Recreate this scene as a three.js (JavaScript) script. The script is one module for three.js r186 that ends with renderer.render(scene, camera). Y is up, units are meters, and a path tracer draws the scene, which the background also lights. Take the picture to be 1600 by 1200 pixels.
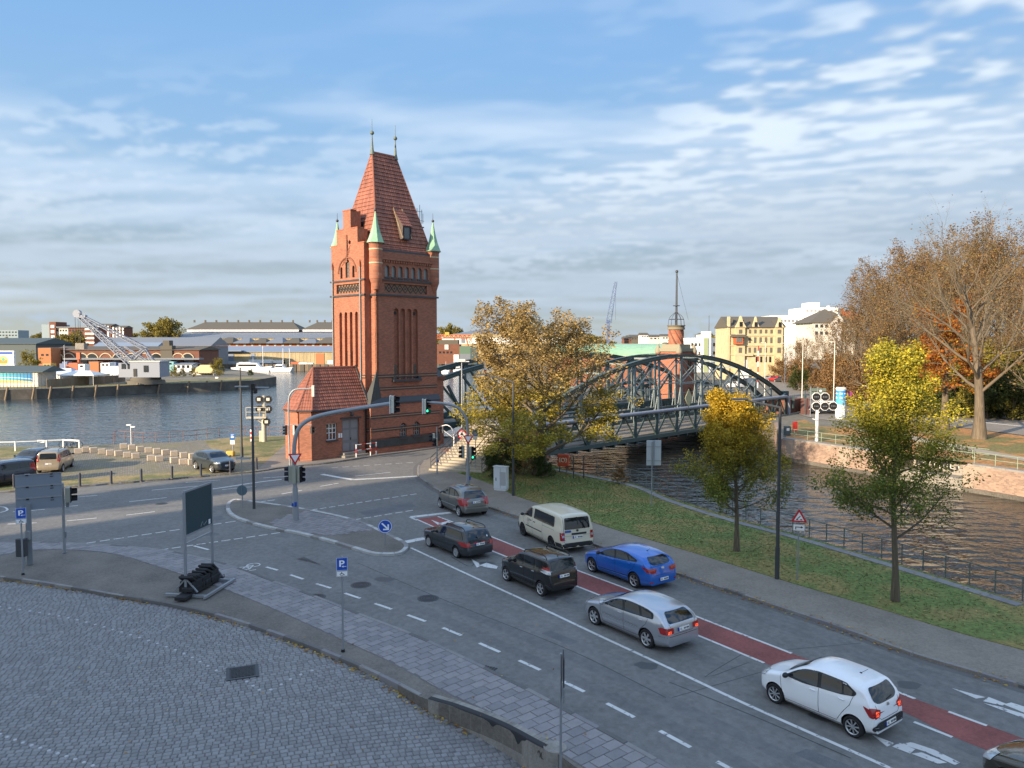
import * as THREE from 'three';
import {mergeGeometries,mergeVertices,toCreasedNormals} from 'three/addons/utils/BufferGeometryUtils.js';
import {RoundedBoxGeometry} from 'three/addons/geometries/RoundedBoxGeometry.js';
import {ConvexGeometry} from 'three/addons/geometries/ConvexGeometry.js';
import {Brush,Evaluator,SUBTRACTION} from 'three-bvh-csg';
import {MeshBVH} from 'three-mesh-bvh';

// ---------------------------------------------------------------- camera, sky, sun, exposure
const scene=new THREE.Scene();
const FOC=1190,CAMH=10.5,PITCH=Math.atan(65 / FOC);
const camera=new THREE.PerspectiveCamera((2 * Math.atan(600 / FOC) * 180) / Math.PI,4 / 3,0.1,6000);
camera.position.set(0,CAMH,0);
camera.rotation.x=-PITCH;
scene.add(camera);
const renderer=new THREE.WebGLRenderer({antialias:true});
renderer.setSize(1024,768);
renderer.shadowMap.enabled=true;
renderer.toneMapping=THREE.LinearToneMapping;
renderer.toneMappingExposure=2.25;
const SUN_AZ=new THREE.Vector3(-0.745,0,0.667),SUN_EL=(16.5 * Math.PI) / 180;// horizontal direction towards the sun
const sunDir=SUN_AZ.clone().normalize().multiplyScalar(Math.cos(SUN_EL)).setY(Math.sin(SUN_EL));
const sun=new THREE.DirectionalLight(new THREE.Color().setRGB(1,0.80,0.57),4.25);
sun.position.copy(sunDir).multiplyScalar(400);sun.castShadow=true;
Object.assign(sun.shadow.camera,{left:-260,right:260,top:260,bottom:-260,near:1,far:1200});
sun.shadow.mapSize.set(4096,4096);sun.shadow.radius=1;
scene.add(sun,sun.target);

// ---------------------------------------------------------------- small helpers
const ORD=['first','second','third','fourth','fifth','sixth','seventh','eighth','ninth','tenth','eleventh','twelfth','thirteenth'];
const V=(x,y,z)=> new THREE.Vector3(x,y,z);
const rgb=(r,g,b)=> new THREE.Color().setRGB(r,g,b);
function RNG(seed) {let a=seed >>> 0;return ()=> {a=(a + 0x6d2b79f5) | 0;let t=Math.imul(a ^ (a >>> 15),1 | a);t=(t + Math.imul(t ^ (t >>> 7),61 | t)) ^ t;return ((t ^ (t >>> 14)) >>> 0) / 4294967296;};}
const lerp=THREE.MathUtils.lerp,clamp=THREE.MathUtils.clamp,sstep=THREE.MathUtils.smoothstep;
function hash2(x,y,s) {let h=Math.imul(x,374761393) + Math.imul(y,668265263) + Math.imul(s,974634777);h=Math.imul(h ^ (h >>> 13),1274126177);return ((h ^ (h >>> 16)) >>> 0) / 4294967296;}
const RT=new Float32Array(65536);{const R=RNG(77);for (let i=0;i < 65536;i++) RT[i]=R();}
function vnoise(x,y,px,py,s) {// value noise with period px, py
const ix=Math.floor(x),iy=Math.floor(y),fx=x - ix,fy=y - iy,u=fx * fx * (3 - 2 * fx),v=fy * fy * (3 - 2 * fy);
const x0=ix % px,x1=(ix + 1) % px,y0=((iy % py) * 263 + s * 1031) & 65535,y1=(((iy + 1) % py) * 263 + s * 1031) & 65535;
const a=RT[(y0 + x0 * 40503) & 65535],b=RT[(y0 + x1 * 40503) & 65535],c=RT[(y1 + x0 * 40503) & 65535],d=RT[(y1 + x1 * 40503) & 65535];
const p=a + (b - a) * u;return p + (c + (d - c) * u - p) * v;
}
function fbm(x,y,p,oct,s) {let a=0.5,r=0,n=0;for (let i=0;i < oct;i++) {r +=a * vnoise(x,y,p,p,s + i);n +=a;a *=0.5;x *=2;y *=2;p *=2;} return r / n;}
const toS=(c)=> (c <=0.0031308 ? c * 12.92 :1.055 * Math.pow(c,1 / 2.4) - 0.055);

// a point of the ground (height y) met by the sight line through a pixel of the 1600 x 1200 photograph: survey of the place
const cP=Math.cos(PITCH),sP=Math.sin(PITCH);
function G(px,py,y=0) {
const dx=(px - 800) / FOC,dy=-(py - 600) / FOC,ry=dy * cP - sP,rz=-dy * sP - cP,t=(y - CAMH) / ry;
return [dx * t,rz * t];
}
const G3=(px,py,y=0)=> {const [x,z]=G(px,py,y);return V(x,y,z);};
// height of the point straight above (x, z) that is seen in row py
function Hat(x,z,py) {const k=-(py - 600) / FOC;return CAMH + (-z) * ((k * cP - sP) / (k * sP + cP));}
// point at a given distance in front, seen at px
const AT=(px,d)=> [((px - 800) / FOC) * d * (1 / cP) * 1.0,-d];

const taken={};
function numbered(n) {const k=taken[n] || 0;taken[n]=k + 1;return k ? n + '_' + String(k).padStart(3,'0') :n;}
function tag(o,label,category,group,kind) {if (label) o.userData.label=label;if (category) o.userData.category=category;if (group) o.userData.group=group;if (kind) o.userData.kind=kind;return o;}
function thing(name,label,category,pos=[0,0,0],turn=0,group) {
const o=new THREE.Group();o.name=numbered(name);o.position.set(...pos);o.rotation.y=turn;scene.add(o);
return tag(o,label,category,group);
}
function mesh(name,geo,mat,parent=scene) {
if (Array.isArray(geo)) geo=merge(geo);
const m=new THREE.Mesh(geo,mat);m.name=parent===scene ? numbered(name) :name;m.castShadow=m.receiveShadow=true;parent.add(m);return m;
}
function struct(name,geo,mat) {const m=mesh(name,geo,mat);m.userData.kind='structure';return m;}
function sgroup(name) {const o=new THREE.Group();o.name=numbered(name);o.userData.kind='structure';scene.add(o);return o;}
function merge(list) {
list=list.map((g)=> {g=g.index ? g.toNonIndexed() :g;for (const k of Object.keys(g.attributes)) if (!['position','normal','uv','color'].includes(k)) g.deleteAttribute(k);if (!g.attributes.normal) g.computeVertexNormals();if (!g.attributes.uv) g.setAttribute('uv',new THREE.BufferAttribute(new Float32Array(g.attributes.position.count * 2),2));g.morphAttributes={};return g;});
const anyC=list.some((g)=> g.attributes.color);
if (anyC) list.forEach((g)=> {if (!g.attributes.color) g.setAttribute('color',new THREE.BufferAttribute(new Float32Array(g.attributes.position.count * 3).fill(1),3));});
return mergeGeometries(list);
}
// box by size and centre; u = metre uv per face
function box(w,h,d,x=0,y=0,z=0,ry=0) {
const g=new THREE.BoxGeometry(w,h,d),uv=g.attributes.uv,S=[[d,h],[d,h],[w,d],[w,d],[w,h],[w,h]];
for (let f=0;f < 6;f++) for (let i=0;i < 4;i++) uv.setXY(f * 4 + i,uv.getX(f * 4 + i) * S[f][0],uv.getY(f * 4 + i) * S[f][1]);
if (ry) g.rotateY(ry);
return g.translate(x,y,z);
}
function rbox(w,h,d,r,x=0,y=0,z=0,seg=1) {return new RoundedBoxGeometry(w,h,d,seg,r).translate(x,y,z);}
function cyl(r0,r1,h,x=0,y=0,z=0,seg=12,open=false) {return new THREE.CylinderGeometry(r1,r0,h,seg,1,open).translate(x,y + h / 2,z);} // r0 bottom
function bar(a,b,r,seg=6,r2=r) {// rod from a to b
const d=b.clone().sub(a),L=d.length(),g=new THREE.CylinderGeometry(r2,r,L,seg,1);
g.translate(0,L / 2,0).applyQuaternion(new THREE.Quaternion().setFromUnitVectors(V(0,1,0),d.normalize()));
return g.translate(a.x,a.y,a.z);
}
function beam(a,b,w,h) {// rectangular member from a to b, h upright, w across
const d=b.clone().sub(a),L=d.length();d.normalize();
const side=Math.abs(d.y) > 0.999 ? V(1,0,0) :V(0,1,0).cross(d).normalize().negate(),up=side.clone().cross(d).negate();
const g=box(w,h,L);
const m=new THREE.Matrix4().makeBasis(side,d.clone().cross(side),d);
g.applyMatrix4(m);const c=a.clone().add(b).multiplyScalar(0.5);
return g.translate(c.x,c.y,c.z);
}
function tube(pts,r,seg=24,rad=8) {return new THREE.TubeGeometry(new THREE.CatmullRomCurve3(pts,false,'centripetal'),seg,r,rad);}
function lathe(pts,seg=24) {return new THREE.LatheGeometry(pts.map(([r,y])=> new THREE.Vector2(r,y)),seg);}
function shapeOf(pts) {const s=new THREE.Shape();pts.forEach(([x,y],i)=> (i ? s.lineTo(x,y) :s.moveTo(x,y)));s.closePath();return s;}
const flip=(pts)=> pts.map(([x,z])=> [x,-z]);
function sheet(pts,y,holes=[]) {const s=shapeOf(flip(pts));holes.forEach((h)=> s.holes.push(new THREE.Path(flip(h).map((p)=> new THREE.Vector2(...p)))));return new THREE.ShapeGeometry(s).rotateX(-Math.PI / 2).translate(0,y,0);}
function slab(pts,y0,y1,bev=0) {
const g=new THREE.ExtrudeGeometry(shapeOf(flip(pts)),{depth:y1 - y0 - bev,bevelEnabled:bev > 0,bevelThickness:bev,bevelSize:bev,bevelOffset:-bev,bevelSegments:1,steps:1});
return g.rotateX(-Math.PI / 2).translate(0,y0,0);
}
function extrude(pts,depth,bev=0,holes=[]) {
const s=shapeOf(pts);holes.forEach((h)=> s.holes.push(new THREE.Path(h.map((p)=> new THREE.Vector2(...p)))));
return new THREE.ExtrudeGeometry(s,{depth,bevelEnabled:bev > 0,bevelThickness:bev,bevelSize:bev,bevelOffset:-bev,bevelSegments:1,steps:1});
}
function smooth(pts,n=8) {const c=new THREE.CatmullRomCurve3(pts.map(([x,z])=> V(x,0,z)),false,'centripetal');return c.getSpacedPoints(n * (pts.length - 1)).map((p)=> [p.x,p.z]);}
function inPoly(x,z,p) {let c=false;for (let i=0,j=p.length - 1;i < p.length;j=i++) if (p[i][1] > z !==p[j][1] > z && x < ((p[j][0] - p[i][0]) * (z - p[i][1])) / (p[j][1] - p[i][1]) + p[i][0]) c=!c;return c;}
const GP=(list,y=0)=> list.map(([a,b])=> G(a,b,y));
function colored(g,c) {const n=g.attributes.position.count,a=new Float32Array(n * 3);for (let i=0;i < n;i++) {a[i * 3]=c.r;a[i * 3 + 1]=c.g;a[i * 3 + 2]=c.b;} g.setAttribute('color',new THREE.BufferAttribute(a,3));return g;}

// ---------------------------------------------------------------- the sky: air and clouds, brightened overhead and around the sun to lift the shade
{
const W=2048,H=1024,data=new Float32Array(W * H * 4),N=4096;
const ramp=[[-0.02,[0.27,0.29,0.27]],[0.03,[0.25,0.285,0.285]],[0.10,[0.215,0.275,0.32]],[0.2,[0.185,0.30,0.435]],[0.34,[0.14,0.265,0.45]],[0.6,[0.085,0.20,0.42]],[1,[0.075,0.18,0.39]]];
const base=(y)=> {for (let i=1;i < ramp.length;i++) if (y <=ramp[i][0]) {const t=clamp((y - ramp[i - 1][0]) / (ramp[i][0] - ramp[i - 1][0]),0,1);return ramp[i][1].map((c,k)=> lerp(ramp[i - 1][1][k],c,t));} return ramp[6][1];};
for (let r=0;r < H;r++) {
const up=((r + 0.5) / H - 0.5) * Math.PI,y=Math.sin(up),c0=Math.cos(up);
for (let c=0;c < W;c++) {
const a=((c + 0.5) / W - 0.5) * 2 * Math.PI,x=Math.cos(a) * c0,z=Math.sin(a) * c0;
let col=base(Math.max(y,-0.02));
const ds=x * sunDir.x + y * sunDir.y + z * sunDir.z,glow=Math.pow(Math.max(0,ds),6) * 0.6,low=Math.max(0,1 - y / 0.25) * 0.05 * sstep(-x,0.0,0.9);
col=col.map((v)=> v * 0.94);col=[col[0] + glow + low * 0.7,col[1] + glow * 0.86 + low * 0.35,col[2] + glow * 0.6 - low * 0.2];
if (y > 0) {
const k=1 / (y + 0.055),qx=x * k + 100,qz=z * k + 100,M=4096;
const wx=qx + 0.35 * fbm(qx * 0.9 + 40,qz * 0.9 + 40,M,3,11),wz=qz + 0.35 * fbm(qx * 0.9 + 90,qz * 0.9 + 10,M,3,17);
const s1=wz * 0.93 - wx * 0.36 + 200,s2=wx * 0.93 + wz * 0.36,az=x / (Math.hypot(x,z) + 1e-6);
const r1=vnoise(s1 * 13,s2 * 6,M,M,41),r2=fbm(s1 * 26,s2 * 14,M,2,43),r3=fbm(s1 * 2.6,s2 * 1.3,M,3,47),rip=clamp(0.5 + 0.75 * (r1 - 0.5) + 0.65 * (r2 - 0.5) + 0.55 * (r3 - 0.5),0,1);
const big=fbm(qx * 0.33 + 64.5,qz * 0.5 + 70,M,5,5),right=sstep(az - y * 0.9 + 0.18,-0.35,0.5);
const bank=sstep(big + right * 0.34 - 0.10,0.40,0.70) * (1 - 0.85 * sstep(y - 0.42 * Math.max(0,az),0.14,0.28));
const veil=sstep(fbm(qx * 0.8 + 50,qz * 2.0 + 60,M,6,29),0.36,0.70),fine=lerp(0.5,fbm(qx * 2.6,qz * 8,M,4,31),sstep(y,0.05,0.14));
let al=bank * (0.12 + 0.80 * sstep(rip,0.26,0.72));al=Math.max(al,0.42 * sstep(big,0.34,0.60) * sstep(rip,0.34,0.74) * (1 - sstep(y,0.22,0.36)) * sstep(y,0.05,0.12));
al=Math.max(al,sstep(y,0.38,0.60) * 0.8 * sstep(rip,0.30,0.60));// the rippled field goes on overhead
const lit=sstep(rip,0.30,0.80),far=sstep(y,0.04,0.22),f=lit * far + 0.15 * far;
const cw=[lerp(0.26,0.395,f),lerp(0.315,0.455,f),lerp(0.38,0.52,f)],va=veil * (0.25 + 0.6 * fine) * (1 - 0.55 * sstep(y,0.25,0.42)) * sstep(y,0.0,0.06);
col=col.map((v,i)=> lerp(v,[0.36,0.43,0.52][i],va));col=col.map((v,i)=> lerp(v,cw[i],al));
const deck=sstep(fbm(qx * 0.35 + 20,qz * 0.5 + 80,M,6,77) + 0.06 * fine,0.38,0.56) * (1 - sstep(y,0.10,0.26)) * sstep(y,0.01,0.06) * (0.22 + 0.34 * right);
col=col.map((v,i)=> lerp(v,[0.235,0.285,0.345][i],deck));
}
const sc=0.885 + 0.25 * sstep(y,0.42,0.62);col=col.map((v)=> v * sc);const o=(r * W + c) * 4;data[o]=col[0];data[o + 1]=col[1];data[o + 2]=col[2];data[o + 3]=1;  // extra brightness added above the view so more skylight fills the shade
}
}
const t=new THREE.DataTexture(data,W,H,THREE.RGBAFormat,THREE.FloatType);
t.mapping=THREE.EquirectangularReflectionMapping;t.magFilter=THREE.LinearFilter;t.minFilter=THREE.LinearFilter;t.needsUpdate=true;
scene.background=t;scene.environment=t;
}

// ---------------------------------------------------------------- textures and materials
function dtex(n,fn,size=1,srgb=true) {// size: metres the tile covers
const d=new Uint8Array(n * n * 4);
for (let y=0;y < n;y++) for (let x=0;x < n;x++) {const v=fn(x / n,y / n),o=(y * n + x) * 4;for (let k=0;k < 3;k++) {const c=Array.isArray(v) ? v[k] :v;d[o + k]=Math.round(255 * clamp(srgb ? toS(c) :c,0,1));} d[o + 3]=255;}
const t=new THREE.DataTexture(d,n,n);t.wrapS=t.wrapT=THREE.RepeatWrapping;t.magFilter=THREE.LinearFilter;t.minFilter=THREE.LinearMipmapLinearFilter;t.generateMipmaps=true;t.repeat.set(1 / size,1 / size);if (srgb) t.colorSpace=THREE.SRGBColorSpace;t.needsUpdate=true;return t;
}
function ctex(w,h,draw) {const c=document.createElement('canvas');c.width=w;c.height=h;const g=c.getContext('2d');draw(g,w,h);const t=new THREE.CanvasTexture(c);t.colorSpace=THREE.SRGBColorSpace;return t;}
const std=(c,rough=0.8,metal=0,o={})=> new THREE.MeshStandardMaterial({color:Array.isArray(c) ? rgb(...c) :c,roughness:rough,metalness:metal,...o});
const mottled=(c,amp,cells,seed,n=512,speck=0)=> (u,v)=> {const b=fbm(u * cells,v * cells,cells,5,seed),f=fbm(u * cells * 16,v * cells * 16,cells * 16,2,seed + 9),s=speck && hash2(Math.floor(u * n),Math.floor(v * n),seed) ;const k=1 + amp * (b - 0.5) * 2 + amp * 0.7 * (f - 0.5) * 2 + speck * (s - 0.5) * 2;return c.map((x)=> x * k);};
const M={};
M.asphalt=std([1,1,1],0.88,0,{map:dtex(1024,(u,v)=> {const big=fbm(u * 3,v * 3,3,6,3),f=fbm(u * 60,v * 60,60,3,8),s=hash2(Math.floor(u * 1024),Math.floor(v * 1024),5);const k=0.72 + 0.5 * big + 0.45 * (f - 0.5) + 0.35 * (s - 0.5);return [0.174 * k,0.170 * k,0.160 * k];},9),bumpMap:dtex(512,(u,v)=> hash2(Math.floor(u * 512),Math.floor(v * 512),2) * 0.6 + 0.4 * fbm(u * 80,v * 80,80,2,4),3,false),bumpScale:0.006});
M.asphaltPath=std([1,1,1],0.92,0,{map:dtex(512,mottled([0.155,0.14,0.12],0.32,5,71,512,0.2),5)});
M.asphaltSide=std([1,1,1],0.92,0,{map:dtex(512,mottled([0.235,0.205,0.17],0.25,5,73,512,0.16),6)});
M.joint=std([0.15,0.146,0.148],0.95);
M.setts=std([1,1,1],0.72,0,{map:dtex(256,mottled([1,1,1],0.2,6,21,256,0.12),0.6)});
M.slabA=std([0.26,0.245,0.25],0.85,0,{map:dtex(256,mottled([0.95,0.95,0.95],0.18,5,33,256,0.10),1.3)});
M.slabB=std([0.225,0.215,0.22],0.85,0,{map:M.slabA.map});
M.slabC=std([0.285,0.265,0.265],0.85,0,{map:M.slabA.map});
M.kerb=std([0.26,0.25,0.24],0.85,0,{map:M.slabA.map});
M.kerbDark=std([0.14,0.135,0.13],0.85,0,{map:M.slabA.map});
M.kerbWhite=std([0.50,0.50,0.48],0.8,0,{map:dtex(256,mottled([0.9,0.9,0.9],0.25,5,35,256,0.10),1.3)});
M.paint=std([1,1,1],0.75,0,{map:dtex(512,(u,v)=> {const k=sstep(fbm(u * 30,v * 30,30,4,61),0.20,0.36),s=0.9 + 0.2 * fbm(u * 5,v * 5,5,3,2);return [lerp(0.16,0.60,k) * s,lerp(0.165,0.60,k) * s,lerp(0.17,0.58,k) * s];},3)});
M.redLane=std([1,1,1],0.85,0,{map:dtex(512,mottled([0.24,0.075,0.065],0.28,5,66,512,0.18),5)});
M.grass=std([1,1,1],0.95,0,{map:dtex(1024,(u,v)=> {const a=fbm(u * 8,v * 8,8,6,81),b=fbm(u * 110,v * 110,110,3,83),k=0.5 + b;const t=sstep(a,0.38,0.66);return [lerp(0.14,0.24,t) * k,lerp(0.185,0.20,t) * k,lerp(0.045,0.062,t) * k];},12)});
M.grassDry=std([1,1,1],0.95,0,{map:dtex(1024,(u,v)=> {const a=fbm(u * 8,v * 8,8,6,91),b=fbm(u * 110,v * 110,110,3,93),k=0.5 + b;const t=sstep(a,0.35,0.62);return [lerp(0.14,0.29,t) * k,lerp(0.145,0.22,t) * k,lerp(0.05,0.10,t) * k];},12)});
M.plaza=std([1,1,1],0.9,0,{map:dtex(1024,(u,v)=> {const n=36,row=Math.floor(v * n),uu=u * n + (row % 2) * 0.5,cx=Math.floor(uu),fx=uu - cx,fy=v * n - row,e=Math.min(fx,1 - fx,fy,1 - fy),h=hash2(((cx % n) + n) % n,row,4),gr=fbm(u * 4,v * 4,4,5,12);const j=sstep(e,0.03,0.12),k=0.75 + 0.5 * h;const gx=sstep(gr,0.46,0.62);const st=[lerp(0.07,0.23 * k,j),lerp(0.068,0.205 * k,j),lerp(0.045,0.16 * k,j)],g=[0.17,0.15,0.06];return st.map((c,i)=> lerp(c,g[i],gx * (0.35 + 0.5 * (1 - j))));},7.2)});
M.concrete=std([1,1,1],0.9,0,{map:dtex(512,mottled([0.27,0.25,0.22],0.3,5,44,512,0.08),3)});
M.quay=std([1,1,1],0.9,0,{map:dtex(512,mottled([0.115,0.105,0.09],0.45,6,45,512,0.08),9)});
M.redWall=std([1,1,1],0.88,0,{map:dtex(1024,(u,v)=> {const n=26,row=Math.floor(v * n * 2),uu=u * n + (row % 2) * 0.5,fx=uu - Math.floor(uu),fy=v * n * 2 - row,m=sstep(Math.min(fx,1 - fx) * 2,0.02,0.12) * sstep(Math.min(fy,1 - fy),0.03,0.14),h=hash2(Math.floor(uu) % n,row,3),w=fbm(u * 4,v * 4,4,6,56),wash=sstep(fbm(u * 6 + 3,v * 6,6,5,57),0.5,0.7);const k=(0.7 + 0.5 * h) * (0.75 + 0.5 * w);let c=[lerp(0.28,0.31 * k,m),lerp(0.24,0.205 * k,m),lerp(0.19,0.155 * k,m)];return c.map((x,i)=> lerp(x,[0.42,0.37,0.30][i],wash * 0.4));},6.5)});
const brickMap=dtex(1024,(u,v)=> {// running bond, 0.25 x 0.0833 m, 4 m tile
const nr=48,nc=16,row=Math.floor(v * nr),uu=u * nc + (row % 2) * 0.5,cx=((Math.floor(uu) % nc) + nc) % nc,fx=uu - Math.floor(uu),fy=v * nr - row;
const m=sstep(Math.min(fx,1 - fx) * 3,0.03,0.2) * sstep(Math.min(fy,1 - fy),0.03,0.18),h=hash2(cx,row,7),w=fbm(u * 3,v * 3,3,6,50),k=(0.76 + 0.45 * h) * (0.74 + 0.52 * w);
return [lerp(0.24,0.345 * k,m),lerp(0.15,0.122 * k,m),lerp(0.11,0.068 * k,m)];
},4);
const brickBump=dtex(1024,(u,v)=> {const nr=48,nc=16,row=Math.floor(v * nr),uu=u * nc + (row % 2) * 0.5,fx=uu - Math.floor(uu),fy=v * nr - row;return sstep(Math.min(fx,1 - fx) * 3,0.02,0.2) * sstep(Math.min(fy,1 - fy),0.02,0.2);},4,false);
M.brick=std([1,1,1],0.85,0,{map:brickMap,bumpMap:brickBump,bumpScale:0.008});
M.brickDark=std([0.55,0.55,0.55],0.85,0,{map:brickMap});
M.brickPlain=std([0.33,0.11,0.058],0.85);
M.blackBrick=std([0.035,0.042,0.045],0.55);
M.slateBase=std([1,1,1],0.7,0,{map:dtex(512,mottled([0.05,0.058,0.058],0.35,5,46,512,0.1),2)});
M.cream=std([0.52,0.45,0.30],0.85);
M.copper=std([1,1,1],0.6,0,{map:dtex(256,mottled([0.25,0.43,0.29],0.25,5,48,256,0.06),2)});
M.roofTile=std([1,1,1],0.62,0,{map:dtex(512,(u,v)=> {const n=16,cx=Math.floor(u * n),fx=u * n - cx,h=hash2(cx,Math.floor(v * 4),8),w=fbm(u * 4,v * 4,4,5,19),e=sstep(Math.min(fx,1 - fx),0.0,0.16);const k=(0.75 + 0.45 * h) * (0.7 + 0.6 * w) * lerp(0.72,1,e);return [0.27 * k,0.100 * k,0.064 * k];},3.6),bumpMap:dtex(256,(u)=> {const fx=u * 16 - Math.floor(u * 16);return 0.5 - 0.5 * Math.cos(fx * 2 * Math.PI);},3.6,false),bumpScale:0.016});
M.slate=std([0.045,0.05,0.058],0.5);
M.lead=std([0.055,0.06,0.07],0.5,0.2);
M.glass=new THREE.MeshPhysicalMaterial({color:rgb(0.02,0.025,0.03),roughness:0.06,ior:1.9});
M.glassPale=new THREE.MeshPhysicalMaterial({color:rgb(0.16,0.18,0.18),roughness:0.12,ior:1.8});
M.galv=std([0.30,0.32,0.34],0.5,0.35);
M.grey=std([0.21,0.23,0.25],0.55,0.2);
M.darkPole=std([0.06,0.065,0.07],0.55,0.2);
M.black=std([0.012,0.012,0.014],0.5);
M.rubber=std([0.016,0.016,0.017],0.85);
M.white=std([0.76,0.77,0.77],0.5);
M.offwhite=std([0.62,0.60,0.54],0.6);
M.whitePaint=std([0.80,0.80,0.78],0.45);
M.red=std([0.50,0.03,0.025],0.45);
M.blue=std([0.015,0.075,0.36],0.45);
M.bridgeGreen=std([1,1,1],0.5,0.1,{map:dtex(256,mottled([0.062,0.098,0.094],0.22,5,58,256,0.05),3)});
M.bridgePale=std([0.22,0.27,0.27],0.5,0.1);
M.wood=std([1,1,1],0.85,0,{map:dtex(256,(u,v)=> {const g=fbm(u * 24,v * 2,24,4,15);return [0.20 * (0.6 + 0.8 * g),0.15 * (0.6 + 0.8 * g),0.10 * (0.6 + 0.8 * g)];},1.5)});
M.bark=std([1,1,1],0.95,0,{map:dtex(512,(u,v)=> {const g=fbm(u * 20,v * 5,20,5,25),k=0.45 + 1.1 * g;return [0.13 * k,0.105 * k,0.075 * k];},1)});
M.barkPale=std([1,1,1],0.95,0,{map:dtex(256,(u,v)=> {const g=fbm(u * 16,v * 6,16,5,27),k=0.45 + 1.1 * g;return [0.155 * k,0.130 * k,0.088 * k];},1)});
M.twig=std([0.115,0.085,0.05],0.95);
M.steelGreen=std([0.25,0.30,0.22],0.6);
M.chrome=std([0.6,0.6,0.6],0.2,0.9);
// ================================================================ THE SETTING: water, land, roads
const WATER=-1.9;
M.water=new THREE.MeshPhysicalMaterial({color:rgb(0.045,0.062,0.07),roughness:0.12,ior:1.33,bumpMap:dtex(1024,(u,v)=> 0.50 * fbm(u * 12,v * 22,64,2,101) + 0.32 * fbm(u * 30,v * 46,128,3,102) + 0.18 * fbm(u * 80,v * 110,256,2,103),26,false),bumpScale:0.17});
M.canal=new THREE.MeshPhysicalMaterial({color:rgb(0.030,0.026,0.018),roughness:0.05,ior:1.33,bumpMap:dtex(1024,(u,v)=> 0.62 * fbm(u * 12,v * 20,64,2,111) + 0.28 * fbm(u * 26,v * 40,128,3,112) + 0.10 * fbm(u * 80,v * 100,256,2,113),17,false),bumpScale:0.31});
struct('harbour_water',sheet([[-1400,60],[-1400,-1500],[900,-1500],[900,-160],[20,-100],[-7,-75],[-7,60]],WATER),M.water);
struct('canal_water',sheet([[-7,60],[-7,-75],[20,-100],[120,-165],[120,60]],WATER),M.canal);

// canal edges: the near kerb runs from the bridge abutment towards the camera's right
const canalEdge=[[60,46],G(1600,950),G(1396,887),G(1258,846),G(1150,817),G(1050,785),G(994,762),G(872,736),G(851,716),[-0.5,-77]];
const harbourEdge=[[-6,-84],[-16,-86],G(452,682),G(390,683),G(275,692),G(175,696),G(60,700),[-90,-84],[-260,-140],[-260,60]];
// road kerb of the left walkway (walkway lies below it in the picture) and of the right pavement
const leftKerb=smooth([G(-420,838),G(-200,845),G(0,850),G(87,850),G(152,853),G(243,860),G(303,871),G(368,888),G(433,912),G(498,936),G(563,962),G(660,1000),G(740,1037),G(837,1086),G(912,1127),G(1044,1200),G(1330,1360)],8);
const landOutline=[...canalEdge,...harbourEdge];
const roadPoly=[...canalEdge,...harbourEdge.slice(0,-1),[-260,-40],...leftKerb,[14,0],[30,46]];
struct('road',sheet(roadPoly,0),M.asphalt);
// quay walls of the near bank
function wallAlong(name,pts,y0,y1,th,mat,inward=1) {
const gs=[];for (let i=0;i < pts.length - 1;i++) {const a=V(pts[i][0],0,pts[i][1]),b=V(pts[i + 1][0],0,pts[i + 1][1]),d=b.clone().sub(a),L=d.length();const g=box(L + 0.02,y1 - y0,th,0,(y0 + y1) / 2,0);g.rotateY(-Math.atan2(d.z,d.x));const n=V(-d.z,0,d.x).normalize().multiplyScalar((th / 2) * inward);g.translate((a.x + b.x) / 2 + n.x,0,(a.z + b.z) / 2 + n.z);gs.push(g);}
return struct(name,gs,mat);
}
wallAlong('canal_near_wall',[...canalEdge,[-6,-84]],-4,-0.02,0.6,M.brickDark,-1);
wallAlong('harbour_near_wall',harbourEdge.slice(0,9),-4,-0.02,0.6,M.quay,-1);

// ---- left walkway: kerb stones, paving slabs, asphalt strip
const innerKerb=smooth([G(-420,880),G(-200,890),G(0,905),G(87,917),G(173,932),G(277,950),G(347,967),G(433,995),G(520,1028),G(607,1067),G(661,1095),G(710,1110),G(781,1138),G(849,1174),G(868,1181)],8);
const paverInner=smooth([G(-420,845),G(-60,868),G(0,871),G(40,864),G(108,862),G(173,868),G(260,893),G(347,923),G(433,958),G(529,1002),G(612,1040),G(702,1090),G(745,1109),G(810,1141),G(866,1176),G(1000,1262),G(1200,1400)],8);
const WALKY=0.11;
struct('pavement',slab([...leftKerb,[14,0],...[...innerKerb].reverse()],-0.4,WALKY - 0.02),M.asphaltPath);
function kerbRow(parent,line,len,w,y0,y1,mats,side,seedN,name='kerb_stone') {
const R=RNG(seedN),c=new THREE.CatmullRomCurve3(line.map(([x,z])=> V(x,0,z))),L=c.getLength(),n=Math.max(1,Math.round(L / len)),pts=c.getSpacedPoints(n);
const nrm=pts.map((p,i)=> {const a=pts[Math.max(0,i - 1)],b=pts[Math.min(n,i + 1)],d=b.clone().sub(a).setY(0).normalize();return V(-d.z,0,d.x).multiplyScalar(side);});
for (let i=0;i < n;i++) {
const a=pts[i].clone().lerp(pts[i + 1],0.008 / len),b=pts[i + 1].clone().lerp(pts[i],0.008 / len),na=nrm[i].clone().multiplyScalar(w),nb=nrm[i + 1].clone().multiplyScalar(w),j=(R() - 0.5) * 0.012;
const q=[[a.x,a.z],[b.x,b.z],[b.x + nb.x,b.z + nb.z],[a.x + na.x,a.z + na.z]];
mesh(name,slab(side > 0 ? q :q.reverse(),y0,y1 + j,0.015),mats[Math.floor(R() * mats.length)],parent);
}
}
const cropL=(line,x0)=> line.filter(([x,z])=> x / -z > x0 && z < -8);
const kerbs=sgroup('kerb_left_walkway');
kerbRow(kerbs,cropL(leftKerb,-0.75),1.0,0.16,-0.3,WALKY + 0.005,[M.kerb,M.slabB,M.kerbDark],1,5);
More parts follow.
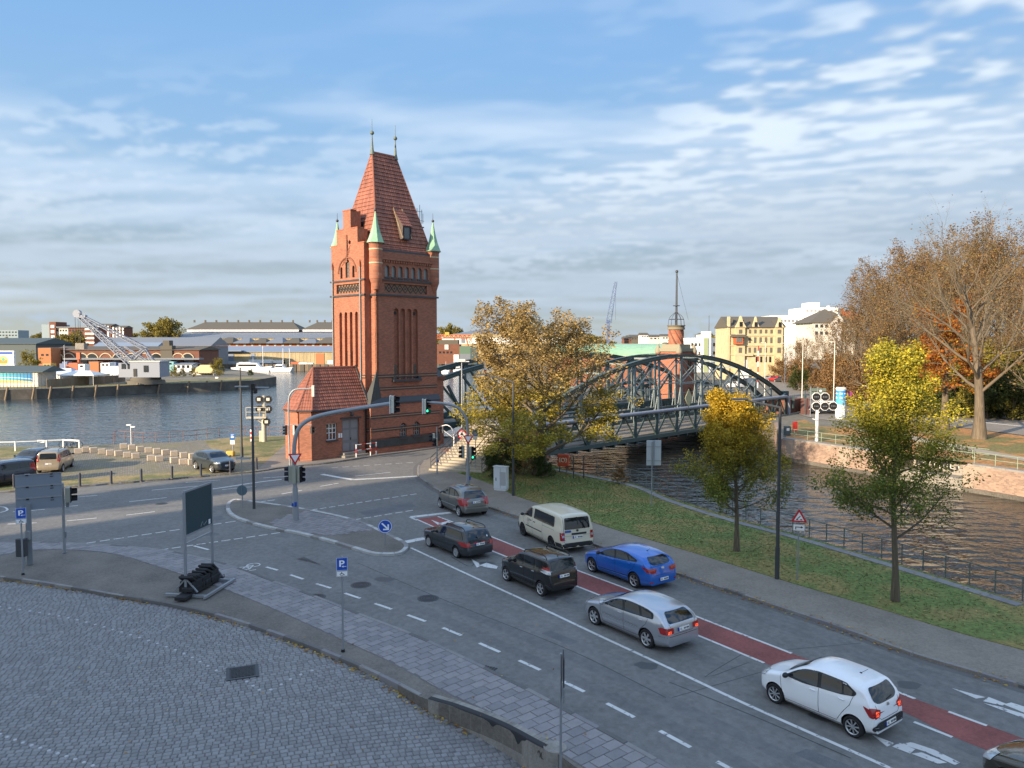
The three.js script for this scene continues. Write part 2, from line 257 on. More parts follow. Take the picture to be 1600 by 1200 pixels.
const kerbs2=sgroup('kerb_cobbled_square');
const wallFrom=innerKerb.findIndex(([x,z])=> z > G(661,1095)[1]);
kerbRow(kerbs2,cropL(innerKerb,-0.75).filter(([x,z])=> z < G(650,1095)[1]),1.0,0.14,-0.4,WALKY + 0.006,[M.kerb,M.slabB,M.kerbDark],-1,6);
// concrete edge strip of small stones between kerb and slabs, then the slabs in running bond
{
const pave=sgroup('paving');const c=new THREE.CatmullRomCurve3(leftKerb.map(([x,z])=> V(x,0,z))),L=c.getLength(),R=RNG(9);
const inner=paverInner,widthAt=(p,nx,nz)=> {let best=9;for (let i=0;i < inner.length - 1;i++) {const ax=inner[i][0] - p.x,az=inner[i][1] - p.z,ex=inner[i + 1][0] - inner[i][0],ez=inner[i + 1][1] - inner[i][1],den=nx * ez - nz * ex;if (Math.abs(den) < 1e-9) continue;const t=(ax * ez - az * ex) / den,s=(ax * nz - az * nx) / den;if (s >=-0.001 && s <=1.001 && t > 0.1 && t < best) best=t;} return best;};
const ds=0.36,dt=0.52,quads=[],nS=Math.floor(L / ds);
const fr=[];for (let i=0;i <=nS;i++) {const u=(i * ds) / L,p=c.getPointAt(u),t=c.getTangentAt(u),nx=-t.z,nz=t.x;fr.push({p,nx,nz,w:widthAt(p,nx,nz)});}
for (let i=0;i < nS;i++) {
const A=fr[i],B=fr[i + 1];if (A.p.x / -A.p.z < -0.74 || A.p.z > -9 || A.w > 8) continue;
const w=Math.min(A.w,B.w);let t=0.17;const first=i % 2 ? dt * 0.5 :dt;let k=0;
while (t < w - 0.05 && t < 4.4) {
const t1=Math.min(t + (k===0 ? first :dt),w),g=0.011;
const at=(F,tt,e)=> [F.p.x + F.nx * tt,F.p.z + F.nz * tt];
const a0=at(A,t + g),a1=at(A,t1 - g),b0=at(B,t + g),b1=at(B,t1 - g),sh=(q,r)=> {const dx=r[0] - q[0],dz=r[1] - q[1],l=Math.hypot(dx,dz);return [q[0] + (dx / l) * 0.011,q[1] + (dz / l) * 0.011];};
if (t1 - t > 0.06) quads.push({q:[sh(a0,b0),sh(b0,a0),sh(b1,a1),sh(a1,b1)],d:A.p.length(),j:(R() - 0.5) * 0.009,m:Math.floor(R() * 3)});
t=t1;k++;
}
}
quads.sort((a,b)=> a.d - b.d);
const mats=[M.slabA,M.slabB,M.slabC],rest=[[],[],[]];
let one=0;
quads.forEach(({q,j,m},i)=> {const [cx,cz]=q[0],inView=Math.abs(cx) < -cz * 0.72 && cz < -16.5;const g=slab(q,WALKY - 0.03,WALKY + j + 0.004,0.008);if (inView && one < 300) {one++;mesh('paving_slab',g,mats[m],pave);} else rest[m].push(g);});
rest.forEach((r,k)=> r.length && tag(mesh('far_paving_slabs',r,mats[k],pave),null,null,null,'stuff'));
struct('paving_joint',sheet([...leftKerb,...[...paverInner].reverse()],WALKY - 0.016),M.joint);
}

// ---- cobbled square: dips towards the ramp at the lower right
const sqDip=(x,z)=> {const [ex,ez]=[1.2,-18.6],d=Math.hypot(x - ex,z - ez);return -0.74 * sstep(8.6 - d,0,8.6) ** 1.25 - 0.02;};
{
const base=[...innerKerb,[4,-6],[14,0],[14,20],[-60,20],[-60,-30]];
const s=sheet(base,0);// finely divided bed that follows the dip
const gx=[];const bb=[];const N=64,x0=-48,x1=3.2,z0=-36,z1=-8,P=[],I=[];
for (let j=0;j <=N;j++) for (let i=0;i <=N;i++) {const x=lerp(x0,x1,i / N),z=lerp(z0,z1,j / N);P.push(x,sqDip(x,z) - 0.022,z);}
for (let j=0;j < N;j++) for (let i=0;i < N;i++) {const a=j * (N + 1) + i;I.push(a,a + N + 1,a + 1,a + 1,a + N + 1,a + N + 2);}
const g=new THREE.BufferGeometry();g.setAttribute('position',new THREE.Float32BufferAttribute(P,3));g.setIndex(I);g.computeVertexNormals();
const sq=struct('cobbled_square',g,M.joint);
// setts
const R=RNG(31),poly=[...innerKerb,[2.6,-8],[-60,-8],[-60,-30]],list=[];
const sett=(k)=> {const w=0.5,t=0.40,j=RNG(k + 1),q=(s,y)=> [[-s,-s],[s,-s],[s,s],[-s,s]].map(([a,b])=> V(a * (0.94 + 0.12 * j()),y,b * (0.94 + 0.12 * j())));return new ConvexGeometry([...q(w * 0.97,-0.5),...q(w,0.28),...q(t,0.5)]);};
const shapes=[sett(3),sett(8),sett(13)];
const ang=-0.32,ca=Math.cos(ang),sa=Math.sin(ang),pitch=0.182;
for (let r=-160;r < 200;r++) {
let s=-60 + R() * 0.2;
while (s < 40) {
const w=pitch * (0.85 + 0.4 * R());const cs=s + w / 2,bend=0.55 * Math.sin(cs * 0.17 + 0.6) + 0.2 * Math.sin(cs * 0.5),rr=r * pitch * 0.98 + bend;s +=w;
const x=-14 + cs * ca - rr * sa,z=-24 + cs * sa + rr * ca;
if (z > -15.5 || x < z * 0.74 || x > 2.5) continue;if (!inPoly(x,z,poly)) continue;
list.push({x,z,w:w - 0.011,d:pitch - 0.012,y:sqDip(x,z) + (R() - 0.5) * 0.007,a:-ang - Math.atan(0.55 * 0.17 * Math.cos(cs * 0.17 + 0.6)) + (R() - 0.5) * 0.06,c:R(),k:Math.floor(R() * 3)});
}
}
const tone=(c)=> {const v=0.195 + 0.08 * c;return rgb(v * 1.02,v * 1.0,v * 1.0);};
const mats=[0,1,2,3,4].map((i)=> std(tone(i / 4).toArray(),0.7,0,{map:M.setts.map}));
const mat4=new THREE.Matrix4(),qq=new THREE.Quaternion(),up=V(0,1,0);
list.sort((a,b)=> Math.hypot(a.x,a.z) - Math.hypot(b.x,b.z));
const seen=list.filter((o)=> o.x < -o.z * 0.65 && o.x > o.z * 0.66 && o.z < -18.2);
const single=new Set(seen.slice(0,290));
shapes.forEach((sg,k)=> {
const rest=list.filter((o)=> o.k===k && !single.has(o)),im=new THREE.InstancedMesh(sg,M.setts,rest.length);
rest.forEach((o,i)=> {mat4.compose(V(o.x,o.y - 0.06,o.z),qq.setFromAxisAngle(up,o.a),V(o.w,0.12,o.d));im.setMatrixAt(i,mat4);im.setColorAt(i,tone(o.c));});
im.name='cobblestones';im.userData.kind='stuff';im.castShadow=im.receiveShadow=true;sq.add(im);
});
single.forEach((o)=> {const m=mesh('cobblestone',shapes[o.k],mats[Math.round(o.c * 4)],sq);m.position.set(o.x,o.y - 0.06,o.z);m.rotation.y=o.a;m.scale.set(o.w,0.12,o.d);});
// white parking studs set between the cobbles
const studs=[];const path=(pts,n)=> {const c=new THREE.CatmullRomCurve3(pts.map(([a,b])=> {const [x,z]=G(a * 0.4333,680 + b * 0.4333,-0.03);return V(x,0,z);}));c.getSpacedPoints(n).forEach((p)=> studs.push(p));};
path([[0,620],[170,645],[310,675],[435,710],[555,748],[665,790],[780,850]],24);path([[1125,850],[1060,875],[1005,905],[955,925],[890,890]],7);path([[0,1080],[75,1108],[170,1137],[235,1158],[335,1193]],11);
const sg=lathe([[0,0.02],[0.035,0.018],[0.052,0.008],[0.055,-0.02]],10);
studs.forEach((p)=> {const m=mesh('white_stud',sg,M.studGrey ||=std([0.45,0.45,0.46],0.6),sq);m.position.set(p.x,sqDip(p.x,p.z) + 0.004,p.z);});
// rectangular inspection cover
const [hx,hz]=G(379,1051,-0.02),cov=sgroup('inspection_cover');cov.position.set(hx,sqDip(hx,hz) + 0.012,hz);cov.rotation.y=0.36;
const cs=[];for (let i=-3;i < 4;i++) for (let j=-3;j < 4;j++) cs.push(box(0.075,0.012,0.075,i * 0.1,0.013,j * 0.1));
mesh('cover_frame',[box(0.98,0.03,0.1,0,0,0.44),box(0.98,0.03,0.1,0,0,-0.44),box(0.1,0.03,0.78,0.44,0,0),box(0.1,0.03,0.78,-0.44,0,0)],M.darkPole,cov);mesh('cover_plate',[box(0.78,0.02,0.78,0,-0.004,0),...cs],M.black,cov);
}
// ---- low retaining wall at the ramp: concrete panels with a black tarred edge on top
{
const w=thing('retaining_wall','low pale concrete wall with torn black tar edge beside the cobbled ramp','wall');
const line=innerKerb.filter(([x,z])=> z > G(655,1095)[1]),c=new THREE.CatmullRomCurve3(line.map(([x,z])=> V(x,0,z))),L=c.getLength(),n=5;
for (let i=0;i < n;i++) {
const P=[],I=[],m=10,th=0.34;const ring=[];
for (let k=0;k <=m;k++) {const u=clamp((i + 0.006 + (0.988 * k) / m) / n,0,1),p=c.getPointAt(u),t=c.getTangentAt(u),nx=t.z,nz=-t.x;const y0=sqDip(p.x,p.z) - 0.3,y1=WALKY + 0.01;P.push(p.x,y0,p.z,p.x,y1 - 0.02,p.z,p.x + nx * 0.03,y1,p.z + nz * 0.03,p.x + nx * th,y1,p.z + nz * th,p.x + nx * th,y0,p.z + nz * th);}
for (let k=0;k < m;k++) for (let e=0;e < 4;e++) {const a=k * 5 + e,b=a + 5;I.push(a,b,a + 1,a + 1,b,b + 1);I.push();}
const e0=0,e1=m * 5;for (const e of [e0,e1]) I.push(e,e + 1,e + 2,e,e + 2,e + 3,e,e + 3,e + 4);
const g=new THREE.BufferGeometry();g.setAttribute('position',new THREE.Float32BufferAttribute(P,3));g.setIndex(I);const g2=g.toNonIndexed();g2.computeVertexNormals();const uv=[];for (let k=0;k < g2.attributes.position.count;k++) uv.push(g2.attributes.position.getX(k) + g2.attributes.position.getZ(k),g2.attributes.position.getY(k));g2.setAttribute('uv',new THREE.Float32BufferAttribute(uv,2));
mesh('wall_panel',g2,M.concreteSide || M.concrete,w).material.side=THREE.DoubleSide;
}
// tar skin over the top edge, hanging down in torn tongues
const P=[],I=[],m=60,tongue=(u)=> {const lobes=[[0.50,0.08,0.16],[0.72,0.085,0.30]];let h=0.03;for (const [c0,w0,d0] of lobes) h=Math.max(h,d0 * sstep(1 - Math.abs(u - c0) / w0,0,0.9) * (0.75 + 0.25 * Math.sin(u * 90)));return h * sstep(u,0.12,0.3) + 0.012;};
for (let k=0;k <=m;k++) {const u=k / m * 0.93,p=c.getPointAt(u),t=c.getTangentAt(u),nx=t.z,nz=-t.x,y=WALKY + 0.016;const h=tongue(u),room=Math.max(0.02,y - sqDip(p.x,p.z) - 0.02);P.push(p.x - nx * 0.005,y - Math.min(h,room),p.z - nz * 0.005,p.x - nx * 0.005,y - 0.015,p.z - nz * 0.005,p.x + nx * 0.035,y,p.z + nz * 0.035,p.x + nx * 0.16,y,p.z + nz * 0.16);}
for (let k=0;k < m;k++) for (let e=0;e < 3;e++) {const a=k * 4 + e,b=a + 4;I.push(a,b,a + 1,a + 1,b,b + 1);}
const g=new THREE.BufferGeometry();g.setAttribute('position',new THREE.Float32BufferAttribute(P,3));g.setIndex(I);g.computeVertexNormals();
mesh('tar_edge',g,std([0.03,0.03,0.033],0.8,0,{side:THREE.DoubleSide}),w);
// rounded end block
const e=c.getPointAt(1),t=c.getTangentAt(1),blk=cyl(0.30,0.30,1.35 + WALKY,e.x + t.z * 0.17 - t.x * 0.12,-1.35 + 0.016,e.z - t.x * 0.17 - t.z * 0.12,20);mesh('end_block',blk,M.concrete,w);
// graffiti tag
const q=c.getPointAt(0.88),tq=c.getTangentAt(0.88),yy=WALKY - 0.24;const ax=(a,b)=> V(q.x + tq.x * a - tq.z * 0.008,yy + b,q.z + tq.z * a + tq.x * 0.008);
mesh('graffiti_mark',[tube([ax(0,0.02),ax(0.03,0.1),ax(0.08,0.05),ax(0.075,-0.06)],0.007,10,4),tube([ax(0.13,0.08),ax(0.12,-0.06),ax(0.2,-0.07)],0.007,8,4)],M.black,w);
}
// ---- right pavement, its kerb and the grass bank to the canal
const rightKerb=smooth([G(700,708),G(684,712),G(668,718),G(655,727),G(652,735),G(655,746),G(668,757),G(687,769),G(725,781),G(762,794),G(819,812),G(912,847),G(1006,881),G(1100,913),G(1175,938),G(1321,987),G(1425,1025),G(1600,1077),G(1900,1175),G(2500,1400)],8);
const pathGrass=smooth([G(715,741),G(737,748),G(775,762),G(803,776),G(866,797),G(944,825),G(1037,853),G(1100,872),G(1154,889),G(1258,921),G(1383,958),G(1508,996),G(1600,1021),G(1900,1110),G(2500,1310)],8);
struct('right_pavement',slab([...rightKerb,...[...pathGrass].reverse(),G(745,715),G(720,700)],-0.3,0.105),M.asphaltSide);
const kr=sgroup('kerb_right_pavement');
kerbRow(kr,rightKerb.filter(([x,z])=> x < -z * 0.8),1.0,0.15,-0.3,0.115,[M.kerb,M.slabB,M.kerbDark,M.kerb],-1,12);
struct('gutter',sheet([...rightKerb.map(([x,z],i,a)=> {const b=a[Math.min(i + 1,a.length - 1)],c=a[Math.max(0,i - 1)],dx=b[0] - c[0],dz=b[1] - c[1],l=Math.hypot(dx,dz);return [x - (-dz / l) * -0.34,z - (dx / l) * -0.34];}),...[...rightKerb].reverse()],0.004),M.kerbDark);
const bankEdge=[[48,28],G(1600,946),G(1396,883),G(1258,842),G(1150,813),G(1050,781),G(994,759),G(880,735)];
const bankPoly=[...pathGrass.filter(([x,z])=> z < -5),[34,-4],...bankEdge.slice(1),G(850,722),G(800,705),G(764,716)];
tag(mesh('grass_bank',slab(bankPoly,-0.3,0.13),M.grass),'green grass strip strewn with leaves between pavement and canal','grass',null,'stuff');
{// canal coping
const cop=sgroup('canal_coping');kerbRow(cop,canalEdge.slice(1,8).map(([x,z])=> [x,z]).reverse(),1.2,0.5,-0.2,0.17,[M.kerb,M.slabB],1,14,'coping_stone');
}
// ---- plaza by the harbour: setts with grass between, kerb to the road
const plazaKerb=smooth([G(-300,800),G(0,771),G(125,761),G(250,751),G(400,738),G(440,732),G(510,725),G(576,715)],8);
const plazaPoly=[...plazaKerb,G(560,700),G(450,684),...harbourEdge.slice(2,8),[-120,-92],[-120,-70]];
struct('harbour_plaza',slab(plazaPoly,-0.3,0.1),M.plaza);
kerbRow(sgroup('kerb_plaza'),plazaKerb.filter(([x,z])=> x > z * 0.75),1.0,0.16,-0.2,0.115,[M.kerbDark,M.slabB],-1,15);
tag(mesh('dry_grass',[sheet(smooth([G(0,768),G(150,757),G(330,742),G(330,737),G(200,745),G(60,754),G(0,760)],4),0.104),sheet(smooth([G(320,690),G(370,684),G(450,684),G(452,722),G(420,728),G(380,716),G(330,703)],4),0.104),sheet(smooth([G(0,701),G(60,701),G(110,704),G(60,716),G(0,718)],4),0.104)],M.grassDry),'sparse dry grass over the cobbles of the harbour plaza','grass',null,'stuff');
struct('tower_pavement',slab([...smooth([G(400,738),G(440,732),G(510,725),G(576,715),G(640,706.5),G(700,698)],6),[-6,-84],[-16,-84],G(452,690)],-0.3,0.108),M.asphaltSide);
kerbRow(sgroup('kerb_tower_pavement'),smooth([G(442,731.5),G(510,724.5),G(576,714.5),G(640,706),G(700,697.5)],6),1.0,0.15,-0.2,0.125,[M.kerb,M.slabB],-1,17);

// ---- traffic island
{
const out=[[353,797],[357,786],[368,782],[403,786],[466,795],[555,814],[607,836],[637,852],[637,860],[622,868],[585,868],[555,860],[511,847],[459,834],[433,829.5],[390,819],[362,808]].map(([a,b])=> G(a,b));
const c=new THREE.CatmullRomCurve3(out.map(([x,z])=> V(x,0,z)),true,'centripetal'),ring=c.getSpacedPoints(110).slice(0,-1).map((p)=> [p.x,p.z]);
const isl=sgroup('traffic_island'),off=(d)=> ring.map(([x,z],i)=> {const a=ring[(i + 109) % 110],b=ring[(i + 1) % 110],dx=b[0] - a[0],dz=b[1] - a[1],l=Math.hypot(dx,dz);return [x + (dz / l) * d,z - (dx / l) * d];});
const inn=off(-0.25),test=inPoly(inn[0][0],inn[0][1],ring) ? inn :off(0.25);
mesh('island_top',slab(test,-0.1,0.105),M.asphaltPath,isl);
for (let i=0;i < 110;i +=2) {// kerb blocks, white ones on the camera's side of the nose
const j=(i + 2) % 110,q=[ring[i],ring[(i + 1) % 110],ring[j],test[j],test[(i + 1) % 110],test[i]].map((p)=> p.slice()),[cx,cz]=ring[i];
const cen=q.reduce((s,p)=> [s[0] + p[0] / 6,s[1] + p[1] / 6],[0,0]);q.forEach((p)=> {p[0]=lerp(p[0],cen[0],0.035);p[1]=lerp(p[1],cen[1],0.035);});
mesh('kerb_block',slab(q,-0.1,0.118 + 0.012 * hash2(i,3,5),0.02),hash2(i,7,2) < 0.4 ? M.kerb :M.kerbWhite,isl);
}
const cross=[[448,805],[478,798],[551,812.5],[590,826],[512,838],[470,831],[420,818]].map(([a,b])=> G(a,b,0.11)),g=[];
const R=RNG(3),u=V(G(551,813)[0] - G(478,798)[0],0,G(551,813)[1] - G(478,798)[1]).normalize(),[ox,oz]=G(420,818),mats=[M.slabA,M.slabB,M.slabC];
for (let i=-10;i < 34;i++) for (let k=-30;k < 26;k++) {const a=i * 0.42 + (k % 2) * 0.21,b=k * 0.3,x=ox + u.x * a - u.z * b,z=oz + u.z * a + u.x * b;if (inPoly(x,z,cross)) mesh('paving_slab',slabGeo(),mats[Math.floor(R() * 3)],isl).position.set(x,0.106 + R() * 0.006,z),(isl.children.at(-1).rotation.y=Math.atan2(-u.z,u.x));}
}
function slabGeo() {return (slabGeo.g ||=box(0.40,0.02,0.28));}
// ---- painted road markings, each a thin sheet of paint
{
const mk=sgroup('road_markings');let lift=0.006;
const quad=(pts,y=lift,name='marking_line',mat=M.paint)=> mesh(name,sheet(GP(pts),y),mat,mk);
const line=(a,b,w,y=lift,name='marking_line')=> {const [ax,az]=G(...a),[bx,bz]=G(...b),dx=bx - ax,dz=bz - az,l=Math.hypot(dx,dz),nx=(-dz / l) * w / 2,nz=(dx / l) * w / 2;mesh(name,sheet([[ax + nx,az + nz],[bx + nx,bz + nz],[bx - nx,bz - nz],[ax - nx,az - nz]],y),M.paint,mk);};
const poly=(pts,w)=> {const c=smooth(pts.map((p)=> G(...p)),6),L=[],Rr=[];c.forEach(([x,z],i)=> {const a=c[Math.max(0,i - 1)],b=c[Math.min(c.length - 1,i + 1)],dx=b[0] - a[0],dz=b[1] - a[1],l=Math.hypot(dx,dz);L.push([x - (dz / l) * w / 2,z + (dx / l) * w / 2]);Rr.push([x + (dz / l) * w / 2,z - (dx / l) * w / 2]);});mesh('marking_line',sheet([...L,...Rr.reverse()],lift),M.paint,mk);};
// red cycle lane
const up=[[684,807],[756,834],[819,859],[891,887],[987,923],[1072,957],[1237,1021],[1402,1082],[1542,1133],[1700,1191]],lo=[[650,811],[700,833],[759,857],[794,871],[894,913],[934,929],[1081,989],[1194,1036],[1404,1109],[1487,1150],[1600,1195],[1700,1234]];
struct('cycle_lane',sheet([...smooth(GP(up),6),...smooth(GP(lo),6).reverse()],0.0045),M.redLane);
poly(up.slice(0,7),0.12);poly(lo.slice(0,8),0.12);line([642,808],[704,801],0.45);line([640,808],[652,813],0.14);
line([1402,1081],[1430,1092],0.12);line([1482,1112],[1542,1134],0.12);line([1428,1128],[1488,1152],0.12);line([1549,1177],[1572,1186],0.12);
poly([[642,856],[730,897],[828,942],[940,995],[1078,1059],[1156,1096],[1383,1197],[1460,1232]],0.13);
line([629,848],[664,841],0.5);
[[416,886,434,891],[453,898,474,905],[494,912,517,919],[539,927,563,935],[586,943,612,952],[637,961,665,971],[692,981,721,993],[749,1005,781,1019],[811,1032,844,1047],[880,1065,913,1081],[948,1099,991,1121],[1031,1142,1079,1168],[1120,1190,1170,1217]].forEach(([a,b,c,d])=> line([a,b],[c,d],0.14,lift,'marking_dash'));
const dashes=(a,b,n,w,f=0.55)=> {for (let i=0;i < n;i++) {const t0=i / n,t1=(i + f) / n;line([lerp(a[0],b[0],t0),lerp(a[1],b[1],t0)],[lerp(a[0],b[0],t1),lerp(a[1],b[1],t1)],w,lift,'marking_dash');}};
dashes([134,849],[374,813.5],11,0.13,0.72);dashes([249,859.5],[443,831.5],10,0.13,0.72);dashes([486,797],[655,771],12,0.13,0.7);dashes([552,812.5],[650,796.5],6,0.13,0.7);dashes([518,731],[652,722],8,0.12,0.6);
line([303,853],[326,859],0.14);
[[95,779,152,774],[202,784,261,777.5],[12,819,57,817],[80,793.5,122,790],[104,814,151,809.5],[197,805,242,799.5],[290,754,344,750],[347,765,400,760],[237,766,309,759.5],[440,772,472,766],[500,760,529,755],[411,747,470,743],[555,744,610,738],[20,800,70,796]].forEach(([a,b,c,d])=> line([a,b],[c,d],0.13));
poly([[300,768],[340,763],[400,754],[440,749]],0.22);poly([[503,741],[530,746],[552,749.5]],0.4);poly([[552,749.5],[600,747],[652,744]],0.4);line([402,785],[430,781],0.14);poly([[0,801],[10,798],[11,795],[4,792],[-4,792]],0.12);
// lane arrows (straight on / turn): shafts in two pieces with a stencil gap
const arrow=(pts)=> pts.forEach((p)=> quad(p,lift + 0.003,'lane_arrow'));
arrow([[[673,812],[690,818.5],[684,820]],[[684,818.5],[700,814],[715,822],[706,824]]]);
arrow([[[736,873],[748,880],[750,885],[745,887]],[[748,884],[760,879.5],[778,885],[776,889],[762,887]]]);
arrow([[[1487,1075.5],[1540,1090],[1525,1092]],[[1536,1096],[1545,1089.5],[1572,1100],[1566,1103]],[[1537,1099],[1560,1104],[1620,1122],[1600,1123]],[[1568,1101],[1580,1098],[1640,1117],[1610,1118]]]);
arrow([[[1362,1148],[1398,1162],[1386,1167]],[[1394,1167],[1405,1161],[1430,1171],[1422,1178]],[[1408,1163],[1424,1160],[1460,1172],[1500,1192],[1492,1196],[1446,1175]],[[1424,1178],[1440,1176],[1480,1192],[1466,1194]]]);
// bicycle pictogram
const ringAt=(px,py)=> {const c=G3(px,py,0),g=new THREE.RingGeometry(0.26,0.33,22).rotateX(-Math.PI / 2).scale(1,1,1);return g.translate(c.x,lift,c.z);};
const b=(a,c)=> {const p=G3(...a),q=G3(...c),d=q.clone().sub(p),l=d.length();return new THREE.PlaneGeometry(l,0.07).rotateX(-Math.PI / 2).rotateY(-Math.atan2(d.z,d.x)).translate((p.x + q.x) / 2,lift,(p.z + q.z) / 2);};
mesh('bicycle_pictogram',[ringAt(378,889),ringAt(396,883),b([378,889],[387,884]),b([387,884],[396,883]),b([387,884],[389,890]),b([378,889],[389,890]),b([389,890],[396,883]),b([400,890],[389,892])],M.paint,mk);
// round covers
[[564,914,0.36],[669,935,0.36],[493,933,0.34],[243,746,0.3],[252,787,0.3]].forEach(([x,y,r],i)=> {const c=G3(x,y),s=struct('manhole_cover',new THREE.CylinderGeometry(r * 1.25,r * 1.25,0.02,26).translate(c.x,-0.003,c.z),M.darkPole);const rs=[];for (let k=0;k < 3;k++) rs.push(new THREE.RingGeometry(r * (0.3 + 0.28 * k),r * (0.42 + 0.28 * k),24).rotateX(-Math.PI / 2).translate(c.x,0.0115,c.z));mesh('cover_ring',rs,M.black,s);});
const gr=G3(758,1046);struct('drain_grate',[0,1,2,3,4].map((k)=> box(0.06,0.02,0.42,-0.2 + k * 0.1,0.004,0)).map((g)=> g.rotateY(-0.5).translate(gr.x + 0.1,0,gr.z)),M.black);
// filled trench lines in the asphalt
const seam=(pts,w)=> {const c=smooth(pts.map((p)=> G(...p)),5),L=[],Rr=[];c.forEach(([x,z],i)=> {const a=c[Math.max(0,i - 1)],bb=c[Math.min(c.length - 1,i + 1)],dx=bb[0] - a[0],dz=bb[1] - a[1],l=Math.hypot(dx,dz);L.push([x - (dz / l) * w / 2,z + (dx / l) * w / 2]);Rr.push([x + (dz / l) * w / 2,z - (dx / l) * w / 2]);});return sheet([...L,...Rr.reverse()],0.003);};
struct('asphalt_patch',[[[560,800],[640,785],[652,792],[575,808]],[[1260,1170],[1350,1205],[1330,1215],[1240,1178]],[[860,985],[905,1003],[890,1008],[846,990]],[[300,812],[345,806],[352,811],[306,818]]].map((q)=> sheet(GP(q),0.0025)),std([1,1,1],0.8,0,{map:dtex(256,mottled([0.125,0.13,0.134],0.25,5,161,256,0.2),2)}));
{const wear=M.asphalt.clone();wear.color=rgb(0.84,0.85,0.87);wear.roughness=0.75;const tr=(pts,w)=> {const c=smooth(pts.map((p)=> G(...p)),6),L=[],Rr=[];c.forEach(([x,z],i)=> {const a=c[Math.max(0,i - 1)],bb=c[Math.min(c.length - 1,i + 1)],dx=bb[0] - a[0],dz=bb[1] - a[1],l=Math.hypot(dx,dz),k=(w / 2) * (0.75 + 0.5 * fbm(i * 0.4 + 7,w * 9,1024,3,5));L.push([x - (dz / l) * k,z + (dx / l) * k]);Rr.push([x + (dz / l) * k,z - (dx / l) * k]);});return sheet([...L,...Rr.reverse()],0.0016);};
struct('tyre_track',[tr([[470,872],[560,893],[700,945],[850,1008],[1000,1075],[1180,1160],[1300,1220]],0.55),tr([[420,850],[520,895],[660,952],[800,1015],[950,1085],[1100,1160],[1220,1230]],0.5),tr([[690,858],[800,902],[930,955],[1080,1020],[1240,1088],[1500,1200]],0.5),tr([[720,845],[840,888],[1000,952],[1160,1018],[1400,1120],[1560,1190]],0.5),tr([[790,825],[900,862],[1060,920],[1250,990],[1500,1085],[1700,1160]],0.5),tr([[760,805],[860,836],[1010,890],[1200,958],[1420,1040],[1700,1140]],0.5),tr([[-40,795],[120,786],[300,774],[460,760],[600,738]],0.6),tr([[-40,812],[120,802],[300,788],[450,772],[560,758]],0.6)],wear);}
struct('oil_stain',[[600,905,0.5],[1010,1040,0.4],[860,935,0.35],[760,880,0.4],[1290,1120,0.45],[1420,1070,0.4],[930,870,0.4],[330,835,0.5]].map(([x,y,r],i)=> {const [cx,cz]=G(x,y),q=[];for (let k=0;k < 14;k++) {const a=(k / 14) * 6.283,rr=r * (0.6 + 0.7 * fbm(k * 0.7 + i * 3,i + 1.5,1024,2,9));q.push([cx + rr * Math.cos(a),cz + rr * 0.7 * Math.sin(a)]);} return sheet(q,0.0034);}),std([0.075,0.078,0.08],0.55));
struct('asphalt_seam',[seam([[705,870],[735,885],[742,880]],0.05),seam([[1046,1066],[1180,1120],[1330,1185]],0.04),seam([[1170,1035],[1100,1060],[1180,1010]],0.03),seam([[560,880],[700,940],[900,1020],[1040,1090]],0.035),seam([[1190,1050],[1050,1090]],0.03),seam([[1230,1015],[1345,1005]],0.03),seam([[0,770],[250,765],[420,760],[560,735]],0.04)],std([0.05,0.052,0.055],0.8));
}
// ================================================================ houses behind the photographer that shade the foreground
{
const at=(a,c)=> [0.745 * a - 0.667 * c,-0.667 * a - 0.745 * c];
const block=(a0,a1,c0,c1,h,label)=> {const b=thing('town_house',label,'building');mesh('wall',slab([at(a0,c0),at(a1,c0),at(a1,c1),at(a0,c1)],-0.2,h),M.offwhite,b);mesh('roof',slab([at(a0 - 0.4,c0 - 0.3),at(a1 + 0.4,c0 - 0.3),at(a1 + 0.4,c1 + 0.3),at(a0 - 0.4,c1 + 0.3)],h,h + 0.4),M.slate,b);};
block(-95,-75,-110,49,38.2,'tall pale town house behind the viewer shading the street');
block(-90,-75,52.4,58.6,31,'narrow pale town house at the far end of the row');
}
// ================================================================ CARS
M.carGlass=new THREE.MeshPhysicalMaterial({color:rgb(0.010,0.013,0.017),roughness:0.03,ior:1.7});
M.tailRed=new THREE.MeshPhysicalMaterial({color:rgb(0.36,0.012,0.012),roughness:0.15,clearcoat:1});
M.tailLit=new THREE.MeshStandardMaterial({color:rgb(0.5,0.04,0.02),roughness:0.3,emissive:rgb(0.9,0.10,0.03),emissiveIntensity:0.9});
M.lampClear=new THREE.MeshPhysicalMaterial({color:rgb(0.55,0.58,0.60),roughness:0.1,metalness:0.3,clearcoat:1});
M.plastic=std([0.022,0.023,0.025],0.6);
M.wheelDark=std([0.02,0.02,0.022],0.6);
M.alloy=std([0.52,0.53,0.54],0.32,0.7);
M.seam=std([0.012,0.012,0.013],0.7);
const plateTex=ctex(256,56,(g,w,h)=> {g.fillStyle='#e9e9e4';g.fillRect(0,0,w,h);g.fillStyle='#1c3f9a';g.fillRect(0,0,24,h);g.fillStyle='#33363a';g.font='bold 42px sans-serif';g.fillText('HL',38,44);g.filter='blur(2px)';for (const [x,ww] of [[128,20],[154,20],[186,18],[208,18],[230,16]]) g.fillRect(x,16,ww,26);});
M.plate=new THREE.MeshStandardMaterial({map:plateTex,roughness:0.5});
const paint=(r,g,b,metal=0.0,rough=0.35)=> new THREE.MeshPhysicalMaterial({color:rgb(r,g,b),roughness:rough,metalness:metal,clearcoat:1,clearcoatRoughness:0.04});

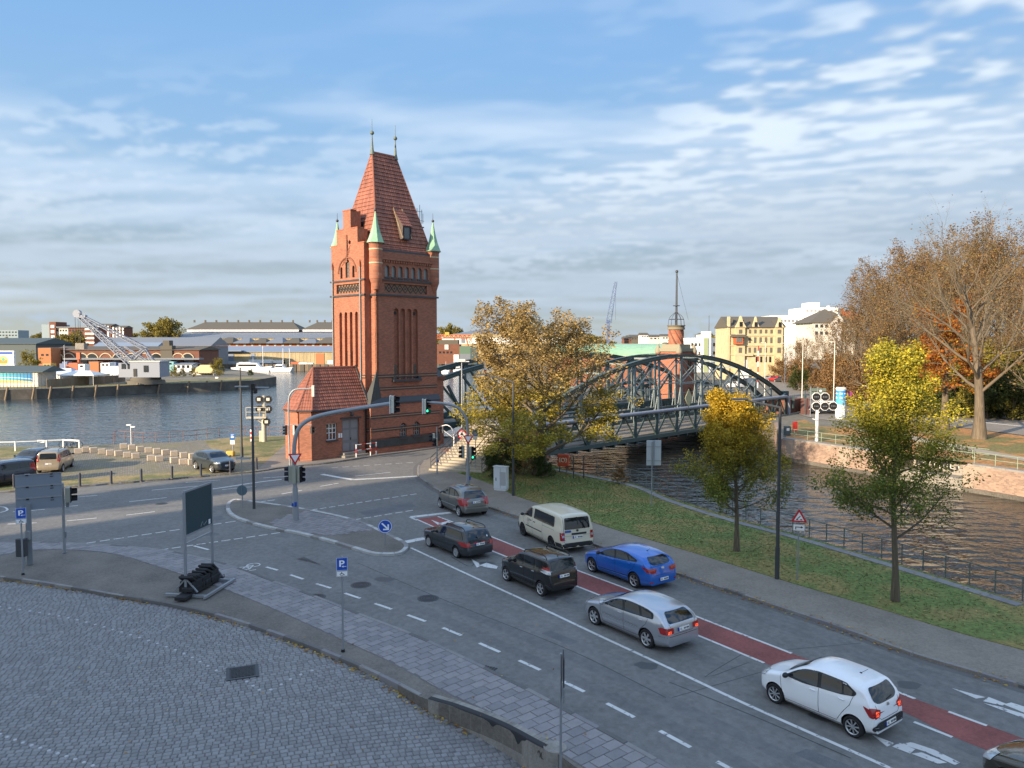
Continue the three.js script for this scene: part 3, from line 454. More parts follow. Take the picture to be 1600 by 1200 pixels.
function mono(pts) {// monotone cubic through [x, y] with x rising
const n=pts.length,d=[],m=[];for (let i=0;i < n - 1;i++) d.push((pts[i + 1][1] - pts[i][1]) / (pts[i + 1][0] - pts[i][0]));
for (let i=0;i < n;i++) m.push(i===0 ? d[0] :i===n - 1 ? d[n - 2] :d[i - 1] * d[i] <=0 ? 0 :(2 * d[i - 1] * d[i]) / (d[i - 1] + d[i]));
return (x)=> {if (x <=pts[0][0]) return pts[0][1];if (x >=pts[n - 1][0]) return pts[n - 1][1];let i=0;while (x > pts[i + 1][0]) i++;const h=pts[i + 1][0] - pts[i][0],t=(x - pts[i][0]) / h,t2=t * t,t3=t2 * t;return pts[i][1] * (2 * t3 - 3 * t2 + 1) + m[i] * h * (t3 - 2 * t2 + t) + pts[i + 1][1] * (-2 * t3 + 3 * t2) + m[i + 1] * h * (t3 - t2);};
}
// x runs forward, y up, the car's left side is -z
function carBody(s) {
const L2=s.L / 2,W2=s.W / 2,top=mono([...s.top].sort((a,b)=> a[0] - b[0])),belt=(x)=> lerp(s.belt[1],s.belt[0],clamp((x + L2) / s.L,0,1));
const plan=mono(s.plan || [[-L2,W2 * 0.80],[-L2 + 0.10,W2 * 0.90],[-L2 + 0.35,W2 * 0.965],[-L2 + 0.9,W2],[0,W2],[L2 - 1.0,W2 * 0.99],[L2 - 0.5,W2 * 0.95],[L2 - 0.2,W2 * 0.84],[L2 - 0.06,W2 * 0.66],[L2,W2 * 0.55]]);
const xs=[];for (let i=0;i <=84;i++) {const t=i / 84,e=0.5 - 0.5 * Math.cos(t * Math.PI);xs.push(-L2 + s.L * lerp(t,e,0.6));}
const y0=(x)=> s.clear + 0.10 * sstep(Math.abs(x),L2 - 0.6,L2),k=s.lean ?? 0.26,N=22;
const half=(x,y)=> {const w=plan(x),b=belt(x),mid=0.52;let f=y < mid ? 1 - 0.05 * ((mid - y) / mid) ** 2 :1 - 0.035 * clamp((y - mid) / (b - mid),0,1.2) ** 2;let z=w * f;if (y > b) z -=k * (y - b) + 0.012 * sstep(y,b,b + 0.05);return z;};
const P=[],I=[];
for (const x of xs) {
const T=top(x),lo=y0(x),b=belt(x),cabin=sstep(T,b + 0.05,b + 0.35),r=lerp(s.hoodR ?? 0.11,s.roofR ?? 0.13,cabin),rz=lerp(0.20,s.roofRz ?? 0.17,cabin),crown=lerp(0.03,0.045,cabin);
const ys=T - crown - r,zs=half(x,ys),base0=P.length / 3;
for (let j=0;j <=N;j++) {
let y,z;if (j <=11) {const t=j / 11;y=lerp(lo,ys,t);z=half(x,y) * (1 - 0.10 * Math.pow(1 - t,8));} else if (j <=17) {const a=((j - 11) / 6) * Math.PI / 2;y=ys + r * Math.sin(a);z=zs - rz * (1 - Math.cos(a));} else {const t=(j - 17) / 5,z1=zs - rz;z=z1 * (1 - t);y=T - crown * (1 - t) ** 2;}
P.push(x,y,-z);
}
for (let j=N - 1;j >=0;j--) {const q=(base0 + j) * 3;P.push(P[q],P[q + 1],-P[q + 2]);}
}
const R=2 * N + 1,n=xs.length;
for (let i=0;i < n - 1;i++) for (let j=0;j < R;j++) {const a=i * R + j,b=i * R + ((j + 1) % R),c=a + R,d=b + R;I.push(a,b,c,b,d,c);}
for (const [i,fl] of [[0,0],[n - 1,1]]) {const c=P.length / 3;let sy=0;for (let j=0;j < R;j++) sy +=P[(i * R + j) * 3 + 1];P.push(xs[i],sy / R,0);for (let j=0;j < R;j++) {const a=i * R + j,b=i * R + ((j + 1) % R);fl ? I.push(c,a,b) :I.push(c,b,a);}}
const g=new THREE.BufferGeometry();g.setAttribute('position',new THREE.Float32BufferAttribute(P,3));g.setIndex(I);
g.computeVertexNormals();
// outward check
const nrm=g.attributes.normal;const mid=Math.floor(n / 2) * R + 5;if (nrm.getZ(mid) > 0) {for (let q=0;q < I.length;q +=3) {const t=I[q];I[q]=I[q + 1];I[q + 1]=t;} g.setIndex(I);g.computeVertexNormals();}
return {g,top,belt,half,plan};
}
function panelOn(bvh,view,pts,off,max=0.07,top=null) {
let tri=[];const flat=pts.map((p)=> new THREE.Vector2(p[0],p[1]));if (THREE.ShapeUtils.isClockWise(flat)) flat.reverse();
for (const f of THREE.ShapeUtils.triangulateShape(flat,[])) tri.push(f.map((i)=> [flat[i].x,flat[i].y]));
for (let pass=0;pass < 6;pass++) {const out=[];let any=false;for (const t of tri) {const l=[0,1,2].map((i)=> Math.hypot(t[i][0] - t[(i + 1) % 3][0],t[i][1] - t[(i + 1) % 3][1])),k=l.indexOf(Math.max(...l));if (l[k] > max) {any=true;const a=t[k],b=t[(k + 1) % 3],c=t[(k + 2) % 3],m=[(a[0] + b[0]) / 2,(a[1] + b[1]) / 2];out.push([a,m,c],[m,b,c]);} else out.push(t);} tri=out;if (!any) break;}
const ray=new THREE.Ray(),cache=new Map(),P=[];
const hit=([a,b])=> {if (top && (view==='L' || view==='R')) b=Math.min(b,top(a) - 0.105);const key=a.toFixed(4) + ',' + b.toFixed(4);if (cache.has(key)) return cache.get(key);if (view==='L') {ray.origin.set(a,b,-4);ray.direction.set(0,0,1);} else if (view==='R') {ray.origin.set(a,b,4);ray.direction.set(0,0,-1);} else if (view==='B') {ray.origin.set(-6,b,a);ray.direction.set(1,0,0);} else if (view==='F') {ray.origin.set(6,b,a);ray.direction.set(-1,0,0);} else {ray.origin.set(a,5,b);ray.direction.set(0,-1,0);} const h=bvh.raycastFirst(ray,THREE.DoubleSide);let p=null;if (h) {const n=h.face.normal.clone();if (n.dot(ray.direction) > 0) n.negate();p=h.point.clone().addScaledVector(n,off);} cache.set(key,p);return p;};
for (const t of tri) {const q=t.map(hit);if (q.some((x)=> !x)) continue;const nz=q[1].clone().sub(q[0]).cross(q[2].clone().sub(q[0]));const out=view==='L' ? -nz.z :view==='R' ? nz.z :view==='B' ? -nz.x :view==='F' ? nz.x :nz.y;const o=out > 0 ? q :[q[0],q[2],q[1]];o.forEach((v)=> P.push(v.x,v.y,v.z));}
let g=new THREE.BufferGeometry();g.setAttribute('position',new THREE.Float32BufferAttribute(P,3));g=mergeVertices(g,1e-4);g.computeVertexNormals();return g.attributes.position.count ? g :null;
}
const round=(pts,r=0.04)=> {const out=[];const n=pts.length;for (let i=0;i < n;i++) {const p=pts[i],a=pts[(i + n - 1) % n],b=pts[(i + 1) % n],f=(q)=> {const dx=q[0] - p[0],dy=q[1] - p[1],l=Math.hypot(dx,dy),t=Math.min(r,l * 0.45) / l;return [p[0] + dx * t,p[1] + dy * t];},s=f(a),e=f(b);for (const t of [0,0.33,0.67,1]) out.push([0,1].map((k)=> (1 - t) * (1 - t) * s[k] + 2 * t * (1 - t) * p[k] + t * t * e[k]));} return out;};
const strip=(pts,w)=> {const A=[],B=[];pts.forEach((p,i)=> {const a=pts[Math.max(0,i - 1)],b=pts[Math.min(pts.length - 1,i + 1)],dx=b[0] - a[0],dy=b[1] - a[1],l=Math.hypot(dx,dy) || 1;A.push([p[0] - (dy / l) * w / 2,p[1] + (dx / l) * w / 2]);B.push([p[0] + (dy / l) * w / 2,p[1] - (dx / l) * w / 2]);});return [...A,...B.reverse()];};

const wheelCache={};
function wheelGeo(r,spokes,style) {
const key=r + '/' + spokes + '/' + style;if (wheelCache[key]) return wheelCache[key];
const w=0.20,rr=r * 0.70;
const tyre=lathe([[rr,-w / 2],[r * 0.93,-w / 2],[r,-w / 2 + 0.03],[r,w / 2 - 0.03],[r * 0.93,w / 2],[rr,w / 2],[rr,-w / 2]],36).rotateX(Math.PI / 2);
const ring=lathe([[rr * 0.90,w / 2 - 0.025],[rr * 0.99,w / 2 + 0.006],[rr * 1.01,w / 2 - 0.01],[rr * 0.95,w / 2 - 0.06]],36).rotateX(Math.PI / 2),parts=[ring,new THREE.CylinderGeometry(rr * 0.2,rr * 0.22,0.03,16).rotateX(Math.PI / 2).translate(0,0,w / 2 - 0.015)];
for (let i=0;i < spokes;i++) {const a=(i / spokes) * 2 * Math.PI;const sp=(o,wd)=> {const q=extrude([[0.02,-wd * 0.7],[rr * 0.95,-wd],[rr * 0.95,wd],[0.02,wd * 0.7]],0.022,0.004);q.translate(0,0,w / 2 - 0.03);return q.rotateZ(a + o);};if (style==='twin') parts.push(sp(-0.14,rr * 0.045),sp(0.14,rr * 0.045));else if (style==='wide') parts.push(sp(0,rr * 0.17));else parts.push(sp(0,rr * 0.09));}
if (style==='cap') parts.push(new THREE.CylinderGeometry(rr * 0.80,rr * 0.9,0.02,28).rotateX(Math.PI / 2).translate(0,0,w / 2 - 0.02));
const back=new THREE.CylinderGeometry(rr * 0.97,rr * 0.97,0.02,24).rotateX(Math.PI / 2).translate(0,0,w / 2 - 0.075);
return (wheelCache[key]={tyre,rim:merge(parts),back,w});
}
function makeCar(s,label,category,group) {
const car=thing(s.name || 'car',label,category,[0,0,0],0,group),B=carBody(s),L2=s.L / 2,bvh=new MeshBVH(B.g.clone());
// wheel housings cut out of the body
B.g.clearGroups();B.g.addGroup(0,B.g.index.count,0);let body=new Brush(B.g,[s.paint]);body.updateMatrixWorld();const ev=new Evaluator();ev.useGroups=true;ev.attributes=['position','normal'];
for (const wx of s.axles) for (const sd of [-1,1]) {const cg=new THREE.CylinderGeometry(s.r + (s.gap ?? 0.045),s.r + (s.gap ?? 0.045),0.34,36).rotateX(Math.PI / 2);cg.clearGroups();cg.addGroup(0,cg.index.count,0);const c=new Brush(cg,[M.wheelDark]);c.position.set(wx,s.r + 0.01,sd * (s.W / 2 - 0.10));c.updateMatrixWorld();body=ev.evaluate(body,c,SUBTRACTION);}
const bm=new THREE.Mesh(body.geometry,body.material);bm.name='body';bm.castShadow=bm.receiveShadow=true;car.add(bm);
const on=(name,view,pts,mat,off=0.005,par=car,max=0.07)=> {const g=panelOn(bvh,view,pts,off,max,name.includes('window') ? B.top :null);return g && mesh(name,g,mat,par);};
const both=(name,pts,mat,off,par)=> {const f=name.includes('window') ? 0.045 :0.07;on(name,'L',pts,mat,off,par,f);on(name,'R',pts,mat,off,par,f);};
const lower=s.trimLow;// dark band around the sills and bumpers
if (lower) for (const [a,b,c,d] of lower) both('side_trim',[[a,b],[c,b],[c,d],[a,d]],M.plastic,0.008);
if (s.surround) both('window_trim',round(s.surround,0.06),M.plastic,0.007);
s.windows.forEach((w)=> both('side_window',round(w,s.winR ?? 0.05),M.carGlass,0.013));
on('windscreen','F',round(s.screen,0.1),M.carGlass,0.006);
if (s.rearTrim) on('tailgate_trim','B',round(s.rearTrim,0.05),M.plastic,0.005);
on('rear_window','B',round(s.rear,s.rearR ?? 0.09),M.carGlass,0.009);
(s.doors || []).forEach((d)=> both('door_gap',strip(d,0.012),M.seam,0.003));
(s.handles || []).forEach(([x,y])=> {for (const sd of [-1,1]) {const z=B.half(x,y);mesh('door_handle',rbox(0.17,0.035,0.035,0.012,x,y,sd * (z + 0.012)),s.handleMat || s.paint,car);}});
for (const sd of [-1,1]) {// mirrors
const [x,y]=s.mirror,z=B.half(x,y);const mg=new THREE.SphereGeometry(1,14,10).scale(0.075,0.075,0.105).translate(x - 0.03,y + 0.05,sd * (z + 0.13));mesh('wing_mirror',[mg,bar(V(x,y,sd * (z - 0.02)),V(x - 0.02,y + 0.03,sd * (z + 0.08)),0.025)],s.mirrorMat || s.paint,car);
}
(s.tail || []).forEach(([pts,mat,view])=> {for (const sd of [-1,1]) {if (view==='side') on('tail_light',sd < 0 ? 'L' :'R',round(pts,0.03),mat,0.012,car,0.05);else on('tail_light','B',round(pts.map(([z,y])=> [z * sd,y]),0.03),mat,0.012,car,0.05);}});
(s.head || []).forEach(([pts,view])=> {for (const sd of [-1,1]) {if (view==='side') on('headlight',sd < 0 ? 'L' :'R',round(pts,0.03),M.lampClear,0.012,car,0.05);else on('headlight','F',round(pts.map(([z,y])=> [z * sd,y]),0.03),M.lampClear,0.012,car,0.05);}});
(s.backPanels || []).forEach(([name,pts,mat,off])=> on(name,'B',pts,mat,off ?? 0.01,car,0.05));
(s.frontPanels || []).forEach(([name,pts,mat,off])=> on(name,'F',pts,mat,off ?? 0.01));
(s.sidePanels || []).forEach(([name,pts,mat,off])=> both(name,pts,mat,off ?? 0.009));
(s.topPanels || []).forEach(([name,pts,mat,off])=> on(name,'T',round(pts,0.06),mat,off ?? 0.006));
if (s.plate) {// a flat plate standing a little proud of the tail
const [y,t]=s.plate,ray=new THREE.Ray(V(-6,y,0),V(1,0,0)),h=bvh.raycastFirst(ray,THREE.DoubleSide);const g=box(0.02,0.115,0.52);const uv=g.attributes.uv;for (let f=0;f < 6;f++) for (let i=0;i < 4;i++) {const p=g.attributes.position;uv.setXY(f * 4 + i,p.getZ(f * 4 + i) / 0.52 + 0.5,p.getY(f * 4 + i) / 0.115 + 0.5);} const pl=mesh('number_plate',g,M.plate,car);pl.position.set(h.point.x - 0.02,y,0);pl.rotation.z=-(t || 0.12);
if (s.frontPlate) {const f=mesh('number_plate',g,M.plate,car);f.position.set(L2 + 0.012,s.frontPlate,0);f.rotation.y=Math.PI;}
}
if (s.rails) for (const sd of [-1,1]) {const [a,b,z,h]=s.rails;mesh('roof_rail',tube([V(a,B.top(a) - 0.05,sd * z),V(a - 0.1,B.top(a - 0.1) + h,sd * z),V((a + b) / 2,B.top((a + b) / 2) + h,sd * z),V(b + 0.1,B.top(b + 0.1) + h,sd * z),V(b,B.top(b) - 0.05,sd * z)],0.02,20,6),s.railMat || M.plastic,car);}
if (s.antenna) {const [x,l]=s.antenna,y=B.top(x);mesh('antenna',[rbox(0.07,0.03,0.04,0.012,x,y + 0.005,0),bar(V(x,y,0),V(x - l * 0.75,y + l * 0.65,0),0.006,5)],M.black,car);}
if (s.wiper) {const [y0w,z1,y1w]=s.wiper;on('rear_wiper','B',strip([[0,y0w],[z1,y1w]],0.022),M.black,0.02);}
for (const wx of s.axles) for (const sd of [-1,1]) {const wg=wheelGeo(s.r,s.spokes ?? 5,s.rim || 'plain'),wh=new THREE.Group();wh.name='wheel';wh.position.set(wx,s.r,sd * (s.W / 2 - 0.115));if (sd < 0) wh.rotation.y=Math.PI;wh.rotation.z=wx * 1.7;car.add(wh);mesh('tyre',wg.tyre,M.rubber,wh);mesh('rim',wg.rim,s.rimMat || M.alloy,wh);mesh('brake_disc',wg.back,M.wheelDark,wh);}
return car;
}
// place a car by the ground points of its two left wheels (front, rear), as surveyed in the photograph
function park(car,f,r,s,side=-1) {
const F=G3(...f),Rr=G3(...r),d=F.clone().sub(Rr).setY(0).normalize(),mid=F.clone().add(Rr).multiplyScalar(0.5),[a,b]=s.axles,cx=(a + b) / 2,sc=s.scale || 1,right=V(-d.z,0,d.x);
car.scale.setScalar(sc);car.rotation.y=Math.atan2(-d.z,d.x);
const p=mid.addScaledVector(d,-cx * sc).addScaledVector(right,-side * (s.W / 2 - 0.05) * sc);car.position.set(p.x,s.y || 0,p.z);
return car;
}
const G1='cars queueing in the two lanes';
const shadeRoof=(s)=> s;
// --- white small hatchback
{
const s={L:3.67,W:1.66,clear:0.17,r:0.285,axles:[1.14,-1.245],belt:[0.90,1.02],lean:0.24,paint:paint(0.88,0.89,0.90),spokes:8,scale:1.0,
top:[[1.835,0.50],[1.80,0.66],[1.70,0.77],[1.45,0.88],[1.05,0.98],[0.95,1.01],[0.40,1.34],[0.15,1.43],[-0.25,1.48],[-0.8,1.475],[-1.25,1.42],[-1.42,1.385],[-1.48,1.34],[-1.70,1.03],[-1.76,0.90],[-1.80,0.72],[-1.835,0.52]],
surround:[[0.98,0.955],[0.30,1.33],[-0.2,1.40],[-0.95,1.38],[-1.30,1.20],[-1.26,1.10],[-0.9,1.03],[0.3,0.93]],
windows:[[[0.72,0.99],[0.28,1.30],[-0.16,1.365],[-0.20,0.975]],[[-0.30,0.985],[-0.27,1.37],[-0.86,1.355],[-0.92,1.05]],[[-0.96,1.06],[-0.92,1.34],[-1.22,1.19],[-1.20,1.11]]],
screen:[[-0.60,1.03],[0.60,1.03],[0.50,1.36],[-0.50,1.36]],rear:[[-0.58,1.06],[-0.40,0.97],[0.40,0.97],[0.58,1.06],[0.50,1.33],[-0.50,1.33]],
doors:[[[0.98,0.94],[0.92,0.60],[0.82,0.30]],[[-0.24,0.96],[-0.26,0.30]],[[-1.22,1.09],[-1.15,0.85],[-0.98,0.62],[-0.80,0.33]],[[0.82,0.28],[-0.80,0.30]]],handles:[[-0.06,0.86],[-0.92,0.92]],mirror:[0.76,0.96],
tail:[[[[0.76,0.94],[0.66,0.93],[0.40,0.84],[0.46,0.70],[0.68,0.66]],M.tailRed],[[[0.62,0.84],[0.46,0.81],[0.50,0.71],[0.64,0.70]],M.tailLit],[[[-1.50,0.96],[-1.84,0.86],[-1.82,0.68],[-1.68,0.70]],M.tailRed,'side']],
head:[[[[1.78,0.62],[1.72,0.78],[1.42,0.86],[1.50,0.72]],'side']],
backPanels:[['bumper_insert',round([[-0.72,0.34],[0.72,0.34],[0.74,0.46],[0.60,0.56],[-0.60,0.56],[-0.74,0.46]],0.08),M.plastic,0.016],['badge',round([[-0.06,0.86],[0.06,0.86],[0.06,0.93],[-0.06,0.93]],0.03),M.chrome,0.012],['tailgate_gap',strip([[-0.56,0.98],[-0.5,0.66],[-0.4,0.60],[0.4,0.60],[0.5,0.66],[0.56,0.98]],0.012),M.seam,0.004]],plate:[0.45,0.1],antenna:[-1.0,0.26],wiper:[1.0,0.3,1.03],mirrorMat:M.plastic};
park(makeCar(s,'white five-door hatchback, nearest whole car of the queue','car',G1),[1210,1098],[1333,1152],s);
}
// --- silver hatchback
{
const s={L:4.28,W:1.765,clear:0.16,r:0.315,axles:[1.33,-1.25],belt:[0.90,1.0],lean:0.27,paint:paint(0.50,0.52,0.56,0.75,0.3),spokes:6,rim:'wide',scale:1.03,
top:[[2.14,0.48],[2.10,0.64],[1.98,0.74],[1.6,0.86],[1.15,0.95],[1.0,0.98],[0.42,1.28],[0.1,1.375],[-0.4,1.42],[-1.0,1.40],[-1.55,1.32],[-1.68,1.28],[-2.02,1.0],[-2.08,0.92],[-2.11,0.70],[-2.14,0.55]],
surround:[[1.02,0.94],[0.42,1.26],[0.0,1.34],[-1.0,1.32],[-1.48,1.22],[-1.52,1.03],[-0.6,0.97],[0.4,0.93]],
windows:[[[0.80,0.97],[0.38,1.24],[0.0,1.305],[-0.12,0.965]],[[-0.22,0.975],[-0.10,1.31],[-0.78,1.295],[-0.94,1.0]],[[-1.02,1.01],[-0.90,1.285],[-1.38,1.20],[-1.46,1.05]]],
screen:[[-0.64,1.0],[0.64,1.0],[0.52,1.32],[-0.52,1.32]],rear:[[-0.62,0.97],[0.62,0.97],[0.50,1.26],[-0.50,1.26]],
doors:[[[1.02,0.93],[0.98,0.6],[0.86,0.32]],[[-0.16,0.95],[-0.20,0.32]],[[-1.30,0.99],[-1.22,0.8],[-0.98,0.58],[-0.88,0.33]],[[0.86,0.30],[-0.88,0.32]]],handles:[[0.02,0.85],[-0.98,0.88]],mirror:[0.84,0.94],
tail:[[[[0.84,0.86],[0.46,0.85],[0.46,0.68],[0.84,0.66]],M.tailRed],[[[0.72,0.76],[0.56,0.77],[0.58,0.68],[0.74,0.67]],M.tailLit],[[[-1.84,0.88],[-2.16,0.86],[-2.14,0.66],[-1.90,0.68]],M.tailRed,'side']],
head:[[[[2.08,0.60],[2.0,0.74],[1.76,0.80],[1.80,0.66]],'side']],
backPanels:[['tailgate_gap',strip([[-0.62,0.97],[-0.45,0.64],[0.45,0.64],[0.62,0.97]],0.012),M.seam,0.004],['bumper_gap',strip([[-0.85,0.58],[0.85,0.58]],0.014),M.seam,0.004]],
sidePanels:[['side_moulding',strip([[0.88,0.60],[-0.86,0.62]],0.035),M.chrome,0.012]],plate:[0.76,0.14],wiper:[0.98,0.35,1.0]};
park(makeCar(s,'silver five-door hatchback behind the black car, ahead of the white one','car',G1),[929,976],[1010,1012],s);
}
// --- blue hatchback
{
const s={L:4.30,W:1.78,clear:0.16,r:0.32,axles:[1.36,-1.29],belt:[0.90,1.06],lean:0.27,paint:paint(0.012,0.14,0.56,0.25,0.28),spokes:5,rim:'twin',scale:1.03,
top:[[2.15,0.50],[2.10,0.66],[1.98,0.76],[1.6,0.90],[1.2,0.99],[1.05,1.03],[0.42,1.33],[0.1,1.42],[-0.4,1.46],[-1.0,1.43],[-1.55,1.34],[-1.68,1.30],[-1.98,1.08],[-2.06,0.98],[-2.11,0.74],[-2.15,0.55]],
surround:[[1.08,0.97],[0.42,1.30],[0.0,1.37],[-0.8,1.34],[-1.42,1.17],[-1.40,1.10],[-0.7,1.02],[0.4,0.95]],
windows:[[[0.80,0.99],[0.38,1.27],[0.0,1.33],[-0.10,0.985]],[[-0.20,0.995],[-0.10,1.335],[-0.72,1.31],[-0.95,1.06]],[[-1.02,1.07],[-0.84,1.29],[-1.34,1.15]]],
screen:[[-0.64,1.05],[0.64,1.05],[0.52,1.36],[-0.52,1.36]],rear:[[-0.60,1.10],[-0.42,1.03],[0.42,1.03],[0.60,1.10],[0.50,1.30],[-0.50,1.30]],
doors:[[[1.06,0.96],[1.0,0.6],[0.86,0.32]],[[-0.15,0.98],[-0.18,0.32]],[[-1.36,1.08],[-1.22,0.8],[-0.96,0.6],[-0.88,0.33]],[[0.86,0.30],[-0.88,0.32]]],handles:[[0.0,0.90],[-0.98,0.96]],mirror:[0.84,0.97],
tail:[[[[0.86,0.96],[0.36,0.88],[0.42,0.74],[0.66,0.74]],M.tailRed],[[[-1.70,1.0],[-2.16,0.92],[-2.14,0.74],[-1.98,0.80]],M.tailRed,'side'],[[[0.76,0.42],[0.60,0.42],[0.60,0.36],[0.76,0.36]],M.tailRed]],
head:[[[[2.08,0.64],[1.98,0.78],[1.66,0.88],[1.78,0.72]],'side']],
backPanels:[['tailgate_gap',strip([[-0.6,1.08],[-0.55,0.64],[0.55,0.64],[0.6,1.08]],0.012),M.seam,0.004],['badge',round([[-0.08,0.86],[0.08,0.86],[0.08,0.94],[-0.08,0.94]],0.03),M.chrome,0.012]],
sidePanels:[['side_crease',strip([[0.95,0.36],[-0.9,0.42]],0.03),M.seam,0.002]],plate:[0.46,0.08],antenna:[-1.2,0.2],mirrorMat:M.plastic};
park(makeCar(s,'bright blue five-door hatchback beside the pavement kerb','car',G1),[923,893],[993,919],s);
}
// --- black small off-road styled car
{
const s={L:3.62,W:1.61,clear:0.20,r:0.30,axles:[1.12,-1.24],belt:[0.92,1.0],lean:0.17,paint:paint(0.006,0.006,0.008,0,0.2),spokes:5,rim:'wide',scale:1.05,roofR:0.10,roofRz:0.12,gap:0.03,
top:[[1.81,0.55],[1.78,0.74],[1.68,0.84],[1.2,0.95],[0.92,1.0],[0.86,1.02],[0.45,1.36],[0.28,1.46],[-0.1,1.52],[-0.9,1.53],[-1.45,1.50],[-1.56,1.46],[-1.66,1.2],[-1.72,1.0],[-1.77,0.7],[-1.81,0.5]],
windows:[[[0.78,0.98],[0.42,1.33],[0.02,1.38],[-0.06,0.98]],[[-0.16,0.98],[-0.08,1.39],[-0.72,1.38],[-0.80,1.0]],[[-0.92,1.02],[-0.86,1.37],[-1.22,1.35],[-1.28,1.04]]],
screen:[[-0.60,1.03],[0.60,1.03],[0.54,1.40],[-0.54,1.40]],rear:[[-0.56,1.03],[0.56,1.03],[0.54,1.42],[-0.54,1.42]],rearR:0.05,
doors:[[[0.88,0.95],[0.84,0.6],[0.78,0.32]],[[-0.11,0.97],[-0.13,0.32]],[[-0.86,1.0],[-0.84,0.7],[-0.78,0.36]]],handles:[[0.02,0.88],[-0.76,0.90]],handleMat:M.chrome,mirror:[0.72,0.97],
tail:[[[[0.76,1.22],[0.66,1.22],[0.64,1.08],[0.76,1.08]],M.tailRed],[[[0.76,1.08],[0.64,1.08],[0.63,0.94],[0.76,0.94]],M.lampClear],[[[-1.52,1.22],[-1.70,1.22],[-1.76,1.07],[-1.58,1.07]],M.tailRed,'side'],[[[-1.58,1.07],[-1.76,1.07],[-1.78,0.94],[-1.62,0.94]],M.lampClear,'side']],
head:[[[[1.76,0.66],[1.70,0.80],[1.48,0.84],[1.50,0.70]],'side']],trimLow:[[-0.78,0.34,0.76,0.42]],
backPanels:[['bumper_gap',strip([[-0.76,0.62],[0.76,0.62]],0.02),M.seam,0.004]],plate:[0.82,0.12],rails:[0.1,-1.4,0.58,0.05],antenna:[-1.35,0.18],wiper:[1.05,0.3,1.1],mirrorMat:M.plastic};
park(makeCar(s,'black small car with roof rails between dark estate and silver car','car',G1),[792,908],[844,931],s);
}
// --- dark three-door estate
{
const s={name:'estate_car',L:4.28,W:1.68,clear:0.17,r:0.285,axles:[1.30,-1.21],belt:[0.86,0.92],lean:0.24,paint:paint(0.020,0.026,0.034,0.3,0.28),spokes:9,rim:'cap',rimMat:std([0.33,0.34,0.35],0.45,0.4),scale:1.02,roofR:0.09,roofRz:0.10,hoodR:0.08,
top:[[2.14,0.52],[2.11,0.70],[2.02,0.78],[1.5,0.86],[1.05,0.91],[0.98,0.93],[0.45,1.26],[0.28,1.34],[-0.2,1.41],[-1.0,1.42],[-1.62,1.40],[-1.74,1.36],[-1.98,0.98],[-2.02,0.88],[-2.08,0.62],[-2.14,0.5]],
windows:[[[0.92,0.91],[0.78,0.91],[0.44,1.18],[0.44,1.24]],[[0.74,0.91],[0.38,1.24],[-0.12,1.30],[-0.16,0.91]],[[-0.28,0.92],[-0.24,1.30],[-1.50,1.29],[-1.74,0.96],[-1.70,0.94]]],
screen:[[-0.62,0.96],[0.62,0.96],[0.54,1.30],[-0.54,1.30]],rear:[[-0.62,0.95],[0.62,0.95],[0.52,1.32],[-0.52,1.32]],rearR:0.05,winR:0.03,
doors:[[[0.92,0.90],[0.88,0.32]],[[-0.22,0.9],[-0.24,0.32]],[[0.88,0.30],[-0.24,0.30]]],handles:[[-0.06,0.80]],handleMat:M.plastic,mirror:[0.74,0.90],
tail:[[[[0.82,0.86],[0.56,0.86],[0.56,0.66],[0.82,0.66]],M.tailRed],[[[-1.80,0.86],[-2.1,0.86],[-2.1,0.66],[-1.86,0.66]],M.tailRed,'side']],
head:[[[[2.10,0.60],[2.08,0.74],[1.90,0.76],[1.90,0.62]],'side']],
backPanels:[['bumper_cover',[[-0.82,0.32],[0.82,0.32],[0.82,0.58],[-0.82,0.58]],M.plastic,0.012],['sticker',round([[0.44,1.0],[0.52,1.0],[0.51,1.08],[0.44,1.08]],0.03),M.white,0.02]],sidePanels:[['side_moulding',strip([[1.0,0.52],[-0.85,0.53]],0.05),M.plastic,0.012]],plate:[0.74,0.14],rails:[0.0,-1.65,0.60,0.05],wiper:[0.98,0.3,1.05],antenna:[-1.5,0.05]};
park(makeCar(s,'dark three-door estate car with roof rails beside the traffic island','car',G1),[672,855],[711,871],s);
}
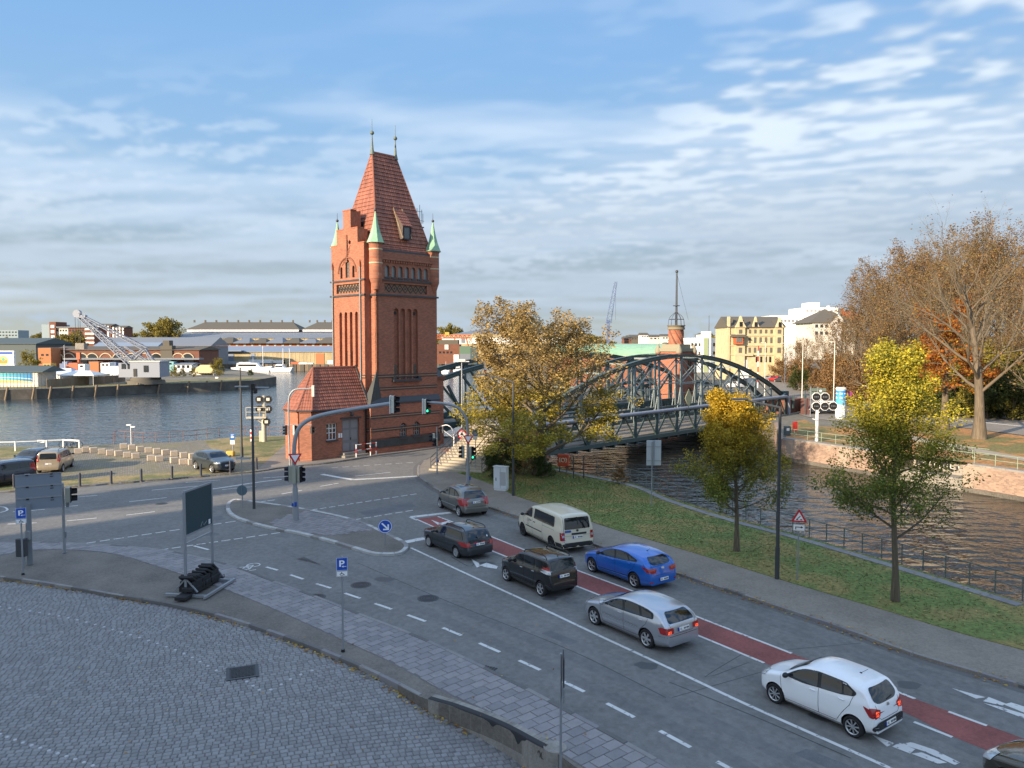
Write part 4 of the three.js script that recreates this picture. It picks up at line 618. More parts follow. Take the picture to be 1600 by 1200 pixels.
// --- cream high-roof van
{
const s={name:'passenger_van',L:4.88,W:1.80,clear:0.19,r:0.32,axles:[1.56,-1.44],belt:[1.05,1.10],lean:0.13,paint:paint(0.68,0.63,0.48),spokes:8,rim:'plain',rimMat:std([0.04,0.04,0.045],0.5,0.3),scale:1.08,roofR:0.16,roofRz:0.16,
plan:[[-2.44,0.80],[-2.36,0.86],[-2.0,0.895],[0,0.90],[1.5,0.89],[1.95,0.85],[2.25,0.76],[2.38,0.60],[2.44,0.5]],
top:[[2.44,0.55],[2.40,0.78],[2.28,0.90],[1.85,1.06],[1.62,1.14],[0.95,1.60],[0.66,1.74],[0.2,1.81],[-1.0,1.83],[-2.0,1.80],[-2.20,1.74],[-2.28,1.55],[-2.36,1.05],[-2.40,0.7],[-2.44,0.5]],
windows:[[[1.50,1.12],[0.92,1.55],[0.62,1.60],[0.58,1.13]],[[0.40,1.13],[0.36,1.61],[-1.62,1.60],[-1.66,1.13]]],
screen:[[-0.70,1.18],[0.70,1.18],[0.62,1.64],[-0.62,1.64]],rear:[[-0.68,1.12],[0.68,1.12],[0.64,1.64],[-0.64,1.64]],rearR:0.07,
doors:[[[1.58,1.1],[1.44,0.8],[1.16,0.6],[1.1,0.36]],[[0.50,1.64],[0.48,0.34]],[[-0.55,1.12],[-0.56,0.36]],[[-0.55,1.0],[-1.72,1.0]],[[1.1,0.34],[-0.6,0.34]]],handles:[[0.66,0.98],[0.26,0.97]],handleMat:M.plastic,mirror:[1.42,1.10],
tail:[[[[0.86,1.00],[0.68,1.00],[0.68,0.64],[0.86,0.64]],M.tailRed],[[[0.82,0.88],[0.70,0.88],[0.70,0.76],[0.82,0.76]],M.lampClear],[[[-2.24,1.0],[-2.42,1.0],[-2.42,0.64],[-2.30,0.64]],M.tailRed,'side']],
head:[[[[2.36,0.70],[2.26,0.90],[2.0,0.94],[2.08,0.76]],'side']],frontPanels:[['bumper_cover',[[-0.7,0.3],[0.7,0.3],[0.7,0.55],[-0.7,0.55]],M.plastic,0.01]],
backPanels:[['bumper_cover',[[-0.86,0.28],[0.86,0.28],[0.86,0.52],[-0.86,0.52]],M.plastic,0.02],['handle_strip',round([[-0.32,0.86],[0.48,0.86],[0.48,0.95],[-0.32,0.95]],0.03),M.plastic,0.014],['badge',round([[-0.06,1.0],[0.06,1.0],[0.06,1.1],[-0.06,1.1]],0.04),M.plastic,0.012],['blue_sticker',[[-0.66,0.99],[-0.34,0.99],[-0.34,1.08],[-0.66,1.08]],M.blue,0.012],['door_gap',strip([[-0.72,1.7],[-0.72,0.54]],0.012),M.seam,0.004]],
sidePanels:[['side_moulding',strip([[1.12,0.66],[-0.52,0.66]],0.045),M.plastic,0.012],['bumper_corner',[[-1.86,0.30],[-2.44,0.30],[-2.44,0.52],[-1.86,0.50]],M.plastic,0.010],['bumper_corner',[[1.95,0.30],[2.44,0.30],[2.44,0.56],[2.02,0.60]],M.plastic,0.010],['shield_emblem',strip([[1.02,1.02],[0.78,1.02],[0.80,0.82],[0.90,0.70],[1.0,0.82],[1.02,1.02]],0.02),M.seam,0.008],['small_emblem',round([[0.86,0.98],[0.94,0.98],[0.93,0.86],[0.87,0.86]],0.02),M.grey,0.008]],
plate:[0.76,0.08],antenna:[0.5,0.12],mirrorMat:M.plastic,wiper:[1.66,0.05,1.3]};
park(makeCar(s,'cream white high-roof van with long dark side window','van',G1),[816,836],[863,860],s);
}
// --- grey compact with raked tail
const greyCompact={L:3.84,W:1.76,clear:0.17,r:0.30,axles:[1.26,-1.30],belt:[0.92,1.08],lean:0.24,paint:paint(0.19,0.19,0.175,0.7,0.3),spokes:6,rim:'wide',scale:1.06,
top:[[1.92,0.55],[1.88,0.74],[1.76,0.86],[1.35,1.02],[1.20,1.08],[0.62,1.40],[0.3,1.52],[-0.2,1.59],[-0.8,1.57],[-1.35,1.46],[-1.46,1.40],[-1.72,1.06],[-1.80,0.92],[-1.87,0.7],[-1.92,0.52]],
surround:[[1.22,1.02],[0.6,1.40],[0.2,1.47],[-0.7,1.44],[-1.28,1.20],[-1.24,1.14],[-0.5,1.06],[0.4,1.0]],
windows:[[[1.0,1.03],[0.56,1.37],[0.12,1.44],[0.04,1.02]],[[-0.06,1.03],[0.02,1.44],[-0.56,1.42],[-0.68,1.08]],[[-0.76,1.09],[-0.62,1.41],[-1.2,1.18]]],
screen:[[-0.62,1.10],[0.62,1.10],[0.52,1.46],[-0.52,1.46]],rear:[[-0.70,1.04],[0.70,1.04],[0.54,1.42],[-0.54,1.42]],
doors:[[[1.16,0.98],[1.04,0.6],[0.86,0.34]],[[-0.01,1.0],[-0.03,0.34]],[[-1.2,1.14],[-1.06,0.86],[-0.9,0.6],[-0.82,0.35]]],handles:[[0.16,0.93],[-0.72,0.98]],mirror:[0.96,1.02],
tail:[[[[0.86,1.08],[0.74,1.08],[0.54,0.72],[0.60,0.66],[0.86,0.66]],M.tailRed],[[[-1.56,1.12],[-1.72,1.06],[-1.9,0.68],[-1.70,0.68]],M.tailRed,'side']],
head:[[[[1.84,0.70],[1.74,0.86],[1.42,0.96],[1.56,0.78]],'side']],topPanels:[['sunroof',[[0.1,-0.42],[-0.75,-0.42],[-0.75,0.42],[0.1,0.42]],M.carGlass]],
backPanels:[['bumper_gap',strip([[-0.8,0.60],[0.8,0.60]],0.014),M.seam,0.004]],plate:[0.84,0.14],sidePanels:[['side_moulding',strip([[0.98,0.52],[-0.9,0.55]],0.04),M.alloy,0.012]],antenna:[-1.2,0.04]};
park(makeCar(greyCompact,'grey compact car with glass roof, foremost at the crossing','car',G1),[686,793],[719,808],greyCompact);
// --- dark car cut by the lower right corner of the view
{
const s={L:4.3,W:1.78,clear:0.16,r:0.31,axles:[1.33,-1.25],belt:[0.90,1.0],lean:0.26,paint:paint(0.055,0.045,0.032,0.5,0.25),spokes:5,top:[[2.14,0.48],[2.10,0.64],[1.98,0.74],[1.6,0.86],[1.15,0.95],[1.0,0.98],[0.42,1.28],[0.1,1.375],[-0.4,1.42],[-1.0,1.40],[-1.55,1.32],[-1.68,1.28],[-2.02,1.0],[-2.08,0.92],[-2.11,0.70],[-2.14,0.55]],
windows:[[[0.80,0.97],[0.38,1.24],[0.0,1.305],[-0.12,0.965]],[[-0.22,0.975],[-0.10,1.31],[-0.98,1.28],[-1.04,1.0]]],screen:[[-0.64,1.0],[0.64,1.0],[0.52,1.32],[-0.52,1.32]],rear:[[-0.62,0.97],[0.62,0.97],[0.50,1.26],[-0.50,1.26]],mirror:[0.84,0.94],head:[[[[2.08,0.60],[2.0,0.74],[1.66,0.82],[1.76,0.66]],'side'],[[[0.80,0.66],[0.55,0.78],[0.50,0.66],[0.70,0.58]],'front']],plate:[0.76,0.14]};
park(makeCar(s,'dark brown car entering at the lower right corner','car',G1),[1606,1262],[1740,1332],s);
}
// ================================================================ BRICK TOWER and its low gate house
const arch=(cx,y0,w,h,n=8)=> {const r=w / 2,p=[[cx - r,y0],[cx + r,y0]];for (let i=0;i <=n;i++) {const a=(i / n) * Math.PI;p.push([cx + r * Math.cos(a),y0 + h - r + r * Math.sin(a)]);} return p;};
const rect=(x0,y0,x1,y1)=> [[x0,y0],[x1,y0],[x1,y1],[x0,y1]];
function uvScaleXY(g) {return g;}
// a roof slope laid in courses: b0, b1 the eave, t0, t1 the top edge
function tileSlope(parent,b0,b1,t0,t1,rows,mat,lift=0.05,name='tile_course') {
const nrm=b1.clone().sub(b0).cross(t0.clone().sub(b0)).normalize();
if (nrm.y < 0) nrm.negate();
for (let i=0;i < rows;i++) {
const f=i / rows,e=(i + 1.12) / rows,a=b0.clone().lerp(t0,f),b=b1.clone().lerp(t1,f),c=b1.clone().lerp(t1,Math.min(1,e)),d=b0.clone().lerp(t0,Math.min(1,e));
const al=a.clone().addScaledVector(nrm,lift),bl=b.clone().addScaledVector(nrm,lift),cl=c.clone().addScaledVector(nrm,0.006),dl=d.clone().addScaledVector(nrm,0.006);
const u=(p)=> p.clone().sub(b0).dot(b1.clone().sub(b0).normalize()),v0=i * 0.37 + (i % 2) * 0.11;
const P=[al,bl,cl,al,cl,dl,a,b,bl,a,bl,al].flatMap((p)=> [p.x,p.y,p.z]),UV=[[al,v0],[bl,v0],[cl,v0 + 0.37],[al,v0],[cl,v0 + 0.37],[dl,v0 + 0.37],[a,v0 - 0.05],[b,v0 - 0.05],[bl,v0],[a,v0 - 0.05],[bl,v0],[al,v0]].flatMap(([p,v])=> [u(p),v]);
const g=new THREE.BufferGeometry();g.setAttribute('position',new THREE.Float32BufferAttribute(P,3));g.setAttribute('uv',new THREE.Float32BufferAttribute(UV,2));g.computeVertexNormals();
// face it outwards
const n=g.attributes.normal;if (V(n.getX(0),n.getY(0),n.getZ(0)).dot(nrm) < 0) {const p=g.attributes.position.array,w=g.attributes.uv.array;for (let t=0;t < 4;t++) {for (let k=0;k < 3;k++) {const s=p[t * 9 + 3 + k];p[t * 9 + 3 + k]=p[t * 9 + 6 + k];p[t * 9 + 6 + k]=s;} for (let k=0;k < 2;k++) {const s=w[t * 6 + 2 + k];w[t * 6 + 2 + k]=w[t * 6 + 4 + k];w[t * 6 + 4 + k]=s;}} g.computeVertexNormals();}
mesh(name,g,mat,parent);
}
}
const hipCap=(a,b,r=0.09)=> bar(a,b,r,6);
const TW={x:-12.6,z:-71.0,th:(46 * Math.PI) / 180,a:7.34,b:7.1};
const towerH=(py,d=71)=> CAMH + (d * (535 - py)) / 1190;
{
const t=thing('brick_tower','tall red brick bridge tower with steep tiled roof and green corner turrets','tower',[TW.x,0,TW.z],TW.th);
const {a,b}=TW,BAY=0.72,H1=4.85,H2=14.95,H3=16.35,HE=19.0;
// ---- wall: core, right face skin with openings, left bay skin with openings
const wall=[box(a - 0.5,HE - 0.1,b - 0.5,a / 2,HE / 2 + 0.05,-b / 2)];
const skin=(shapeP,holes,z0,th)=> extrude(shapeP,th,0,holes).translate(0,0,z0);
const slots=[2.30,3.07,3.84,4.61];
const win7=[1.28,2.06,2.84,3.62,4.40,5.18,5.96];
const lowWin=[2.85,4.49];
const rightHoles=[...win7.map((x)=> arch(x,16.62,0.52,1.1)),...slots.map((x)=> arch(x,7.0,0.60,6.75)),rect(0.95,15.2,6.1,16.05)];
wall.push(skin(rect(0,H1,a,HE),rightHoles,-0.25,0.25));
const low=skin(rect(-0.9,0,a + 0.15,H1),lowWin.map((x)=> arch(x,1.35,0.85,1.45)),-0.2,0.42);wall.push(low);
wall.push(box(0.25,HE - 0.05,b - 0.52,a - 0.125,HE / 2,-b / 2),box(a,HE - 0.05,0.25,a / 2,HE / 2,-b + 0.125));
// left face: set-back corner strips and the bay
wall.push(box(0.25,HE - 0.02,0.95,0.125,HE / 2,-0.475),box(0.25,HE - 0.02,1.0,0.125,HE / 2,-b + 0.5));
const L=(g)=> g.rotateY(-Math.PI / 2);
const S0=0.85,S1=6.3,SC=(S0 + S1) / 2,gable=[[-S1,0],[-S0,0],[-S0,19.75],[-1.85,19.75],[-1.85,21.2],[-2.95,21.2],[-2.95,22.95],[-4.2,22.95],[-4.2,21.2],[-5.3,21.2],[-5.3,19.75],[-S1,19.75]];
const slotL=[2.15,3.03,3.91,4.79];
const leftHoles=[arch(-SC,16.65,0.62,1.75),arch(-SC - 1.0,16.62,0.36,1.1),arch(-SC + 1.0,16.62,0.36,1.1),...slotL.map((s)=> arch(-s,8.2,0.46,5.2)),rect(-5.45,15.2,-1.7,16.05),rect(-SC - 0.14,18.35,-SC + 0.14,20.2)];
const circ=[];for (let i=0;i < 14;i++) {const q=(i / 14) * 2 * Math.PI;circ.push([-SC + 0.42 + 0.2 * Math.cos(q),19.95 + 0.2 * Math.sin(q)]);}
leftHoles.push(circ);
wall.push(L(skin(gable,leftHoles,BAY - 0.28,0.28)));
wall.push(L(extrude(gable.map(([x,y])=> [clamp(x,-S1 + 0.01,-S0 - 0.01),y - (y > 0 ? 0.01 :0)]),BAY + 0.15,0).translate(0,0,-0.43)));
wall.push(box(0.9 + 0.2,H1,0.85,-0.35,H1 / 2,-0.44),box(1.1,H1 - 0.01,0.85,-0.35,H1 / 2,-6.7));
// corbel table under the eave
for (let i=0;i < 20;i++) wall.push(box(0.16,0.2,0.14,0.85 + i * 0.29,18.1,0.07));
wall.push(box(a - 1.2,0.22,0.18,a / 2,18.33,0.09));
mesh('wall',wall,M.brick,t);
// ---- cornices, black bands, slate plinth
const band=(y,h,out,name,mat)=> mesh(name,[box(a + out * 2,h,0.1 + out,a / 2,y,out / 2 - 0.05),box(0.1 + out,h,0.84,-out / 2 + 0.05 - 0.002,y,-0.42),L(box(S1 - S0 + out * 2,h,0.1 + out,-SC,y,BAY + out / 2 - 0.05))],mat,t);
band(H2,0.16,0.14,'cornice',M.slate);band(H3,0.14,0.12,'cornice',M.slate);
for (const y of [7.42,7.18,6.24,6.02,3.66,3.44,2.42,2.2]) {const lowb=y < H1;mesh('black_band',lowb ? [box(a + 1.05,0.10,0.02,a / 2 - 0.4,y,0.228),box(0.02,0.10,0.85,-0.908,y,-0.44)] :[box(a,0.10,0.02,a / 2,y,0.008),box(0.02,0.10,0.85,-0.008,y,-0.43),L(box(S1 - S0,0.10,0.02,-SC,y,BAY + 0.008))],M.blackBrick,t);}
for (const y of [7.3,6.13,3.55,2.31]) {const lowb=y < H1;mesh('cream_band',lowb ? [box(a + 1.05,0.06,0.014,a / 2 - 0.4,y,0.226),box(0.014,0.05,0.85,-0.905,y,-0.44)] :[box(a,0.05,0.014,a / 2,y,0.006),L(box(S1 - S0,0.05,0.014,-SC,y,BAY + 0.005))],std([0.36,0.22,0.13],0.85),t);}
// sloped ledge of the set-off with the pointed corner cap
const ledge=extrude([[0,0],[0.36,-0.42],[0.36,-0.6],[0,-0.6]],a + 1.08,0).rotateY(Math.PI / 2).translate(-0.92,H1 + 0.42,0);ledge.applyMatrix4(new THREE.Matrix4().makeScale(1,1,-1));
const lg=new THREE.BufferGeometry().setFromPoints([[-0.95,H1,0.30],[a + 0.2,H1,0.30],[a + 0.2,H1 + 0.5,-0.01],[-0.95,H1,0.30],[a + 0.2,H1 + 0.5,-0.01],[-0.1,H1 + 0.5,-0.01],[-0.95,H1 - 0.18,0.30],[a + 0.2,H1 - 0.18,0.30],[a + 0.2,H1,0.30],[-0.95,H1 - 0.18,0.30],[a + 0.2,H1,0.30],[-0.95,H1,0.30]].map((p)=> V(...p)));lg.computeVertexNormals();
mesh('slate_ledge',lg,M.slate,t);
const cone=new THREE.BufferGeometry().setFromPoints([[-0.96,H1 - 0.1,0.26],[0.45,H1 + 0.45,0.03],[-0.02,H1 + 3.1,0.01],[-0.96,H1 - 0.1,-0.9],[-0.96,H1 - 0.1,0.26],[-0.02,H1 + 3.1,0.01],[-0.02,H1 + 3.1,0.01],[0,H1 + 0.4,-0.88],[-0.96,H1 - 0.1,-0.9]].map((p)=> V(...p)));cone.computeVertexNormals();mesh('corner_cap',cone,M.slateBase,t);
mesh('plinth',[box(a + 1.1,0.75,0.06,a / 2 - 0.4,1.02,0.25),extrude([[0,0],[0.09,0],[0,0.14]],a + 1.1).rotateY(Math.PI / 2).translate(-0.95,1.395,0.22)],M.slateBase,t);
// ---- windows
win7.forEach((x)=> {const w=mesh('window',extrude(arch(x,16.62,0.52,1.1),0.03).translate(0,0,-0.22),M.glassPale,t);mesh('sill',box(0.62,0.14,0.16,x,16.58,0.02),M.slate,w);});
lowWin.forEach((x)=> {const w=mesh('window',extrude(arch(x,1.35,0.85,1.45),0.03).translate(0,0,-0.02),M.glass,t);mesh('frame',[box(0.06,1.3,0.05,x - 0.16,2.0,0.03),box(0.06,1.3,0.05,x + 0.16,2.0,0.03),box(0.06,1.2,0.05,x - 0.38,1.95,0.03),box(0.06,1.2,0.05,x + 0.38,1.95,0.03),...[1.5,1.86,2.2,2.5].map((y)=> box(0.8,0.05,0.048,x,y,0.031))],std([0.30,0.36,0.38],0.6),w);mesh('sill',box(1.0,0.12,0.2,x,1.28,0.25),M.slate,w);});
[slots[0],slots[3]].forEach((x)=> {mesh('window',box(0.34,1.25,0.04,x,7.75,-0.2),M.glass,t);mesh('round_opening',new THREE.CylinderGeometry(0.17,0.17,0.04,14).rotateX(Math.PI / 2).translate(x,13.3,-0.2),M.black,t);});
mesh('slate_sill',[box(3.4,0.22,0.4,3.45,6.86,0.1),box(0.28,0.35,0.3,1.95,7.05,0.05),box(0.28,0.35,0.3,4.95,7.05,0.05)],M.slate,t);
{const w=mesh('window',L(extrude(arch(-SC,16.65,0.62,1.75),0.03).translate(0,0,BAY - 0.24)),M.glassPale,t);mesh('glazing_bar',[box(0.03,1.6,0.03,0,0,0),...[-0.6,-0.25,0.1,0.45].map((y)=> box(0.6,0.03,0.03,0,y,0))].map((g)=> L(g.translate(-SC,17.45,BAY - 0.19))),M.slate,w);}
for (const s of [SC - 1,SC + 1]) mesh('window',L(extrude(arch(-s,16.62,0.36,1.1),0.03).translate(0,0,BAY - 0.25)),M.glass,t);
mesh('round_window',L(new THREE.CylinderGeometry(0.2,0.2,0.04,16).rotateX(Math.PI / 2).translate(-SC + 0.42,19.95,BAY - 0.22)),M.glass,t);
for (const s of slotL.slice(1,3)) mesh('window',L(box(0.3,1.3,0.04,-s,9.0,BAY - 0.24)),M.glass,t);
for (const s of slotL) mesh('round_opening',L(new THREE.CylinderGeometry(0.15,0.15,0.04,12).rotateX(Math.PI / 2).translate(-s,13.1,BAY - 0.25)),M.brickDark,t);
// ---- friezes of crossed bars
const frieze=(x0,x1,z)=> {const gs=[],n=8,w=(x1 - x0) / n;for (let i=0;i < n;i++) {const xa=x0 + i * w,xb=xa + w,p=(x,y)=> V(x,y,z);gs.push(beam(p(xa,15.24),p(xb,16.0),0.03,0.07),beam(p(xa,16.0),p(xb,15.24),0.03,0.066));const d=box(0.15,0.15,0.03);d.rotateZ(Math.PI / 4).translate(xa,15.62,z);gs.push(d);} gs.push(box(x1 - x0 + 0.1,0.06,0.05,(x0 + x1) / 2,16.06,z),box(x1 - x0 + 0.1,0.06,0.05,(x0 + x1) / 2,15.19,z));return merge(gs);};
mesh('frieze',frieze(0.95,6.1,-0.16),M.blackBrick,t);mesh('frieze',L(frieze(-5.45,-1.7,BAY - 0.17)),M.blackBrick,t);
mesh('frieze_ground',[box(5.1,0.8,0.04,3.52,15.62,-0.22),L(box(3.7,0.8,0.04,-SC,15.62,BAY - 0.24))],std([0.27,0.15,0.09],0.9),t);
// pointed buttresses and downpipes of the bay
for (const s of [S0 + 0.55,S1 - 0.3]) {mesh('downpipe',L(bar(V(-s,0.3,BAY + 0.1),V(-s,17.6,BAY + 0.1),0.07,8)),M.grey,t);mesh('pinnacle',L(new THREE.ConeGeometry(0.14,0.7,4).translate(-s,17.95,BAY + 0.1)),M.brickPlain,t);}
mesh('gable_coping',[[-S0 - 0.45,19.75,1.1],[-2.4,21.2,1.2],[-3.575,22.95,1.4],[-4.75,21.2,1.2],[-S1 + 0.45,19.75,1.1]].map(([s,y,w])=> L(box(w,0.1,0.66,s,y + 0.052,BAY - 0.3))),M.brickPlain,t);
mesh('arch_moulding',[L(new THREE.TorusGeometry(1.45,0.09,6,20,Math.PI).translate(-SC,17.1,BAY + 0.01)),L(box(0.16,2.6,0.14,-SC + 0.0,19.4,BAY + 0.01))],M.brickDark,t);
// ---- corner turrets
const turret=(x,z,y0,y1,ycap,r)=> {
const o=new THREE.Group();o.name='turret';o.position.set(x,0,z);t.add(o);
mesh('shaft',[cyl(r * 0.45,r,1.0,0,y0 - 1.0,0,8),cyl(r,r,y1 - y0,0,y0,0,8),cyl(r,r * 1.16,0.18,0,y1,0,8)].map((g)=> g.rotateY(Math.PI / 8)),M.brick,o);
mesh('stone_ring',[y1 - 0.45,y0 + (y1 - y0) * 0.45].map((y)=> cyl(r * 1.02,r * 1.02,0.10,0,y,0,8).rotateY(Math.PI / 8)),M.cream,o);
const h=ycap - y1 - 0.18;mesh('copper_cap',lathe([[r * 1.38,0],[r * 1.30,0.05],[r * 0.78,h * 0.30],[r * 0.42,h * 0.6],[r * 0.10,h * 0.96],[0.03,h]],8).rotateY(Math.PI / 8).translate(0,y1 + 0.18,0),M.copperFlat,o);
mesh('finial',[new THREE.SphereGeometry(0.14,10,8).translate(0,ycap + 0.1,0),cyl(0.03,0.015,0.75,0,ycap + 0.1,0,6)],M.lead,o);
};
M.copperFlat=M.copper.clone();M.copperFlat.flatShading=true;
turret(0,0,16.4,19.5,22.6,0.63);turret(a - 0.28,-0.2,16.4,19.3,22.4,0.62);turret(0.05,-b + 0.75,17.2,19.5,22.3,0.55);turret(a,-b,16.4,19.5,23.1,0.63);
// ---- roof in tile courses
const roof=mesh('roof',box(a - 0.6,0.3,b - 0.6,a / 2,18.95,-b / 2),M.slate,t);
const ra=V(2.27,28.95,-b / 2),rb=V(5.07,28.95,-b / 2),q=[V(0.25,19.1,-0.15),V(a - 0.25,19.1,-0.15),V(a - 0.25,19.1,-b + 0.15),V(0.25,19.1,-b + 0.15)];
// bell-cast foot
const mid=(c,r)=> c.clone().lerp(r,0.10).add(V(0,-0.35,0));
const m=[mid(q[0],ra),mid(q[1],rb),mid(q[2],rb),mid(q[3],ra)];
tileSlope(roof,q[0],q[1],m[0],m[1],3,M.roofTile,0.06);tileSlope(roof,m[0],m[1],ra,rb,24,M.roofTile,0.085);
tileSlope(roof,q[3],q[0],m[3],m[0],3,M.roofTile,0.06);tileSlope(roof,m[3],m[0],ra,ra,24,M.roofTile,0.085);
tileSlope(roof,q[1],q[2],m[1],m[2],3,M.roofTile,0.06);tileSlope(roof,m[1],m[2],rb,rb,25,M.roofTile,0.06);
tileSlope(roof,q[2],q[3],m[2],m[3],3,M.roofTile,0.06);tileSlope(roof,m[2],m[3],rb,ra,25,M.roofTile,0.06);
mesh('hip_tiles',[hipCap(m[0],ra),hipCap(m[1],rb),hipCap(m[2],rb),hipCap(m[3],ra),hipCap(ra,rb,0.12)],M.roofTile,roof);
mesh('lead_gutter',[extrude([[0,0],[0.32,0.02],[0.30,0.35],[0,0.75]],a - 1.3).rotateY(Math.PI / 2).translate(0.65,18.45,0)].map((g)=> {g.computeVertexNormals();return g;}).map((g)=> g.applyMatrix4(new THREE.Matrix4().makeRotationY(0))),M.lead,t).position.set(0,0,-0.02);
// shed dormer on the street slope, a dark dormer on the far hip, a skylight on the left
const sl=(u,v,o=0)=> {const p=m[0].clone().lerp(m[1],u).lerp(ra.clone().lerp(rb,u),v);const n=V(0,0.36,0.93);return p.addScaledVector(n,o);};
const dz=sl(0.5,0.05).z + 0.34,dy0=sl(0.5,0.05).y + 0.2;
const dm=new THREE.Group();dm.name='dormer';t.add(dm);
const dx0=3.35,dx1=4.35,topY=dy0 + 3.1,topZ=sl(0.5,(topY - m[0].y) / (28.95 - m[0].y)).z + 0.02;
tileSlope(dm,V(dx0 - 0.1,dy0 + 1.25,dz + 0.12),V(dx1 + 0.1,dy0 + 1.25,dz + 0.12),V(dx0 - 0.1,topY,topZ),V(dx1 + 0.1,topY,topZ),6,M.roofTile,0.05);
mesh('window',box(0.72,1.0,0.06,(dx0 + dx1) / 2,dy0 + 0.6,dz),M.glass,dm);mesh('frame',[box(0.12,1.2,0.1,dx0 + 0.15,dy0 + 0.6,dz),box(0.12,1.2,0.1,dx1 - 0.15,dy0 + 0.6,dz),box(1.0,0.12,0.1,(dx0 + dx1) / 2,dy0 + 0.05,dz),box(1.0,0.12,0.1,(dx0 + dx1) / 2,dy0 + 1.17,dz)],M.lead,dm);
for (const x of [dx0 - 0.02,dx1 + 0.02]) {const g=new THREE.BufferGeometry().setFromPoints([[x,dy0,dz],[x,dy0 + 1.3,dz + 0.1],[x,topY,topZ],[x,dy0,dz],[x,topY,topZ],[x,dy0,dz - 1.0]].map((p)=> V(...p)));g.computeVertexNormals();mesh('cheek',g,std([0.09,0.07,0.06],0.8,0,{side:THREE.DoubleSide}),dm);mesh('verge_board',beam(V(x,dy0 + 0.1,dz + 0.1),V(x,topY + 0.02,topZ + 0.06),0.1,0.14),M.wood,dm);}
const fd=new THREE.Group();fd.name='dormer';t.add(fd);mesh('cheek',box(1.0,2.0,1.6,a - 0.75,21.0,-2.7),std([0.06,0.035,0.03],0.7),fd);mesh('dormer_roof',box(1.2,0.1,1.9,a - 0.72,22.05,-2.7),M.lead,fd);
mesh('skylight',box(0.1,1.3,0.95),M.glass,t).position.copy(m[3].clone().lerp(m[0],0.55).lerp(ra,0.18).add(V(-0.10,0,0)));t.children.at(-1).rotation.z=-0.20;
for (const p of [ra,rb]) mesh('finial',[lathe([[0.26,-0.25],[0.14,0.25],[0.09,0.9],[0.05,1.5],[0.04,1.75]],8),new THREE.SphereGeometry(0.2,12,10).translate(0,1.85,0),cyl(0.03,0.015,1.2,0,1.95,0,6)].map((g)=> g.translate(p.x,p.y,p.z)),std([0.13,0.16,0.13],0.6,0.2),t);
// aerials
const an=[];for (const [x,h] of [[0,1.6],[0.35,1.9],[0.75,1.0],[0.6,1.4]]) an.push(cyl(0.025,0.025,h,a - 0.9 + x,22.3 + x * 0.2,-1.9,5));an.push(bar(V(a - 1.0,23.6,-1.9),V(a - 0.2,23.6,-1.9),0.02,4),bar(V(a - 0.9,22.7,-1.9),V(a,22.7,-1.9),0.02,4));mesh('aerial',an,M.darkPole,t);
// low annex on the bridge side
const ax=new THREE.Group();ax.name='annex';t.add(ax);mesh('annex_wall',box(1.3,7.0,3.4,a + 0.78,3.5,-2.4),M.brick,ax);mesh('annex_roof',new THREE.CylinderGeometry(0.05,1.5,2.2,4).rotateY(Math.PI / 4).scale(0.8,1,1.7).translate(a + 0.6,8.1,-2.4),M.slate,ax);mesh('cornice',box(1.6,0.3,3.7,a + 0.8,6.9,-2.4),M.brickDark,ax);
}
